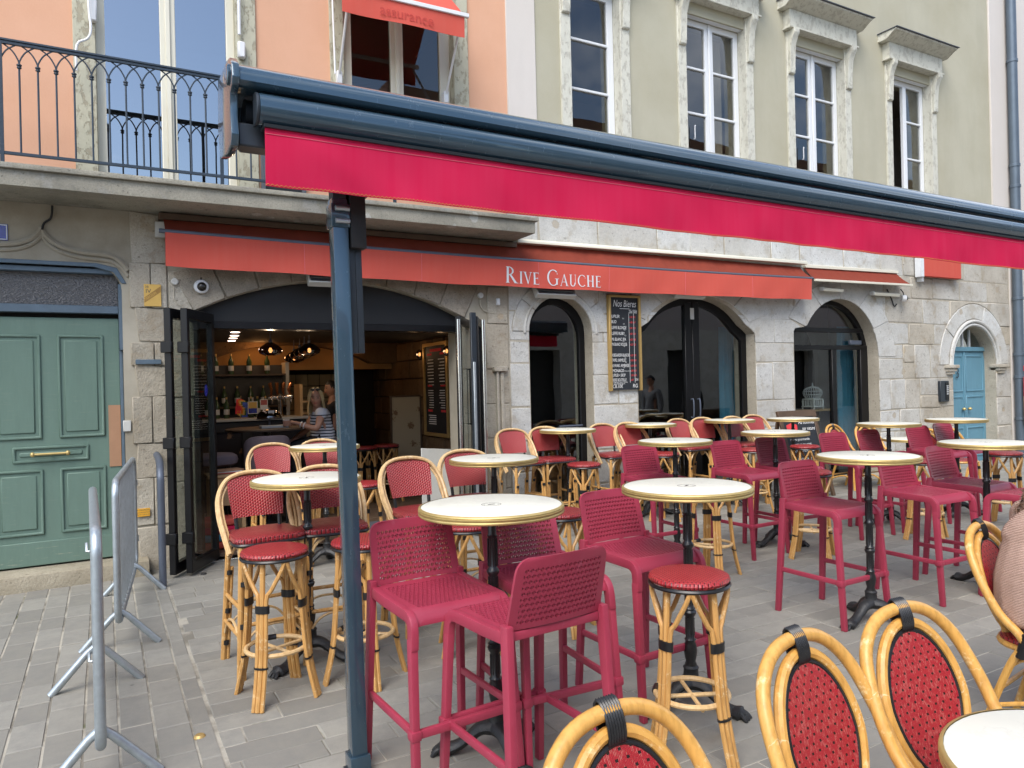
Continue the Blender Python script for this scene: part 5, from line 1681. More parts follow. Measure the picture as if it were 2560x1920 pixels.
# ------------------------------------------------------------------ bar awning with the name
def serif(ch):
    """roman capital, cap height 1: list of outlines and its advance"""
    sw, tn = 0.165, 0.06
    def stem(x, w=sw): return [rect(x, x + w, 0.02, 0.98), rect(x - .06, x + w + .06, 0, .035), rect(x - .06, x + w + .06, .965, 1.0)]
    def bow(cx, cz, rx, rz, tx, tz, a0, a1, n=22):
        o = arc(cx, cz, rx, a0, a1, n, rz)
        i = arc(cx - tx * 0.0, cz, rx - tx, a0, a1, n, rz - tz)
        return [o + i[::-1]]
    if ch == 'R': return stem(.06) + bow(.19, .735, .40, .265, .135, .045, -90, 90) + [[(.26, .50), (.42, .50), (.86, 0.0), (.66, 0.0)], rect(.64, .95, 0, .03)], .93
    if ch == 'I': return stem(.07), .29
    if ch == 'V': return [[(.03, 1), (.19, 1), (.47, .10), (.40, -.02)], [(.69, 1), (.75, 1), (.43, -.02), (.39, .02)], rect(-.04, .27, .965, 1), rect(.60, .84, .965, 1)], .80
    if ch == 'E': return stem(.06) + [rect(.19, .56, .955, 1), rect(.19, .48, .50, .545), rect(.19, .60, 0, .045), [(.55, 1), (.59, 1), (.59, .82)], [(.57, .045), (.60, .045), (.64, .22)], rect(.46, .49, .44, .61)], .66
    if ch in 'CG':
        r = bow(.50, .50, .49, .52, .135, .05, 48, 312) + [[(.83, .88), (.80, .72), (.86, .72)]]
        if ch == 'G': return r + [rect(.74, .875, .06, .44), rect(.64, .97, .42, .455)], 1.0
        return r, .88
    if ch == 'A': return [[(.02, 0), (.075, 0), (.43, 1.0), (.39, 1.02)], [(.64, 0), (.80, 0), (.44, 1.02), (.385, 1.02), (.36, .95)], rect(.20, .62, .32, .36), rect(-.05, .17, 0, .03), rect(.55, .88, 0, .03)], .86
    if ch == 'U': return [rect(.07, .205, .30, .98), rect(.62, .665, .30, .98), rect(.0, .28, .965, 1), rect(.54, .75, .965, 1)] + bow(.3675, .31, .2975, .33, .12, .06, 180, 360), .76
    if ch == 'H': return stem(.06) + stem(.60) + [rect(.19, .60, .49, .535)], .86
    return [], .4
ba = thing('bar_awning', (4.9, FY, 2.8), 0, 'faded red awning reading RIVE GAUCHE over the bar front', 'awning')
BY, BX0, BX1 = 7.36, 0.50, 9.31
def sag(x):
    u = (x - BX0) / (BX1 - BX0)
    return -0.034 * (1 - (2 * u - 1) ** 2)
st('front_bar', MB().tube([(BX0 - .03 + (BX1 - BX0 + .05) * i / 24, BY, 3.125 + sag(BX0 + (BX1 - BX0) * i / 24)) for i in range(25)], 0.021, 10), 'steel_grey', ba)
def bval(u, v):
    x = BX0 + .02 + (BX1 - BX0 - .04) * u
    z = 3.112 - 0.305 * v + sag(x) + 0.004 * math.sin(x * 5.1) * v
    y = BY - 0.018 + v * (0.012 * math.sin(x * 2.3) + 0.006 * math.sin(x * 9 + 2 * v)) + 0.01 * v
    return (x, y, z)
bv = st('valance', MB().grid(bval, 300, 8, (0, 0.003, 0)), 'cloth_red', ba, angle=60)
for k in range(1, 7):
    u = k / 7
    if k in (3,): u += .025
    st('seam', MB().tube([tuple(Vector(bval(u, j / 8)) + Vector((0, -0.0025, 0))) for j in range(9)], 0.0016, 4), 'thread_pale', bv)
def broof(u, v):
    x = BX0 + .02 + (BX1 - BX0 - .04) * u
    return (x, BY - 0.012 + 0.20 * v, 3.142 + sag(x) * (1 - v) + 0.175 * v - 0.03 * math.sin(v * PI) * (1 + 0.5 * math.sin(x * 11) * math.sin(x * 2.7)) + 0.006 * math.sin(x * 40) * math.sin(v * PI))
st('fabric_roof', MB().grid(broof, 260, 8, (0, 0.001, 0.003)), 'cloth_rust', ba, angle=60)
st('cassette', MB().extrude([(0, 0), (0.12, 0), (0.12, 0.055), (0.03, 0.055), (0, 0.03)], (4.30, 7.46, 3.315), (BX1 + .05, 7.46, 3.355), ((0, 1, 0), (0, 0, 1))), 'ivory_frame', ba, 0.004)
st('wall_fixing', MB().box(BX0 - .02, 4.29, 7.47, 7.58, 3.26, 3.318), 'wood_dark', ba, 0.004)
for x in (BX0 - .02, BX1 - 0.02):
    st('arm', MB().tube(cr([(x, BY, 3.125), (x, BY + .06, 3.13), (x + .02, BY + .14, 3.16), (x + .02, FY - .02, 3.2)], 3), 0.014, 7).box(x - .03, x + .05, FY - .08, FY, 3.1, 3.24), 'grey_plastic', ba)
lx = 4.06
ltr = MB()
kk = 0
for word, gap_ in (('RIVE', 0.085), ('GAUCHE', 0)):
    for i, ch in enumerate(word):
        h_ = 0.186 if i == 0 else 0.140
        polys, adv = serif(ch)
        for pl in polys:
            kk += 1
            fit = 0.93
            def mp(p):
                x = lx + p[0] * h_ * fit
                u = (x - BX0 - .02) / (BX1 - BX0 - .04)
                z = bval(u, 0.88)[2] + 0.003 + p[1] * h_
                s_ = bval(u, min(1, max(0, 0.88 - (p[1] * h_ + .003) / 0.305)))
                return (x, s_[1] - 0.004 - 0.0003 * (kk % 6), z)
            q = [mp(p) for p in pl]
            n = len(q)
            if n > 12:
                h2 = n // 2
                ltr.add(q, [(j, j + 1, n - 2 - j, n - 1 - j) for j in range(h2 - 1)])
            else:
                ltr.add(q, [tuple(range(n))])
        lx += adv * h_ * fit + 0.019
    lx += gap_
tag(st('lettering', ltr, 'sign_white', bv), kind='stuff')
# small awning further right
sa = thing('small_awning', (10.5, FY, 3.0), 0, 'short rust red awning over the birdcage doorway', 'awning')
def sroof(u, v):
    x = 9.40 + 2.30 * u
    return (x + (0.07 if u > .5 else -0.0) * (1 - v), 7.37 + 0.20 * v, 3.12 + 0.03 * u + 0.20 * v - 0.02 * math.sin(v * PI) * (1 + 0.3 * math.sin(x * 30)))
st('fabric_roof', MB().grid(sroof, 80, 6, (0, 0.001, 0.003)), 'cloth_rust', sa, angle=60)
st('front_bar', MB().extrude([(-0.02, 0), (0.02, 0), (0.02, 0.035), (-0.02, 0.035)], (9.38, 7.36, 3.085), (11.80, 7.36, 3.115), ((0, 1, 0), (0, 0, 1))), 'ivory_frame', sa, 0.005)
st('cassette', MB().extrude([(-0.03, 0), (0.03, 0), (0.03, 0.05), (-0.03, 0.05)], (9.40, 7.57, 3.32), (11.72, 7.57, 3.35), ((0, 1, 0), (0, 0, 1))), 'ivory_frame', sa, 0.005)
def strip_light(x0, x1, z, lab):
    o = thing('strip_lamp', ((x0 + x1) / 2, FY - .12, z), 0, lab, 'lamp', 'white strip lamps under the small awning')
    st('housing', MB().obox(((x0 + x1) / 2, FY - .10, z), (x1 - x0, 0.09, 0.05), Matrix.Rotation(R(20), 3, 'X')), 'ivory_frame', o, 0.008)
    st('end_cap', MB().box(x0 - .02, x0, FY - .14, FY - .06, z - .03, z + .03), 'grey_plastic', o, 0.005)
strip_light(9.72, 10.18, 3.0, 'white strip lamp under the left of the short rust awning')
strip_light(10.95, 11.62, 2.98, 'white strip lamp under the right of the short rust awning')
# red projecting sign seen under the pink valance
fs = thing('wall_sign', (12.7, FY, 3.3), 0, 'red and white box sign on brackets under the pink valance at right', 'sign')
st('board', MB().box(12.30, 13.42, FY - .14, FY - .05, 3.33, 3.95), 'cloth_red', fs, 0.006)
st('end_plate', MB().box(12.20, 12.299, FY - .15, FY - .04, 3.31, 3.96), 'sign_white', fs, 0.006)
st('bracket', MB().box(12.3, 12.36, FY - .10, FY, 3.24, 3.33), 'sign_white', fs, 0.004)
# heaters
def heater(x0, x1, z, lab):
    o = thing('infrared_heater', ((x0 + x1) / 2, 7.45, z), 0, lab, 'heater', 'infrared heaters under the bar awning')
    T = Matrix.Translation(((x0 + x1) / 2, 7.47, z)) @ Matrix.Rotation(R(-32), 4, 'X')
    w = (x1 - x0) / 2
    fr = ob('housing', MB().plate(rect(-w, w, -0.075, 0.075), [rect(-w + .02, w - .02, -0.055, 0.055)], -0.03, 0.05), 'grey_plastic', o, 0.005)
    fr2 = ob('reflector', MB().box(-w + .02, w - .02, 0.0, 0.008, -.055, .055), 'chrome', o)
    tube = ob('heating_tube', MB().tube([(-w + .03, -0.012, 0), (w - .03, -0.012, 0)], 0.008, 8), 'white_paint', o)
    sl = []
    for k in range(7):
        sl.append(ob('grille_bar', MB().box(-w + .02, w - .02, -0.034, -0.030, -0.048 + k * 0.016 - .0015, -0.048 + k * 0.016 + .0015), 'steel_grey', o))
    for p in [fr, fr2, tube] + sl:
        p.matrix_local = Matrix.Translation(-Vector(o.location)) @ T
heater(1.83, 2.36, 2.78, 'infrared heater above the bar doorway, half hidden by the navy post')
heater(4.52, 5.08, 2.76, 'infrared heater over the narrow arched door')
heater(6.68, 7.22, 2.83, 'infrared heater at the head of the wide glass doors')

# ------------------------------------------------------------------ blackboards
bb = thing('beer_menu_board', (5.92, FY, 1.53), 0, 'tall framed blackboard headed Nos Bieres listing beers and prices', 'menu board')
st('panel', MB().box(5.69, 6.14, FY - .045, FY - .012, 1.54, 2.74), 'chalkboard', bb)
st('frame', MB().plate(rect(5.655, 6.175, 1.525, 2.765), [rect(5.69, 6.14, 1.52, 2.735)], FY - .07, FY - .012), 'gold_frame', bb, 0.004)
yb = FY - .0465
rowz = [2.47, 2.40, 2.325, 2.25, 2.175, 2.11, 1.97, 1.905, 1.835, 1.77, 1.71, 1.65]
names = ['JUPILER', 'BUD', 'LEFFE BLONDE', 'LEFFE RUBY', 'Mt BLANC IPA', 'Mt BLANC ROUSSE', 'HOEGAARDEN BLANCHE', 'TRIPEL KARMELIET', 'KWAK AMBREE', 'MONACO', 'JUPILER + SIROP', 'BIERE BOUTEILLE']
wl_ = [('Nos Bieres', 0.125, (5.735, yb, 2.615), 0.25, 0.66), ('25d 50d', 0.066, (5.985, yb, 2.535), 0.15, 0.62), ('CB.10€', 0.066, (5.70, yb, 1.565), 0.1, 0.8), ('RG', 0.07, (6.025, yb, 1.565), 0.1, 0.9), ('33d', 0.045, (6.07, yb, 1.655), 0.1, 0.7)]
wl_ += [(n_, 0.056, (5.703, yb, z_), 0.05, min(0.72, 0.27 / (0.62 * 0.056 * len(n_)))) for n_, z_ in zip(names, rowz)]
wl_ += [('(picon, grenadine, citron)', 0.020, (5.80, yb, 1.777)), ('DESPERADOS - DUVEL - CHOUFFE', 0.019, (5.71, yb, 1.63), 0, .8), ('CARTE BIERES BOUTEILLES', 0.019, (5.72, yb, 1.612), 0, .8)]
wl_ += [('5,2', 0.022, (5.88 + 0.01 * (i % 4), yb, z_ - .014)) for i, z_ in enumerate(rowz[:9])]
texts('chalk_lettering', wl_, 'chalk', bb)
pr_ = ['3,00 5,50', '4,00 6,50', '4,00 7,00', '4,00 7,00', '4,20 7,00', '4,20 7,00', '4,20 7,00', '4,50 8,00', '4,50 8,00', '4,00 6,00', '3,50 6,00', '6,50']
texts('red_prices', [(p_, 0.036, (5.995, yb, z_ + 0.004), 0.2, 0.72) for p_, z_ in zip(pr_, rowz)], 'chalk_red', bb)
st('chalk_rule', MB().box(5.984, 5.988, yb - .001, yb, 1.63, 2.53).box(6.064, 6.068, yb - .001, yb, 1.63, 2.53).box(5.84, 6.0, yb - .001, yb, 2.588, 2.593), 'chalk', bb)

ea = thing('easel_chalkboard', (8.44, 6.68, 0), R(-4), 'folding wooden easel chalkboard with white menu lettering', 'chalkboard')
LE = R(16)
T_e = Matrix.Rotation(-LE, 4, 'X')
def eo(o):
    o.data.transform(T_e)
    return o
eo(ob('panel', MB().box(-0.29, 0.29, -0.012, 0.006, 0.10, 1.14), 'chalkboard', ea))
for s_ in (-1, 1):
    eo(ob('side_rail', MB().box(s_ * 0.32 - .03, s_ * 0.32 + .03, -0.02, 0.014, 0.0, 1.20), 'wood_dark', ea, 0.005))
    ob('rear_leg', MB().add([(s_ * .30 - .02, 0.33, 1.13), (s_ * .30 + .02, 0.33, 1.13), (s_ * .30 + .02, 0.37, 1.13), (s_ * .30 - .02, 0.37, 1.13), (s_ * .30 - .02, 0.56, 0), (s_ * .30 + .02, 0.56, 0), (s_ * .30 + .02, 0.60, 0), (s_ * .30 - .02, 0.60, 0)],
                            [(0, 1, 2, 3), (7, 6, 5, 4), (0, 4, 5, 1), (1, 5, 6, 2), (2, 6, 7, 3), (3, 7, 4, 0)]), 'wood_dark', ea)
eo(ob('top_rail', MB().box(-0.36, 0.36, -0.025, 0.02, 1.13, 1.225), 'wood_dark', ea, 0.005))
eo(ob('bottom_rail', MB().box(-0.27, 0.27, -0.02, 0.014, 0.06, 0.12), 'wood_dark', ea, 0.005))
def etext(name, items, mat):
    o = texts(name, items, mat, None)
    o.data.transform(T_e)
    o.parent = ea
etext('chalk_lettering', [('Au sommet', 0.085, (-0.02, -.014, 1.03), 0.3, 0.75), ('par nature', 0.075, (0.03, -.014, 0.94), 0.3, 0.75), ('salade gourmande', 0.05, (-0.24, -.014, 0.80)), ('TARTINE SAVOIE', 0.05, (-0.24, -.014, 0.72)), ('QUE MONTAGNE   7€', 0.05, (-0.24, -.014, 0.64)),
     ('PLANCHE MIXTE  9€', 0.05, (-0.24, -.014, 0.52)), ('MIEL CHEVRE    8€', 0.05, (-0.24, -.014, 0.45)), ('HOT DOG        7€', 0.05, (-0.24, -.014, 0.38)), ('Sucre', 0.07, (-0.22, -.014, 0.27), 0.2), ('gaufre, crepe', 0.05, (-0.1, -.014, 0.19))], 'chalk')
eo(ob('red_mark', MB().add([(-0.25, -.014, 0.95), (-0.06, -.014, 0.95), (-0.05, -.014, 1.02), (-0.15, -.014, 1.05), (-0.25, -.014, 1.02)], [(0, 1, 2, 3, 4)]), 'chalk_red', ea))

# ------------------------------------------------------------------ barriers, hoop, small street things
def barrier(x, y0, y1, dx, lab):
    o = thing('crowd_barrier', (x, y0, 0), math.atan2(-(dx), (y1 - y0)) , lab, 'barrier', 'galvanised crowd barriers')
    L = math.hypot(y1 - y0, dx)
    r = 0.10
    path = [(0, r, 1.09), (0, L - r, 1.09)]
    loop = []
    for cy, cz, a0 in ((L - r, 1.09 - r, 90), (L - r, 0.19 + r, 0), (r, 0.19 + r, -90), (r, 1.09 - r, -180)):
        loop += [(0, cy + r * math.cos(R(a0 - 90 * k / 6)), cz + r * math.sin(R(a0 - 90 * k / 6))) for k in range(7)]
    ob('frame', MB().tube(loop, 0.0215, 12, True), 'galvanised', o)
    n = 16
    for k in range(1, n):
        y = L * k / n
        ob('bar', MB().tube([(0, y, 0.19), (0, y, 1.09)], 0.0075, 6), 'galvanised', o)
    for y in (0.14, L - 0.26):
        for s_ in (-1, 1):
            ob('foot', MB().tube([(0.0, y, 0.235), (s_ * 0.045, y, 0.20), (s_ * 0.225, y, 0.0)], [0.019, 0.019, 0.021], 10), 'galvanised', o)
    for z in (0.42, 0.9):
        ob('hook', MB().tube([(0.0, L + 0.01, z), (0.02, L + 0.04, z), (0.02, L + 0.04, z - .05)], 0.007, 6), 'galvanised', o)
        ob('eye', MB().tube([(-0.02, 0.35 + z * .3, z), (-0.035, 0.36 + z * .3, z), (-0.035, 0.37 + z * .3, z + .04)], 0.007, 6), 'galvanised', o)
barrier(-0.04, 3.42, 5.02, -0.03, 'galvanised crowd barrier nearest the camera, seen end on')
barrier(0.05, 5.28, 7.08, 0.16, 'galvanised crowd barrier behind the first, showing its upright bars')
tag(st('wall_hoop', MB().tube(cr([(0.405, 6.87, 0), (0.405, 6.87, 0.5), (0.405, 6.87, 0.86), (0.405, 6.90, 0.96), (0.41, 7.0, 1.02), (0.415, 7.2, 1.06), (0.42, 7.60, 1.07)], 6), 0.030, 14), 'steel_grey'), 'bent grey steel hoop rising from the paving to the wall', 'hoop')
for x, y, m_, l_ in ((0.366, 3.80, 'gold_frame', 'round brass stud set in the paving between barrier and post'), (0.754, 7.15, 'rubber', 'small black floor stop beside the folding door')):
    tag(st('floor_stud', MB().lathe([(0.0, 0.012), (0.018, 0.011), (0.026, 0.004), (0.028, -0.003)][::-1], (x, y, 0.0), 18), m_), l_, 'stud')

def plate(name, x0, x1, z0, z1, mat, label, cat, y=FY - .004, t=0.008):
    o = thing(name, ((x0 + x1) / 2, y, z0), 0, label, cat)
    st('plate', MB().box(x0, x1, y - t, y, z0, z1), mat, o, 0.0015)
    return o
o = plate('number_plate', -0.98, -0.69, 2.99, 3.13, 'sign_blue', 'dark blue enamel number plate over the green door', 'sign')
st('border', MB().plate(rect(-0.975, -0.695, 2.995, 3.125), [rect(-0.968, -0.702, 3.002, 3.118)], FY - .0135, FY - .0118), 'sign_white', o)
o = plate('placard', 0.345, 0.49, 2.455, 2.66, 'placard_yellow', 'faded yellow placard on the stone pillar', 'placard', FY - .03)
texts('print', [('38', 0.030, (0.355, FY - .0386, 2.625)), ('IV', 0.055, (0.358, FY - .0386, 2.578))], 'print_dark', o)
st('diagonal_band', MB().add([(0.348, FY - .0386, 2.485), (0.486, FY - .0386, 2.59), (0.486, FY - .0386, 2.645), (0.348, FY - .0386, 2.535)], [(0, 1, 2, 3)]), 'print_brown', o)
o = texts('print', [('TIERCELIN', 0.034, (0, 0, 0), 0, .75)], 'placard_yellow', None)
o.data.transform(Matrix.Translation((0.358, FY - .0392, 2.505)) @ Matrix.Rotation(R(-37), 4, 'Y'))
o.parent = bpy.data.objects['placard']
o.matrix_parent_inverse = Matrix.Translation(-bpy.data.objects['placard'].location)
o = plate('gas_plate', 0.235, 0.352, 0.51, 0.585, 'plate_orange', 'small orange notice plate low on the pillar', 'sign', FY - .03)
texts('print', [('ATTENTION', 0.018, (0.245, FY - .0386, 0.563)), ('CANALISATION', 0.016, (0.242, FY - .0386, 0.543)), ('NE PAS OBSTRUER', 0.013, (0.242, FY - .0386, 0.524))], 'print_dark', o)
tag(st('iron_strap', MB().box(0.262, 0.478, FY - .05, FY - .028, 1.915, 1.96), 'blue_iron', None, 0.004), 'flat blue iron strap across the stone pillar', 'strap')
tag(st('door_bolt_box', MB().box(0.15, 0.215, FY - .02, FY + .06, 1.30, 1.40), 'grey_plastic', None, 0.005), 'grey bolt box at the edge of the green door', 'bolt box')
def dome_camera(c, d, lab, s_=1.0):
    o = thing('security_camera', c, 0, lab, 'camera', 'white dome cameras')
    rot = Vector((0, 0, 1)).rotation_difference(Vector(d)).to_matrix().to_4x4()
    b = ob('housing', MB().lathe([(0.060, -0.06), (0.066, -0.02), (0.066, 0.012), (0.058, 0.022), (0.044, 0.024)], n=24), 'white_paint', o)
    l = ob('lens_dome', MB().lathe([(0.044, 0.02), (0.040, 0.038), (0.026, 0.054), (0.010, 0.061), (0.0, 0.062)], n=20), 'eye_dark', o)
    k = ob('cable', MB().tube(cr([(0, 0.06, -0.02), (0.0, 0.10, -0.03), (-0.02, 0.16, -0.06)], 4), 0.008, 6), 'rubber', o)
    for p in (b, l): p.data.transform(rot @ Matrix.Scale(s_, 4))
    k.data.transform(Matrix.Rotation(R(90), 4, 'X') @ Matrix.Diagonal((1, 1, 1, 1)))
dome_camera((0.838, FY - .05, 2.655), (0.1, -1, -0.12), 'white dome security camera left of the bar arch')
dome_camera((11.78, FY - .12, 2.93), (0.75, -0.6, -0.05), 'white turret security camera right of the short rust awning', 0.85)
def junction(x, z, lab, tail):
    o = thing('junction_box', (x, FY, z), 0, lab, 'junction box', 'round junction boxes beside the bar arch')
    st('cover', MB().lathe([(0.033, 0), (0.033, 0.03), (0.026, 0.037), (0, 0.037)], n=18), 'grey_plastic', o).data.transform(Matrix.Translation((x, FY - .015, z)) @ Matrix.Rotation(R(90), 4, 'X'))
    st('cable', MB().tube(cr([(p[0], FY - .022, p[1]) for p in tail], 5), 0.006, 6), 'mortar', o)
junction(0.608, 2.694, 'round junction box left of the dome camera', [(0.605, 2.66), (0.60, 2.57), (0.605, 2.52), (0.63, 2.48), (0.66, 2.47)])
junction(3.84, 2.685, 'round junction box right of the bar arch', [(3.84, 2.65), (3.84, 2.58), (3.88, 2.52), (3.97, 2.49), (4.04, 2.49), (4.065, 2.55)])
tag(st('sensor_box', MB().box(4.05, 4.09, FY - .05, FY - .012, 2.58, 2.66), 'white_paint', None, 0.006), 'small white sensor box right of the bar arch', 'sensor')
tag(st('wall_cable', MB().tube(cr([(-0.36, FY - .02, 3.32), (-0.365, FY - .03, 3.24), (-0.38, FY - .02, 3.20), (-0.425, FY - .015, 3.16), (-0.44, FY - .03, 3.10)], 5), 0.010, 6), 'rubber'), 'black cable dropping from the balcony to the ogee moulding', 'cable')
tag(st('wall_cable', MB().tube(cr([(11.45, FY - .02, 3.08), (11.55, FY - .03, 2.92), (11.62, FY - .03, 2.80), (11.68, FY - .04, 2.84)], 5), 0.010, 6), 'rubber'), 'black cable looping to the camera under the short awning', 'cable')
ic = thing('intercom', (12.96, FY, 1.15), 0, 'dark blue door intercom beside the blue door', 'intercom')
st('housing', MB().box(12.84, 13.10, FY - .06, FY - .01, 1.15, 1.52), 'navy_dark', ic, 0.006)
st('front_panel', MB().box(12.99, 13.085, FY - .068, FY - .0605, 1.18, 1.49), 'alu_black', ic)
for k in range(5):
    st('button', MB().box(13.01, 13.06, FY - .073, FY - .069, 1.28 + k * .035, 1.295 + k * .035), 'sign_white', ic)
dp = thing('downpipe', (15.37, FY - .12, 0), 0, 'blue grey zinc downpipe at the right end of the stone front', 'downpipe')
st('pipe', MB().tube([(15.33, FY - .12, 0.0), (15.33, FY - .12, 9)], 0.085, 16), 'zinc', dp)
for z in (0.75, 1.55, 1.98, 3.05, 5.2, 5.6, 7.6):
    st('pipe_collar', MB().lathe([(0.086, -.03), (0.097, -.025), (0.097, .025), (0.086, .03)], (15.33, FY - .12, z), 16), 'zinc', dp)
o = thing('street_sign', (15.62, FY, 2.2), 0, 'white enamel street sign with blue lettering behind the downpipe', 'sign')
st('plate', MB().box(15.50, 15.95, FY - .05, FY - .03, 2.19, 2.43), 'sign_white', o, 0.003)
texts('lettering', [('GRANDE', 0.085, (15.52, FY - .052, 2.33)), ('RUE', 0.085, (15.52, FY - .052, 2.23))], 'sign_blue', o)
o = thing('info_panel', (15.3, FY - .25, 0.65), 0, 'brown notice panel strapped to the downpipe', 'sign')
st('board', MB().box(15.22, 15.42, FY - .245, FY - .23, 0.64, 1.18), 'brown_board', o, 0.003)
st('board', MB().box(15.22, 15.42, FY - .245, FY - .23, 1.181, 1.55), 'print_red', o, 0.003)
for k in range(4):
    st('print_line', MB().box(15.31, 15.40, FY - .249, FY - .2455, 0.72 + k * .105, 0.77 + k * .105), 'print_red', o)
    st('print_mark', MB().box(15.25, 15.285, FY - .249, FY - .2455, 0.72 + k * .105, 0.76 + k * .105), 'sign_white', o)
texts('print', [('6', 0.09, (15.33, FY - .2465, 1.40)), ('CE', 0.06, (15.24, FY - .2465, 1.2))], 'placard_yellow', o)
tag(st('pipe_sticker', MB().box(15.29, 15.37, FY - .212, FY - .208, 1.66, 1.76), 'chalk_red', None), 'small red and white sticker on the downpipe', 'sticker')
tag(st('pipe_sticker', MB().box(15.28, 15.36, FY - .212, FY - .208, 1.36, 1.44), 'placard_yellow', None), 'small yellow sticker on the downpipe', 'sticker')
tag(st('iron_spike', MB().tube([(15.75, FY - .06, 3.45), (15.80, FY - .06, 3.2), (15.87, FY - .06, 2.7)], [0.012, 0.02, 0.006], 6), 'rubber'), 'thin dark iron shutter stay on the pale wall by the downpipe', 'shutter stay')
# vine at the foot of the pale wall
vine = MB()
for k in range(260):
    c = Vector((15.85 + rnd.gauss(0, .16), FY - .12 + rnd.gauss(0, .06), abs(rnd.gauss(0.12, .12))))
    a = Euler((rnd.uniform(0, 6), rnd.uniform(0, 6), rnd.uniform(0, 6))).to_matrix()
    vine.add([c + a @ Vector(p) for p in ((-.03, 0, 0), (0, -.02, .004), (.035, 0, 0), (0, .02, .004))], [(0, 1, 2, 3)])
vt = thing('vine_plant', (15.85, FY - .12, 0), 0, 'small green plant at the wall foot by the downpipe', 'plant')
tag(st('leaves', vine, 'leaf', vt), kind='stuff')
st('stem', MB().tube([(15.85, FY - .1, 0), (15.9, FY - .08, 0.25)], 0.008, 5), 'wood_dark', vt)

# ------------------------------------------------------------------ window awnings of the left house
wa = thing('window_awning', (2.95, FY, 5.7), 0, 'small red drop awning over the upper window', 'awning')
def wval(u, v): 
    x = 2.12 + 1.33 * u
    return (x, 7.02 + 0.012 * math.sin(u * 9) * v, 5.56 - 0.215 * v + 0.02 * u)
st('valance', MB().grid(wval, 40, 4, (0, 0.003, 0)), 'cloth_red', wa)
st('front_bar', MB().extrude([(-.02, 0), (.02, 0), (.02, .045), (-.02, .045)], (2.10, 7.02, 5.56), (3.50, 7.02, 5.58), ((0, 1, 0), (0, 0, 1))), 'white_paint', wa, 0.005)
st('fabric_roof', MB().grid(lambda u, v: (2.12 + 1.33 * u, 7.02 + 0.55 * v, 5.60 + 0.55 * v), 20, 4, (0, 0, .003)), 'cloth_red', wa)
o = texts('lettering', [('assurance', 0.15, (2.50, 7.006, 5.40), 0, 1.0)], 'cloth_mark', wa)
for x in (2.20, 3.42):
    st('arm', MB().tube([(x, 7.04, 5.55), (x + .03, FY - .05, 4.92)], 0.014, 8), 'white_paint', wa)
    st('wall_bracket', MB().box(x, x + .06, FY - .08, FY, 4.84, 4.98), 'white_paint', wa, 0.01)
st('crank_rod', MB().tube([(2.16, 7.5, 6.0), (2.16, 7.45, 4.9)], 0.01, 7), 'white_paint', wa)
wb = thing('window_awning', (0.6, FY, 5.5), 0, 'white awning arms and crank either side of the tall French window', 'awning')
for x in (-0.03, 1.24):
    st('arm', MB().tube([(x, FY - .10, 6.6), (x, FY - .06, 5.15)], 0.016, 8), 'white_paint', wb)
    st('wall_bracket', MB().box(x - .02, x + .05, FY - .09, FY - .026, 5.0 if x < 0 else 4.92, 5.2 if x < 0 else 5.08), 'white_paint', wb, 0.012)
st('crank_rod', MB().tube(cr([(-0.05, FY - .12, 6.5), (-0.045, FY - .13, 5.2), (-0.03, FY - .15, 4.9), (-0.06, FY - .15, 4.8), (-0.14, FY - .15, 4.73), (-0.15, FY - .15, 4.5)], 4), 0.011, 7), 'white_paint', wb)
st('fabric_roof', MB().grid(lambda u, v: (-0.1 + 1.42 * u, FY - .12 - 0.3 * v, 6.75 - 0.12 * v), 10, 3, (0, 0, .003)), 'cloth_red', wb)

# ------------------------------------------------------------------ the far side of the square (seen in the panes)
op = thing('opposite_house', (22, -9.5, 0), 0, 'house row across the square behind the camera, mirrored in the panes', 'house')
oh = [rect(x, x + 1.7, -.3, 3.0) for x in (10.6, 14.6, 18.2, 22, 26, 30, 34)] + [rect(x, x + 1.1, z, z + 2.0) for x in (10.2, 12.6, 15, 17.4, 20, 23, 26, 29, 32, 35) for z in (5.2, 8.6)]
m_ = MB().plate(rect(9.2, 40, 3.9, 12.0), oh, -9.5, -10.0)
st('wall', m_, 'stucco_pink', op)
st('wall', MB().plate(rect(9.2, 40, -.2, 3.9), oh, -9.49, -10.0), 'limestone', op)
st('backing', MB().box(9.3, 39.9, -10.4, -10.1, 0, 12), 'dark_wall', op)
for x in (10.2, 12.6, 15, 17.4, 20, 23, 26, 29, 32, 35):
    for z in (5.2, 8.6):
        st('shutter', MB().box(x - .5, x - .02, -9.5, -9.44, z, z + 2), 'slate', op)
        st('shutter', MB().box(x + 1.12, x + 1.6, -9.5, -9.44, z, z + 2), 'slate', op)
        st('pane', MB().box(x, x + 1.1, -9.8, -9.78, z, z + 2), 'glass_mirror', op)
st('roof', MB().box(8.9, 40.3, -16, -9.0, 12.0, 12.4), 'roof_tile', op)
so_ = thing('shop_sign', (13.5, -9.4, 3.3), 0, 'white shop sign across the square, mirrored in the arched door', 'sign')
st('board', MB().box(12.4, 15.2, -9.48, -9.40, 3.35, 3.95), 'sign_white', so_)
texts('lettering', [('BARBERSHOP', 0.42, (15.1, -9.39, 3.5), 0, .85)], 'sign_blue', so_, (R(90), 0, R(180)))
ol = thing('opposite_house', (0, -12, 0), 0, 'low stone house across the square on the left, behind the camera', 'house')
st('wall', MB().plate(rect(-14, 9.1, -.2, 5.2), [rect(x, x + 1.4, -.3, 2.7) for x in (-12, -8, -4, 0, 4)], -12, -12.4), 'limestone', ol)
st('roof', MB().extrude([(0.4, 0), (-3, 1.6), (-6, 0)], (-14.3, -12, 5.2), (9.3, -12, 5.2), ((0, 1, 0), (0, 0, 1))), 'roof_tile', ol)
st('backing', MB().box(-13.9, 9, -12.9, -12.5, 0, 5), 'dark_wall', ol)
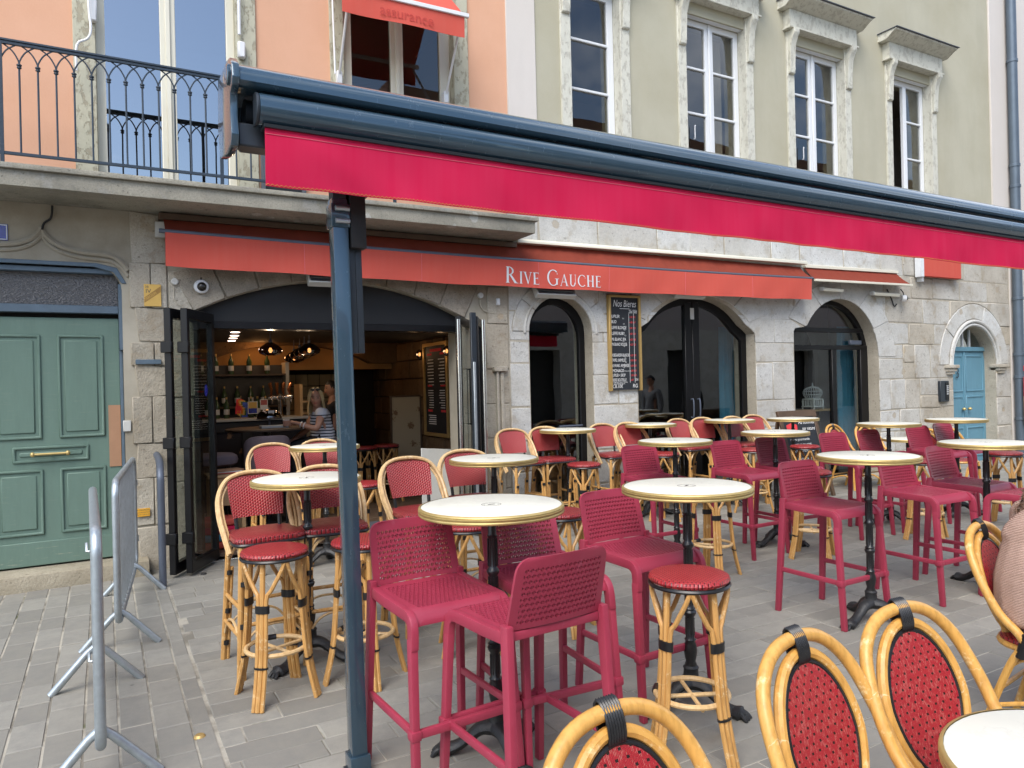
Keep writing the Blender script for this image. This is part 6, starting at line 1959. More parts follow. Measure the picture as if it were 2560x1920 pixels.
# ------------------------------------------------------------------ inside the bar
FLZ = 0.06
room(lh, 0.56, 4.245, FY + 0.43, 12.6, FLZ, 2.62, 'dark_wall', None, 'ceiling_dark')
for k in range(24):
    st('floor_board', MB().box(0.57, 4.24, FY + 0.05 + k * 0.19, FY + 0.05 + k * 0.19 + 0.183, FLZ - .03, FLZ + 0.004 + 0.001 * (k % 3)), 'floor_wood', lh, 0.002)
# rough stone side wall on the right, lamp lit vault at the back
for r_ in range(9):
    y = 8.05
    while y < 12.4:
        w = rnd.uniform(0.25, 0.5)
        st('wall_stone', MB().box(4.19 - rnd.uniform(0, .03), 4.25, y + .006, min(12.5, y + w) - .006, FLZ + r_ * .285 + .006, FLZ + (r_ + 1) * .285 - .006), 'stone_brown', lh, 0.012)
        y += w
st('vault', MB().plate([(0.7, 2.04), (4.2, 2.04), (4.2, 2.45), (0.7, 2.45)], [[(1.3, 2.0)] + arc(2.5, 1.55, 1.6, 160, 20, 14, 0.78) + [(3.9, 2.0)]], 11.3, 11.5), 'stone_brown', lh)
st('vault_wall', MB().box(0.7, 4.2, 11.55, 11.6, 1.95, 2.6), 'placard_yellow', lh)
simple('wall_ochre', (0.42, 0.25, 0.10), 0.9)
bpy.data.objects['vault_wall'].data.materials[0] = M['wall_ochre']
simple('bar_black', (0.02, 0.018, 0.017), 0.5)
bar = thing('bar_counter', (1.9, 10.4, FLZ), 0, 'black bar counter painted with flowers', 'counter')
st('front', MB().box(0.75, 2.45, 10.3, 10.36, FLZ, 1.24), 'floral_bar', bar)
st('front_frame', MB().plate(rect(0.75, 2.45, FLZ + .01, 1.23), [rect(0.95, 1.6, 0.4, 1.1), rect(1.72, 2.38, 0.4, 1.1)], 10.27, 10.298), 'bar_black', bar, 0.004)
st('counter_top', MB().box(0.70, 2.52, 10.22, 10.85, 1.241, 1.275), 'grey_plastic', bar, 0.005)
shf = thing('back_shelf', (1.6, 11.2, FLZ), 0, 'dark back bar shelving behind the counter', 'shelf')
st('panel', MB().box(0.7, 2.36, 11.25, 11.29, FLZ, 2.02), 'bar_black', shf)
for z in (1.4, 1.86):
    st('shelf', MB().box(0.75, 2.34, 10.98, 11.245, z, z + .025), 'wood_dark', shf)
st('upright', MB().box(2.34, 2.39, 11.0, 11.29, FLZ, 2.05), 'grey_plastic', shf)
st('upright', MB().box(0.70, 0.745, 11.0, 11.245, FLZ, 2.05), 'wood_dark', shf)
bt = [(1.2, 1.47), (1.36, 1.62), (1.5, 1.7), (1.64, 1.6), (1.93, 1.56), (1.05, 1.6), (1.42, 1.9), (1.7, 1.9), (2.1, 1.9)]
bot = thing('bottle', (0, 0, 0), 0, 'x', 'bottle', 'bottles standing behind the bar')
ob('glass', MB().lathe([(0.0, 0), (0.036, 0.0), (0.038, 0.02), (0.038, 0.17), (0.03, 0.20), (0.013, 0.235), (0.013, 0.285), (0.0, 0.285)], n=14, cap=False), 'glass_bottle', bot)
ob('label', MB().lathe([(0.0385, 0.05), (0.0388, 0.052), (0.0388, 0.12), (0.0385, 0.122)], n=14, cap=False), 'porcelain', bot)
ob('cap', MB().lathe([(0.0145, 0.26), (0.0145, 0.288), (0.0, 0.289)], n=10, cap=False), 'gold_frame', bot)
for i, (x, y, z) in enumerate([(1.78, 10.62, 1.276), (1.98, 10.65, 1.276), (1.88, 10.7, 1.276), (1.0, 11.1, 1.426), (1.15, 11.12, 1.426), (1.32, 11.1, 1.426), (1.6, 11.1, 1.886), (1.85, 11.12, 1.886), (1.22, 10.6, 1.276), (1.34, 10.66, 1.276), (1.46, 10.62, 1.276), (1.50, 11.1, 1.426), (1.68, 11.12, 1.426), (1.86, 11.1, 1.426), (2.04, 11.12, 1.426), (1.2, 11.1, 1.886), (1.4, 11.12, 1.886), (2.1, 11.1, 1.886)]):
    o = bot if i == 0 else copy_tree(bot)
    o.location = (x, y, z)
    o['label'] = ['pale labelled bottle nearest the flag on the counter', 'pale labelled bottle next to the beer taps', 'pale labelled bottle set back between two others on the counter', 'leftmost dim bottle on the lower back bar shelf', 'middle dim bottle on the lower back bar shelf', 'rightmost dim bottle on the lower back bar shelf', 'left dim bottle on the upper back bar shelf', 'right dim bottle on the upper back bar shelf', 'bottle at the left end of the counter top', 'second bottle from the left end of the counter top', 'third bottle from the left end of the counter top', 'fourth bottle on the lower back bar shelf', 'fifth bottle on the lower back bar shelf', 'sixth bottle on the lower back bar shelf', 'seventh bottle on the lower back bar shelf', 'first bottle at the left of the upper back bar shelf', 'second bottle at the left of the upper back bar shelf', 'bottle at the right end of the upper back bar shelf'][i]
tp = thing('beer_taps', (2.15, 10.5, 1.275), 0, 'chrome beer tap tower with copper handles on the counter', 'beer taps')
ob('tower', MB().lathe([(0.05, 0), (0.05, 0.02), (0.03, 0.04), (0.028, 0.25), (0.04, 0.27), (0.04, 0.30), (0.0, 0.32)], n=16).tube([(-.16, 0, .27), (.16, 0, .27)], 0.032, 12), 'chrome', tp)
for k in range(4):
    x = -.13 + k * .085
    tpk = ob('tap', MB().tube(cr([(x, -.02, .27), (x, -.09, .26), (x, -.11, .22), (x, -.11, .18)], 3), 0.012, 8), 'chrome', tp)
    ob('handle', MB().tube([(x, -.06, .30), (x - .01 * k, -.08, .38), (x - .02 + .01 * k, -.07, .47)], [0.012, 0.018, 0.026], 8), 'copper', tpk)
pc = [(1.74, 10.26, 1.50, 0.125, 0.165, 'placard_yellow', 'sign_blue', 'yellow and blue postcard standing on the bar counter'), (1.89, 10.28, 1.525, 0.10, 0.14, 'lips', 'sign_white', 'pink postcard beside the yellow one on the bar counter')]
for x, y, zt_, w, h, m1, m2, lb in pc:
    o = thing('postcard', (x, y, zt_ - h), 0, lb, 'postcard')
    st('card', MB().box(x - w / 2, x + w / 2, y - .004, y, zt_ - h, zt_), m1, o)
    st('border', MB().plate(rect(x - w / 2, x + w / 2, zt_ - h, zt_), [rect(x - w / 2 + .008, x + w / 2 - .008, zt_ - h + .008, zt_ - .008)], y - .006, y - .0041), 'porcelain', o)
    st('picture', MB().box(x - w / 2 + .008, x + w / 2 - .008, y - .0055, y - .0042, zt_ - h + .008, zt_ - h * .55), m2, o)
fg = thing('pride_flag', (1.58, 10.3, 1.275), 0, 'small rainbow flag on a stick on the counter', 'flag')
st('stick', MB().tube([(1.585, 10.3, 1.275), (1.60, 10.3, 1.58)], 0.004, 5), 'wood_pale', fg)
for k, mm in enumerate(('chalk_red', 'rainbow_orange', 'placard_yellow', 'leaf', 'rainbow_blue')):
    st('stripe', MB().grid(lambda u, v, k=k: (1.525 + 0.075 * u + 0.02 * k + 0.015 * v, 10.295 + 0.012 * math.sin(v * 6 + u * 2), 1.34 + 0.20 * v - 0.03 * k * 0.4), 4, 6, (0, .001, 0)), mm, fg)
# guests' table with a cake dome
gt = thing('round_dark_table', (1.72, 9.2, FLZ), 0, 'dark round high table at which the woman sits', 'table')
st('tabletop', MB().lathe([(0.46, 1.165), (0.475, 1.17), (0.475, 1.188), (0.465, 1.193)], (1.72, 9.2, 0), 40), 'wood_dark', gt)
st('column', MB().tube([(1.72, 9.2, FLZ), (1.72, 9.2, 1.17)], 0.04, 12), 'black_iron', gt)
st('base', MB().lathe([(0.24, 0), (0.24, .015), (0.05, .04)], (1.72, 9.2, FLZ + .004), 24), 'black_iron', gt)
ck = thing('cake_stand', (1.76, 9.25, 1.193), 0, 'smoked dome cake stand on the dark round table', 'cake stand')
ob('stand', MB().lathe([(0.06, 0), (0.06, .01), (0.012, .03), (0.012, .09), (0.15, .10), (0.155, .108)], n=24), 'steel_grey', ck)
ob('dome', MB().lathe([(0.148, .109), (0.148, .13), (0.13, .175), (0.09, .205), (0.04, .218), (0.0, .22)], n=28, cap=False), 'glass_lamp', ck)
ob('knob', MB().lathe([(0.008, .218), (0.016, .23), (0.0, .242)], n=10), 'steel_grey', ck)
ob('card', MB().box(-.035, .035, -.125, -.12, .15, .21), 'porcelain', ck)
tag(st('book', MB().box(1.62, 1.92, 8.98, 9.16, 1.194, 1.225), 'grey_plastic', None, 0.003), 'grey box file lying on the dark round table', 'book')
cup = thing('paper_cup', (1.905, 8.98, 1.193), 0, 'white paper cup in the hand of the woman', 'cup')
ob('cup', MB().lathe([(0.0, 0.0), (0.028, 0.0), (0.040, 0.095), (0.042, 0.098), (0.037, 0.096), (0.026, 0.006), (0.0, 0.006)], n=20, cap=False), 'porcelain', cup)
# upholstered chair and pouf
ac = thing('mauve_armchair', (1.63, 8.72, FLZ), 0, 'mauve upholstered bar armchair with its rounded back to the street', 'armchair')
def acb(u, v):
    a = PI * (1.08 + 0.84 * u)
    r = 0.265
    z = 0.76 + v * (0.37 - 0.10 * (2 * u - 1) ** 4)
    return (1.63 + r * math.cos(a) * 1.0, 8.76 + r * math.sin(a) * 0.8, z)
st('backrest', MB().grid(acb, 24, 8, (0, 0.05, 0)), 'upholstery', ac, 0.01, 2, 60)
st('seat', pad(MB(), [(x + 1.63, y + 8.80) for x, y in superellipse(0.24, 0.23, 3, 28)], 0.70, 0.80, 0.03, 0.01), 'upholstery', ac)
for x in (1.45, 1.81):
    for y in (8.63, 8.97): st('leg', MB().tube([(x, y, FLZ), (x, y, 0.71)], 0.014, 8), 'black_iron', ac)
pf = thing('mauve_stool', (1.05, 8.75, FLZ), 0, 'mauve padded bar stool left of the armchair', 'bar stool')
st('seat', pad(MB(), [(x + 1.05, y + 8.75) for x, y in superellipse(0.26, 0.24, 2.6, 28)], 0.82, 0.95, 0.04, 0.01), 'upholstery', pf)
for x in (0.9, 1.2):
    for y in (8.6, 8.9): st('leg', MB().tube([(x, y, FLZ), (x, y, 0.83)], 0.014, 8), 'black_iron', pf)
sd = thing('side_table', (1.12, 8.3, FLZ), 0, 'small pale wooden side table inside the folding door', 'table')
st('top', MB().box(0.92, 1.31, 8.12, 8.48, 0.745, 0.775), 'wood_pale', sd, 0.004)
st('front', MB().box(0.94, 1.29, 8.14, 8.17, 0.45, 0.744), 'wood_pale', sd, 0.004)
for x in (0.96, 1.27):
    for y in (8.19, 8.46): st('leg', MB().box(x - .02, x + .02, y - .02, y + .02, FLZ, 0.745), 'wood_pale', sd)
for k, (mm, lb) in enumerate((('cloth_red', 'red magazine at the bottom of the pile on the side table'), ('porcelain', 'white magazine in the middle of the pile on the side table'), ('brown_board', 'brown magazine on top of the pile on the side table'))):
    tag(st('magazine', MB().obox((1.11 + .012 * k, 8.29, 0.784 + .013 * k), (0.28, 0.21, 0.011), Matrix.Rotation(0.1 * k, 3, 'Z')), mm, None), lb, 'magazine', 'magazines on the side table')
for k, (mm, lb) in enumerate((('cloth_red', 'red folded blanket lowest in the pile behind the first chair'), ('curtain_blue', 'blue folded blanket in the pile behind the first chair'), ('cloth_pink', 'pink folded blanket in the pile behind the first chair'), ('cloth_red', 'red folded blanket topmost in the pile behind the first chair'))):
    tag(st('blanket', pad(MB(), [(x + 0.98, y + 7.95) for x, y in superellipse(0.19, 0.15, 4, 24)], FLZ + .01 + k * .075, FLZ + .082 + k * .075, 0.03), mm, None), lb, 'blanket', 'folded blankets')
# pendants, ceiling spots, wall lamps
def lamp_light(loc, e, col=(1, .6, .3), r=0.03):
    l = bpy.data.lights.new('lamp_light', 'POINT')
    l.energy = e
    l.color = col
    l.shadow_soft_size = r
    o = bpy.data.objects.new('lamp_light', l)
    C.objects.link(o)
    o.location = loc
    return o
pd = thing('pendant_lamp', (0, 0, 0), 0, 'x', 'lamp', 'smoked glass pendant lamps')
ob('shade', MB().lathe([(0.02, 0.10), (0.06, 0.085), (0.13, 0.03), (0.142, 0.0), (0.13, -0.035), (0.07, -0.06)], n=28, cap=False), 'glass_lamp', pd)
ob('cord', MB().tube([(0, 0, 0.1), (0, 0, 0.36)], 0.006, 6), 'steel_grey', pd)
ob('canopy', MB().lathe([(0.02, 0.08), (0.022, 0.13), (0.01, 0.14)], n=12), 'steel_grey', pd)
ob('bulb', MB().lathe([(0.0, -0.03), (0.018, -0.02), (0.024, 0.0), (0.015, 0.03), (0.0, 0.035)], n=12, cap=False), 'bulb_warm', pd)
for i, (x, y, z, lb) in enumerate([(1.784, 9.2, 2.13, 'smoked glass pendant lamp hanging alone over the bar table'), (2.352, 9.6, 2.15, 'right hand pendant lamp of the cluster of four'), (2.36, 9.9, 2.13, 'second pendant lamp from the right of the cluster of four'), (2.38, 10.25, 2.12, 'third pendant lamp from the right of the cluster of four'), (2.38, 10.6, 2.09, 'left hand pendant lamp of the cluster of four')]):
    o = pd if i == 0 else copy_tree(pd)
    o.location = (x, y, z)
    o['label'] = lb
    if i in (0, 1, 3): lamp_light((x, y, z - 0.09), 4.0 if i == 0 else 0.8, (1, .74, .48))
sp0 = None
for i, (x, y) in enumerate(((1.386, 9.22), (1.46, 9.78), (1.517, 10.28), (1.575, 10.8), (2.25, 8.75))):
    z = 2.335
    o = tag(st('ceiling_spot', MB().lathe([(0.0, z + .010), (0.05, z + .010), (0.055, z + .013), (0.0, z + .015)], (x, y, 0), 18, cap=False), 'led_warm', None), ['nearest of four glowing ceiling spots over the counter', 'second of four glowing ceiling spots over the counter', 'third of four glowing ceiling spots over the counter', 'farthest of four glowing ceiling spots over the counter', 'single warm ceiling spot left of the navy post'][i], 'ceiling lamp', 'round ceiling spots')
st('ceiling_panel', MB().box(0.57, 4.2, 8.03, 11.2, 2.352, 2.40), 'ceiling_dark', lh)
lamp_light((2.0, 11.1, 2.28), 2.2, (1, .45, .15), 0.1)
lamp_light((3.3, 11.2, 2.25), 0.6, (1, .42, .12), 0.1)
wm = thing('framed_menu_board', (4.17, 9.6, 0.95), 0, 'gold framed menu blackboard on the stone side wall', 'menu board')
st('panel', MB().box(4.13, 4.15, 9.22, 9.98, 0.98, 2.22), 'chalkboard', wm)
fm_ = MB()
for (a, b, c, d) in ((9.17, 9.22, 0.93, 2.27), (9.98, 10.03, 0.93, 2.27), (9.22, 9.98, 0.93, 0.98), (9.22, 9.98, 2.22, 2.27)):
    fm_.box(4.105, 4.155, a, b, c, d)
st('frame', fm_, 'gold_frame', wm, 0.004)
ln_w, ln_r = MB(), MB()
for k in range(9):
    ln_w.box(4.127, 4.129, 9.68, 9.90 - 0.06 * rnd.random(), 2.02 - k * .045, 2.032 - k * .045)
    ln_w.box(4.127, 4.129, 9.30, 9.52 - 0.08 * rnd.random(), 2.02 - k * .045, 2.032 - k * .045)
for k in range(8):
    ln_w.box(4.127, 4.129, 9.70, 9.90 - 0.06 * rnd.random(), 1.58 - k * .035, 1.59 - k * .035)
    ln_w.box(4.127, 4.129, 9.30, 9.50 - 0.08 * rnd.random(), 1.58 - k * .035, 1.59 - k * .035)
for k in range(5):
    ln_w.box(4.127, 4.129, 9.62, 9.92 - 0.08 * rnd.random(), 1.22 - k * .03, 1.232 - k * .03)
for z in (2.09, 1.64, 1.28): ln_r.box(4.127, 4.129, 9.74, 9.9, z, z + .03).box(4.127, 4.129, 9.28, 9.44, z, z + .03)
ln_r.box(4.127, 4.129, 9.4, 9.8, 2.14, 2.18)
tag(st('chalk_lettering', ln_w, 'chalk', wm), kind='stuff')
tag(st('red_lettering', ln_r, 'chalk_red', wm), kind='stuff')
wlp = thing('wall_lamp', (0, 0, 0), 0, 'x', 'lamp', 'glowing brass wall lamps')
ob('bracket', MB().tube([(0.08, 0, 0), (0.0, 0, 0), (0, 0, 0.03)], 0.01, 6).lathe([(0.03, -.01), (0.03, .01)], (0.08, 0, 0), 12), 'brass', wlp)
ob('shade', MB().lathe([(0.02, 0.04), (0.05, 0.0), (0.052, -0.04), (0.035, -0.09), (0.01, -.10)], n=16, cap=False), 'glass_lamp', wlp)
ob('bulb', MB().lathe([(0.0, -0.06), (0.018, -0.045), (0.02, -0.02), (0.0, 0.01)], n=10, cap=False), 'bulb_warm', wlp)
for i, (y, lb) in enumerate(((9.12, 'glowing brass wall lamp at the near side of the gold framed menu'), (10.1, 'glowing brass wall lamp at the far side of the gold framed menu'))):
    o = wlp if i == 0 else copy_tree(wlp)
    o.location = (4.09, y, 2.15)
    o['label'] = lb
    lamp_light((4.0, y, 2.12), 0.3)
sc = thing('folding_screen', (3.9, 10.3, FLZ), 0, 'cream folding screen with flower roundels', 'screen')
st('panel', MB().box(3.70, 4.15, 10.28, 10.31, 0.3, 1.50), 'floral_screen', sc)
st('frame', MB().plate(rect(3.68, 4.17, 0.10, 1.52), [rect(3.705, 4.145, 0.3, 1.495)], 10.27, 10.32), 'wood_dark', sc, 0.003)
tag(st('leaning_panel', MB().obox((3.50, 7.98, 0.50), (0.62, 0.015, 0.80), (Matrix.Rotation(R(12), 3, 'Z') @ Matrix.Rotation(R(-9), 3, 'X') @ Matrix.Rotation(R(6), 3, 'Y'))), 'grey_plastic', None, 0.003), 'grey board leaning inside the right of the bar doorway', 'board')
tag(st('door_mat', MB().box(2.55, 3.25, 7.80, 8.30, FLZ + .006, FLZ + .018), 'slate', None, 0.003), 'grey door mat inside the bar entrance', 'mat')
wd_ = thing('display_stand', (2.62, 10.55, 1.275), 0, 'pale wooden display stand behind the woman on the counter end', 'display stand')
st('back', MB().box(2.40, 2.44, 10.4, 10.75, 1.27, 1.72), 'wood_pale', wd_)
st('shelf', MB().box(2.44, 2.72, 10.4, 10.75, 1.30, 1.32).box(2.44, 2.72, 10.4, 10.75, 1.46, 1.48), 'wood_pale', wd_)
st('side', MB().box(2.72, 2.74, 10.4, 10.75, 1.27, 1.6), 'wood_pale', wd_)
st('base', MB().box(2.40, 2.80, 10.4, 10.78, FLZ, 1.268), 'wood_pale', wd_)
kd = thing('tiled_doorway', (3.0, 12.5, FLZ), 0, 'pale tiled doorway at the back of the bar', 'doorway')
tm = MB().box(-.095, .095, 0, .02, -.095, .095).mesh('tile', 0.004)
st('surround', MB().plate(rect(2.55, 3.75, FLZ, 2.1), [rect(2.62, 3.68, FLZ - .1, 2.03)], 12.40, 12.5), 'bar_black', kd)
for i in range(5):
    for j in range(9):
        t_ = link('tile', tm, 'screen_paper', kd)
        t_.location = (2.73 + i * .2 - 3.0, 12.52 - 12.5, 0.2 + j * .2 - FLZ)
in_st = copy_tree(bpy.data.objects['wicker_bar_stool'])
in_st.location = (3.05, 9.6, FLZ)
in_st['label'] = 'wicker bar stool in the dark inside the bar, left of the folding screen'
in_st = copy_tree(bpy.data.objects['wicker_bar_stool'])
in_st.location = (3.42, 9.75, FLZ)
in_st['label'] = 'wicker bar stool in the dark inside the bar, nearest the folding screen'
# ------------------------------------------------------------------ people
def evaluated(me, mods):
    o = bpy.data.objects.new('body', me)
    TS.collection.objects.link(o)
    for kind, props in mods:
        m = o.modifiers.new(kind, kind)
        for k, v in props.items(): setattr(m, k, v)
    vl = TS.view_layers[0]
    vl.update()
    out = bpy.data.meshes.new_from_object(o.evaluated_get(vl.depsgraph))
    bpy.data.objects.remove(o)
    return out
def skin(chains, sub=2):
    """limbs grown round joints: chains = lists of (position, radius) that may share joints"""
    idx, vs, rs, es = {}, [], [], []
    def dense(ch):
        out = [ch[0]]
        for (p, r), (q, t) in zip(ch, ch[1:]):
            n = max(1, int((Vector(q) - Vector(p)).length / 0.065))
            ra, ta = (r if isinstance(r, tuple) else (r, r)), (t if isinstance(t, tuple) else (t, t))
            for i in range(1, n + 1):
                f = i / n
                out.append((tuple(Vector(p).lerp(Vector(q), f)) if i < n else q, (ra[0] + (ta[0] - ra[0]) * f, ra[1] + (ta[1] - ra[1]) * f)))
        return out
    for ch in chains:
        ch = dense(ch)
        last = None
        for p, r in ch:
            k = tuple(round(c, 4) for c in p)
            if k not in idx:
                idx[k] = len(vs)
                vs.append(p)
                rs.append(r)
            if last is not None and last != idx[k]: es.append((last, idx[k]))
            last = idx[k]
    me = bpy.data.meshes.new('body')
    me.from_pydata([tuple(v) for v in vs], es, [])
    o = bpy.data.objects.new('body', me)
    TS.collection.objects.link(o)
    m = o.modifiers.new('Skin', 'SKIN')
    m.use_smooth_shade = True
    for i, r in enumerate(rs):
        rr = r if isinstance(r, tuple) else (r, r)
        o.data.skin_vertices[0].data[i].radius = rr
        o.data.skin_vertices[0].data[i].use_root = (i == 0)
    s_ = o.modifiers.new('Sub', 'SUBSURF')
    s_.levels = s_.render_levels = sub
    vl = TS.view_layers[0]
    vl.update()
    out = bpy.data.meshes.new_from_object(o.evaluated_get(vl.depsgraph))
    bpy.data.objects.remove(o)
    return out
def frame_to(face, up=(0, 0, 1)):
    f = Vector(face).normalized()
    r = f.cross(Vector(up)).normalized()
    u = r.cross(f)
    return Matrix((r, f, u)).transposed()
def head_mesh(c, face, s=1.0):
    B = frame_to(face)
    m = MB()
    nu, nv = 32, 24
    def fn(a, b):
        th, ph = 2 * PI * a, PI * b
        sx, sy, sz = math.sin(ph) * math.sin(th), math.sin(ph) * math.cos(th), -math.cos(ph)
        x, y, z = .074 * sx, .093 * sy, .115 * sz
        if sz < 0:
            x *= 1 - .30 * (-sz) ** 1.4
            if sy < 0: y *= 1 - .30 * (-sz)
            else: y *= 1 - .04 * (-sz)
        if sy > 0.1:
            nz = max(0.0, 1 - abs(sz + .22) / .30)
            y += .024 * math.exp(-(sx / .15) ** 2) * nz * (1.25 if sz < -.2 else .8)
            for e in (-1, 1):
                y -= .012 * math.exp(-((sx - e * .42) / .17) ** 2 - ((sz - .04) / .13) ** 2)
                y += .004 * math.exp(-((sx - e * .45) / .25) ** 2 - ((sz + .25) / .15) ** 2)
            y += .006 * math.exp(-(sx / .3) ** 2 - ((sz + .50) / .08) ** 2)
            y += .009 * math.exp(-(sx / .3) ** 2 - ((sz + .82) / .12) ** 2)
        return Vector(c) + B @ (Vector((x, y, z)) * s)
    m.grid(fn, nu, nv)
    for e in (-1, 1):
        ear = [Vector(c) + B @ (Vector((e * (.072 + .010 * math.cos(t) * .3), -.006 + .016 * math.cos(t), .0 + .030 * math.sin(t))) * s) for t in [2 * PI * k / 12 for k in range(12)]]
        m.tube(ear, 0.008 * s, 6, True)
        m.add(ear, [tuple(range(12))])
    return m.mesh('head'), B
def finger(m, pts, r=0.0085):
    m.tube(cr([tuple(p) for p in pts], 3), [r] * (3 * (len(pts) - 1) + 1), 8)
def hand_relaxed(m, wrist, d, n):
    """open, slightly curled hand: d along the fingers, n out of the back of the hand"""
    d, n = Vector(d).normalized(), Vector(n).normalized()
    s_ = d.cross(n).normalized()
    w = Vector(wrist)
    m.grid(lambda u, v: w + d * (.085 * v) + s_ * ((u - .5) * (.05 + .025 * v)) + n * (.010 + .006 * math.sin(u * PI)), 6, 6, -n * .026)
    for k, l in enumerate((.066, .075, .070, .055)):
        o = s_ * (-.030 + .020 * k)
        finger(m, [w + d * .075 + o, w + d * (.075 + l * .45) + o + n * .004, w + d * (.075 + l * .8) + o - n * .010, w + d * (.075 + l * .95) + o - n * .026])
    finger(m, [w + d * .02 - s_ * .028, w + d * .045 - s_ * .052 - n * .008, w + d * .072 - s_ * .058 - n * .016], 0.0095)
def figure(name, label, parts, mat='skin', voxel=0.008, group=None):
    """join limb, head and hand pieces and melt them into one continuous body"""
    bm = bmesh.new()
    for p in parts:
        bm.from_mesh(p)
    me = bpy.data.meshes.new('body')
    bm.to_mesh(me)
    bm.free()
    me = evaluated(me, [('REMESH', dict(mode='VOXEL', voxel_size=voxel, use_smooth_shade=True)), ('SMOOTH', dict(factor=0.5, iterations=3))])
    me.materials.clear()
    co = [v.co for v in me.vertices]
    base = Vector((sum(c.x for c in co) / len(co), sum(c.y for c in co) / len(co), min(c.z for c in co)))
    o = thing(name, base, 0, label, 'person', group)
    b = link('body', me, mat, o)
    b.matrix_parent_inverse = Matrix.Translation(-base)
    return o
def wear(o, name, chains, mat, voxel=0.010, extra=None, smooth=4):
    bm = bmesh.new()
    bm.from_mesh(skin(chains))
    if extra: bm.from_mesh(extra)
    me = bpy.data.meshes.new(name)
    bm.to_mesh(me)
    bm.free()
    me = evaluated(me, [('REMESH', dict(mode='VOXEL', voxel_size=voxel, use_smooth_shade=True)), ('SMOOTH', dict(factor=0.5, iterations=smooth))])
    me.materials.clear()
    me.name = name
    c = link(name, me, mat, o)
    c.matrix_parent_inverse = Matrix.Translation(-Vector(o.location))
    return c
def face_bits(o, c, B, s=1.0):
    c = Vector(c)
    for e in (-1, 1):
        ctr = c + B @ (Vector((e * .031, .083, .006)) * s)
        m = MB().lathe([(0.0, -.006), (.009, -.004), (.012, 0), (.009, .004), (0.0, .006)], ctr, 12, cap=False)
        st('eye', m, 'eye_dark', o)
        br_ = [c + B @ (Vector((e * (.014 + .012 * k), .091 - .004 * k, .026 + .003 * math.sin(k))) * s) for k in range(4)]
        st('eyebrow', MB().tube(br_, .0028, 5), 'hair_dark', o)
    lp = [c + B @ (Vector((x, .094 - 9 * x * x, -.056)) * s) for x in (-.022, -.011, 0, .011, .022)]
    st('lips', MB().tube(lp, [.003, .0055, .006, .0055, .003], 6), 'lips', o)

def ext(ch, d=0.055):
    """run a limb on into the hand so that the two join"""
    a, b = Vector(ch[-2][0]), Vector(ch[-1][0])
    return ch + [(tuple(b + (b - a).normalized() * d), ch[-1][1] * 0.95)]

# woman at the dark table, looking out at the camera
hc = (2.275, 9.0, 1.535)
face = (-0.36, -0.93, -0.03)
hm, HB = head_mesh(hc, face)
pel, spi, che, nec = (2.35, 9.05, 0.95), (2.36, 9.05, 1.12), (2.33, 9.04, 1.30), (2.29, 9.015, 1.43)
shl, shr = (2.31, 8.87, 1.375), (2.32, 9.21, 1.375)
ell, elr = (2.225, 8.795, 1.165), (2.20, 9.22, 1.14)
wrl, wrr = (2.035, 8.90, 1.235), (2.00, 9.14, 1.02)
knl, knr, anl, anr = (1.96, 8.93, 0.93), (1.96, 9.13, 0.93), (2.02, 8.95, 0.48), (2.02, 9.12, 0.48)
core = [(pel, (.16, .14)), (spi, (.145, .125)), (che, (.15, .115)), (nec, .052), ((2.282, 9.008, 1.49), .050)]
arms = [[(che, .11), (shl, .058), (ell, .043), (wrl, .027)], [(che, .11), (shr, .058), (elr, .043), (wrr, .027)]]
legs = [[(pel, .15), (knl, .075), (anl, .045), ((1.90, 8.95, 0.43), .034)], [(pel, .15), (knr, .075), (anr, .045), ((1.90, 9.12, 0.43), .034)]]
hands = MB()
cupc = Vector((1.905, 8.98, 0))
hands.tube(cr([wrl, (2.0, 8.925, 1.247), (1.965, 8.945, 1.25)], 3), [.026, .027, .029, .030, .031, .030, .026], 10, flat=0.75)
for k in range(4):
    z = 1.215 + .019 * k
    r_ = .037 + .010 + (z - 1.193) * .12
    a0 = math.atan2(8.95 - 8.98, 1.96 - 1.905)
    pts = [cupc + Vector((math.cos(a0 - t) * r_, math.sin(a0 - t) * r_, z)) for t in (0.0, 0.55, 1.1, 1.65, 2.1)]
    finger(hands, [Vector((1.972, 8.94, z + .004))] + pts, .0082)
finger(hands, [Vector((1.985, 8.95, 1.262))] + [cupc + Vector((math.cos(a0 + t) * .050, math.sin(a0 + t) * .050, 1.262)) for t in (0.35, 0.8, 1.2)], .009)
hand_relaxed(hands, wrr, (-1, -.1, -.25), (0, 0, 1))
w1 = figure('person', 'seated person in a striped navy and white top holding a paper cup', [skin([core] + [ext(a) for a in arms] + legs), hm, hands.mesh('hands')], voxel=0.0075)
grow = lambda ch, d: [(p, tuple(x + d for x in r) if isinstance(r, tuple) else r + d) for p, r in ch]
wear(w1, 'striped_top', [[((2.35, 9.05, 0.90), (.178, .158)), (pel, (.178, .158)), (spi, (.165, .145)), (che, (.168, .132)), ((2.315, 9.028, 1.37), .085)], [(che, .12), (shl, .078), ((2.265, 8.83, 1.262), .073)], [(che, .12), (shr, .078), ((2.265, 9.215, 1.262), .073)]], 'striped_shirt')
wear(w1, 'trousers', [grow([((2.35, 9.05, 1.0), .15), (pel, .165), (knl, .080), (anl, .055)], .008), grow([((2.35, 9.05, 1.0), .15), (pel, .165), (knr, .080), (anr, .055)], .008)], 'trousers_black')
face_bits(w1, hc, HB)
hr = MB()
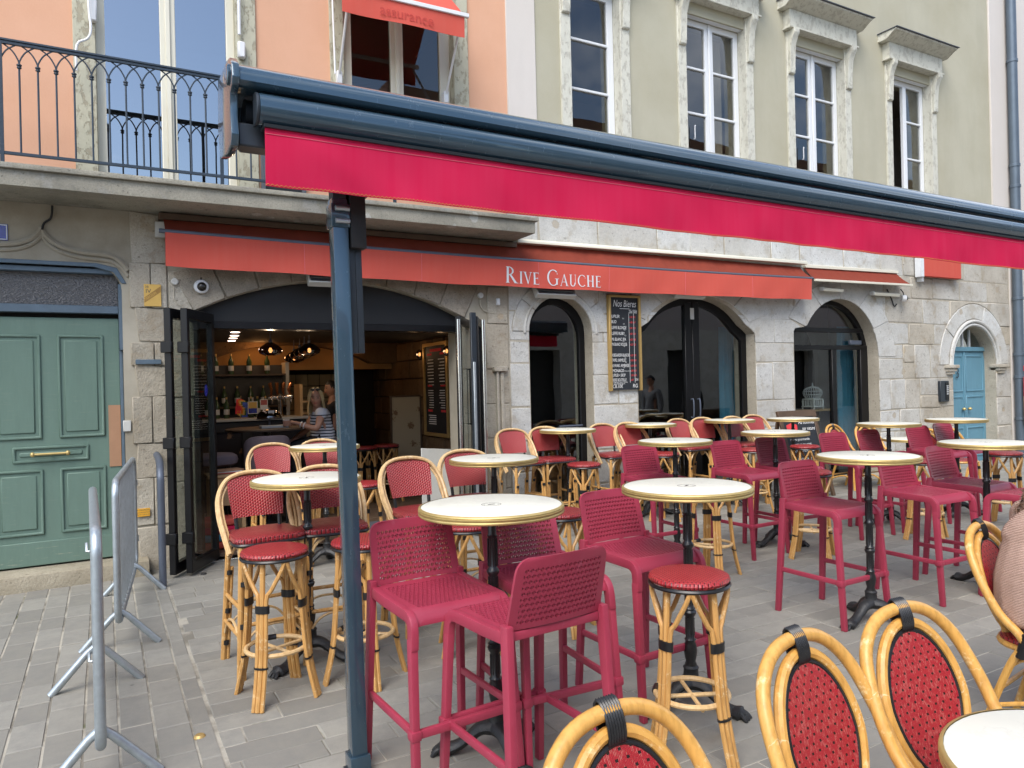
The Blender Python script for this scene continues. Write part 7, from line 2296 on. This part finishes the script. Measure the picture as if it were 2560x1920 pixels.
def hair_fn(u, v):
    th = PI * (0.29 + 1.42 * u)            # from the left temple round the back to the right
    drop = 0.175 + 0.02 * math.sin(u * 23)
    if v < 0.5:
        ph = PI * 0.55 * (v / 0.5)
        rr = math.sin(ph)
        p = Vector((.088 * rr * math.sin(th), .104 * rr * math.cos(th), .128 * math.cos(ph)))
    else:
        k = (v - 0.5) / 0.5
        p = Vector((.088 * math.sin(th) * (1 + .22 * math.sin(k * 2.4)), .104 * math.cos(th) * (1 + .05 * k), -.02 - drop * k))
        p *= 1 + .015 * math.sin(u * 60)
    return Vector(hc) + HB @ p
hr.grid(hair_fn, 56, 16, (0, 0.004, -0.002))
st('hair', hr, 'hair_blond', w1, angle=80)
fr_ = MB()
for k in range(16):
    x = (-.07 + .14 * k / 15)
    x = math.copysign(.048 + abs(x) * .36, x)
    fr_.tube(cr([tuple(Vector(hc) + HB @ Vector(q)) for q in ((x * .35, .02, .132), (x * .8, .078, .098), (x * 1.15, .078 - abs(x) * .35, .052), (x * 1.22 + (.006 if x > 0 else -.006), .055 - abs(x) * .3, -.03 + .05 * rnd.random()))], 4), .0075, 5)
st('fringe', fr_, 'hair_blond', w1)
sg = MB()
for e in (-1, 1):
    sg.add([Vector(hc) + HB @ Vector((e * (.034 + .026 * math.cos(t)), .088 + .006 * math.sin(t), .105 + .017 * math.sin(t))) for t in [2 * PI * k / 14 for k in range(14)]], [tuple(range(14))])
    sg.tube([Vector(hc) + HB @ Vector(q) for q in ((e * .060, .080, .108), (e * .086, .03, .085), (e * .088, -.03, .06))], .003, 5)
sg.tube([Vector(hc) + HB @ Vector(q) for q in ((-.06, .086, .118), (0, .096, .118), (.06, .086, .118))], .004, 5)
st('sunglasses', sg, 'eye_dark', w1)
brc = MB()
for t in (0.12, 0.30):
    p = Vector(wrl).lerp(Vector(ell), t)
    d_ = (Vector(ell) - Vector(wrl)).normalized()
    a_, b_ = d_.orthogonal().normalized(), d_.cross(d_.orthogonal().normalized())
    brc.tube([p + (a_ * math.cos(q) + b_ * math.sin(q)) * (.034 + .02 * t) for q in [2 * PI * k / 16 for k in range(16)]], .006, 6, True)
st('bracelets', brc, 'porcelain', w1)
so3 = copy_tree(bpy.data.objects['wicker_bar_stool'])
so3.location = (2.36, 9.05, FLZ)
so3['label'] = 'wicker bar stool under the person in the striped top'

def standing(x, y, z0, h, ang, label, top, legs_mat, hair, cap=None, voxel=0.011, group=None):
    """upright person, arms hanging, one foot a little ahead; ang = facing direction in degrees (0 = +X)"""
    k = h / 1.75
    B = Matrix.Rotation(R(ang), 3, 'Z')
    def P(fx, sy, z): return tuple(Vector((x, y, z0)) + B @ Vector((fx * k, sy * k, z * k)))
    pelv, sp_, ch_, nk_ = P(0, 0, .95), P(.01, 0, 1.15), P(0, 0, 1.33), P(.01, 0, 1.49)
    hcen = P(.025, 0, 1.635)
    hm_, HB_ = head_mesh(hcen, B @ Vector((1, 0, 0)), k)
    ch = [[(pelv, (.15 * k, .12 * k)), (sp_, (.135 * k, .105 * k)), (ch_, (.155 * k, .11 * k)), (nk_, .055 * k), (P(.015, 0, 1.55), .052 * k)]]
    hb = MB()
    arm_c, leg_c = [], []
    for e in (-1, 1):
        a = [(ch_, .10 * k), (P(0, e * .19, 1.42), .058 * k), (P(-.03, e * .24, 1.13), .044 * k), (P(.05, e * .245, .88), .028 * k)]
        l = [(pelv, .12 * k), (P(.01, e * .06, .80), .085 * k), (P(.02 + .06 * e, e * .10, .50), .062 * k), (P(.07 * e - .02, e * .10, .09), .042 * k), (P(.07 * e + .14, e * .11, .04), .034 * k)]
        arm_c.append(a)
        leg_c.append(l)
        hand_relaxed(hb, a[-1][0], B @ Vector((.25, 0, -1)), B @ Vector((0, e, 0)))
    o = figure('person', label, [skin(ch + [ext(a) for a in arm_c] + leg_c), hm_, hb.mesh('hands')], voxel=voxel, group=group)
    wear(o, 'jacket', [grow([(P(0, 0, .86), (.155 * k, .125 * k)), (pelv, (.155 * k, .125 * k)), (sp_, (.14 * k, .11 * k)), (ch_, (.16 * k, .115 * k)), (P(.005, 0, 1.44), .075 * k)], .018)] + [grow(a[:3] + [(lerp(a[2][0], a[3][0], .8), .034 * k)], .016) for a in arm_c], top, 0.013)
    tr_ = [grow([(P(0, e * .045, 1.0), .10 * k), (P(0, e * .06, .90), .115 * k), (P(.01, e * .075, .78), .095 * k)] + l[2:4], .016) for e, l in zip((-1, 1), leg_c)]
    wear(o, 'trousers', [tr_[0]], legs_mat, 0.013, skin([tr_[1]]))
    wear(o, 'shoes', [[(l[3][0], .045 * k), (l[4][0], .042 * k)] for l in leg_c], 'rubber', 0.012)
    face_bits(o, hcen, HB_, k)
    m = MB()
    def hf(u, v):
        th, ph = 2 * PI * u, PI * .5 * v
        lim = 1.0 if math.cos(th) < .3 else .72
        ph *= lim
        return Vector(hcen) + HB_ @ (Vector((.079 * math.sin(ph) * math.sin(th), .098 * math.sin(ph) * math.cos(th) - .004, .121 * math.cos(ph) + (0.0 if lim == 1 else 0.004))) * k)
    m.grid(hf, 24, 8)
    st('hair' if not cap else 'cap', m, hair if not cap else cap, o)
    if cap:
        st('cap_peak', MB().grid(lambda u, v: Vector(hcen) + HB_ @ (Vector(((u - .5) * .13, .088 + .065 * v * (1 - (2 * u - 1) ** 2 * .5), .058 - .012 * v)) * k), 8, 4, (0, 0, .005)), cap, o)
    return o
standing(2.80, 10.15, FLZ, 1.70, 185, 'person in dark clothes standing behind the counter, mostly hidden by the navy post', 'trousers_black', 'trousers_black', 'hair_dark')
standing(10.15, 3.50, 0, 1.76, 172, 'person in grey jacket and dark cap mirrored in the wide glass door', 'jacket_grey', 'trousers_black', 'hair_dark', 'trousers_black', 0.013)
standing(11.05, 3.75, 0, 1.74, 176, 'person in black jacket mirrored beside the bars of the wide glass door', 'trousers_black', 'trousers_black', 'skin', None, 0.013)

# person with long curls sitting at the right edge, turned away
fd_ = Vector((.86, -.51, 0)).normalized()
sd_ = Vector((-fd_.y, fd_.x, 0))           # towards the person's left
c0 = Vector((3.66, 1.72, 0))
def Q(f, s, z): return tuple(c0 + fd_ * f + sd_ * s + Vector((0, 0, z)))
pel, spi, che, nec = Q(-.02, 0, .56), Q(-.035, 0, .72), Q(.03, 0, .92), Q(.12, 0, 1.06)
hc = Q(.20, 0, 1.17)
hm, HB = head_mesh(hc, fd_ + Vector((0, 0, -.25)))
armsw = [[(che, .11), (Q(.05, e * .17, 1.0), .06), (Q(.20, e * .23, .80), .045), (Q(.42, e * .16, .76), .028)] for e in (-1, 1)]
legsw = [[(pel, .14), (Q(.40, e * .10, .53), .078), (Q(.40, e * .10, .09), .045), (Q(.54, e * .11, .045), .036)] for e in (-1, 1)]
hb = MB()
for e, a in zip((-1, 1), armsw): hand_relaxed(hb, a[-1][0], fd_ * 1.0 + Vector((0, 0, -.05)), Vector((0, 0, 1)))
corew = [(pel, (.165, .15)), (spi, (.15, .135)), (che, (.155, .12)), (nec, .055), (Q(.155, 0, 1.11), .052)]
w3 = figure('person', 'seated person with long brown curls in a beige knit at the right edge', [skin([corew] + [ext(a) for a in armsw] + legsw), hm, hb.mesh('hands')], voxel=0.009)
def folds():
    m = MB()
    for k in range(7):
        z = .60 + .045 * k
        r0 = .165 - .006 * abs(k - 3)
        m.tube([Vector(Q(-.03 + .012 * k * .6, 0, 0)) + fd_ * (r0 * .92 * math.cos(t)) + sd_ * (r0 * 1.06 * math.sin(t)) + Vector((0, 0, z + .018 * math.sin(t * 2 + k * 1.7) + .012 * math.sin(t * 3 + k))) for t in [2 * PI * i / 40 for i in range(40)]], .016, 6, True)
    return m.mesh('folds')
wear(w3, 'knit_sweater', [[(Q(-.02, 0, .50), (.185, .17))] + grow(corew[:3], .026) + [(Q(.10, 0, 1.03), .085)]] + [grow(a[:3] + [(lerp(a[2][0], a[3][0], .75), .036)], .02) for a in armsw], 'knit_beige', 0.008, folds(), 3)
wear(w3, 'trousers', [grow([(Q(-.02, 0, .62), .14), (pel, (.165, .15)), l[1], l[2]], .012) for l in legsw], 'trousers_black', 0.012)
wear(w3, 'shoes', [[(l[2][0], .048), (l[3][0], .044)] for l in legsw], 'rubber', 0.012)
face_bits(w3, hc, HB)
cap_ = MB().grid(lambda u, v: Vector(hc) + HB @ Vector((.088 * math.sin(PI * .62 * v) * math.sin(2 * PI * u), .104 * math.sin(PI * .62 * v * (1 if math.cos(2 * PI * u) < .2 else .6)) * math.cos(2 * PI * u) - .006, .126 * math.cos(PI * .62 * v * (1 if math.cos(2 * PI * u) < .2 else .6)))), 30, 12)
curls = MB()
for k in range(520):
    ph = rnd.uniform(.02, .95)
    th = (rnd.uniform(.30, 1.70) if ph > .45 else rnd.uniform(.12, 1.88)) * PI
    root = Vector((.088 * math.sin(ph * 1.7) * math.sin(th), .104 * math.sin(ph * 1.7) * math.cos(th), .120 * math.cos(ph * 1.7)))
    ln = rnd.uniform(.16, .34)
    pts = []
    out = Vector((math.sin(th), math.cos(th), 0))
    f_, a0, ra = rnd.uniform(26, 44), rnd.uniform(0, 6), rnd.uniform(.006, .014)
    for j in range(15):
        t = j / 14
        p = root + out * (.055 * math.sin(min(1, t * 1.4) * PI * .5) + .035 * t * rnd.uniform(.8, 1.2)) + Vector((0, -.03 * t, -ln * t * t * .5 - ln * .5 * t))
        p += Vector((math.cos(a0 + f_ * t * ln * 4), math.sin(a0 + f_ * t * ln * 4), .4 * math.sin(a0 * 2 + f_ * t))) * ra * (.3 + t)
        pts.append(Vector(hc) + HB @ p)
    curls.tube(pts, [.0034 - .0018 * (j / 14) for j in range(15)], 4, cap=False)
hair = st('hair', cap_, 'hair_brown', w3)
tag(st('curls', curls, 'hair_brown', hair), kind='stuff')
bpy.data.scenes.remove(TS)
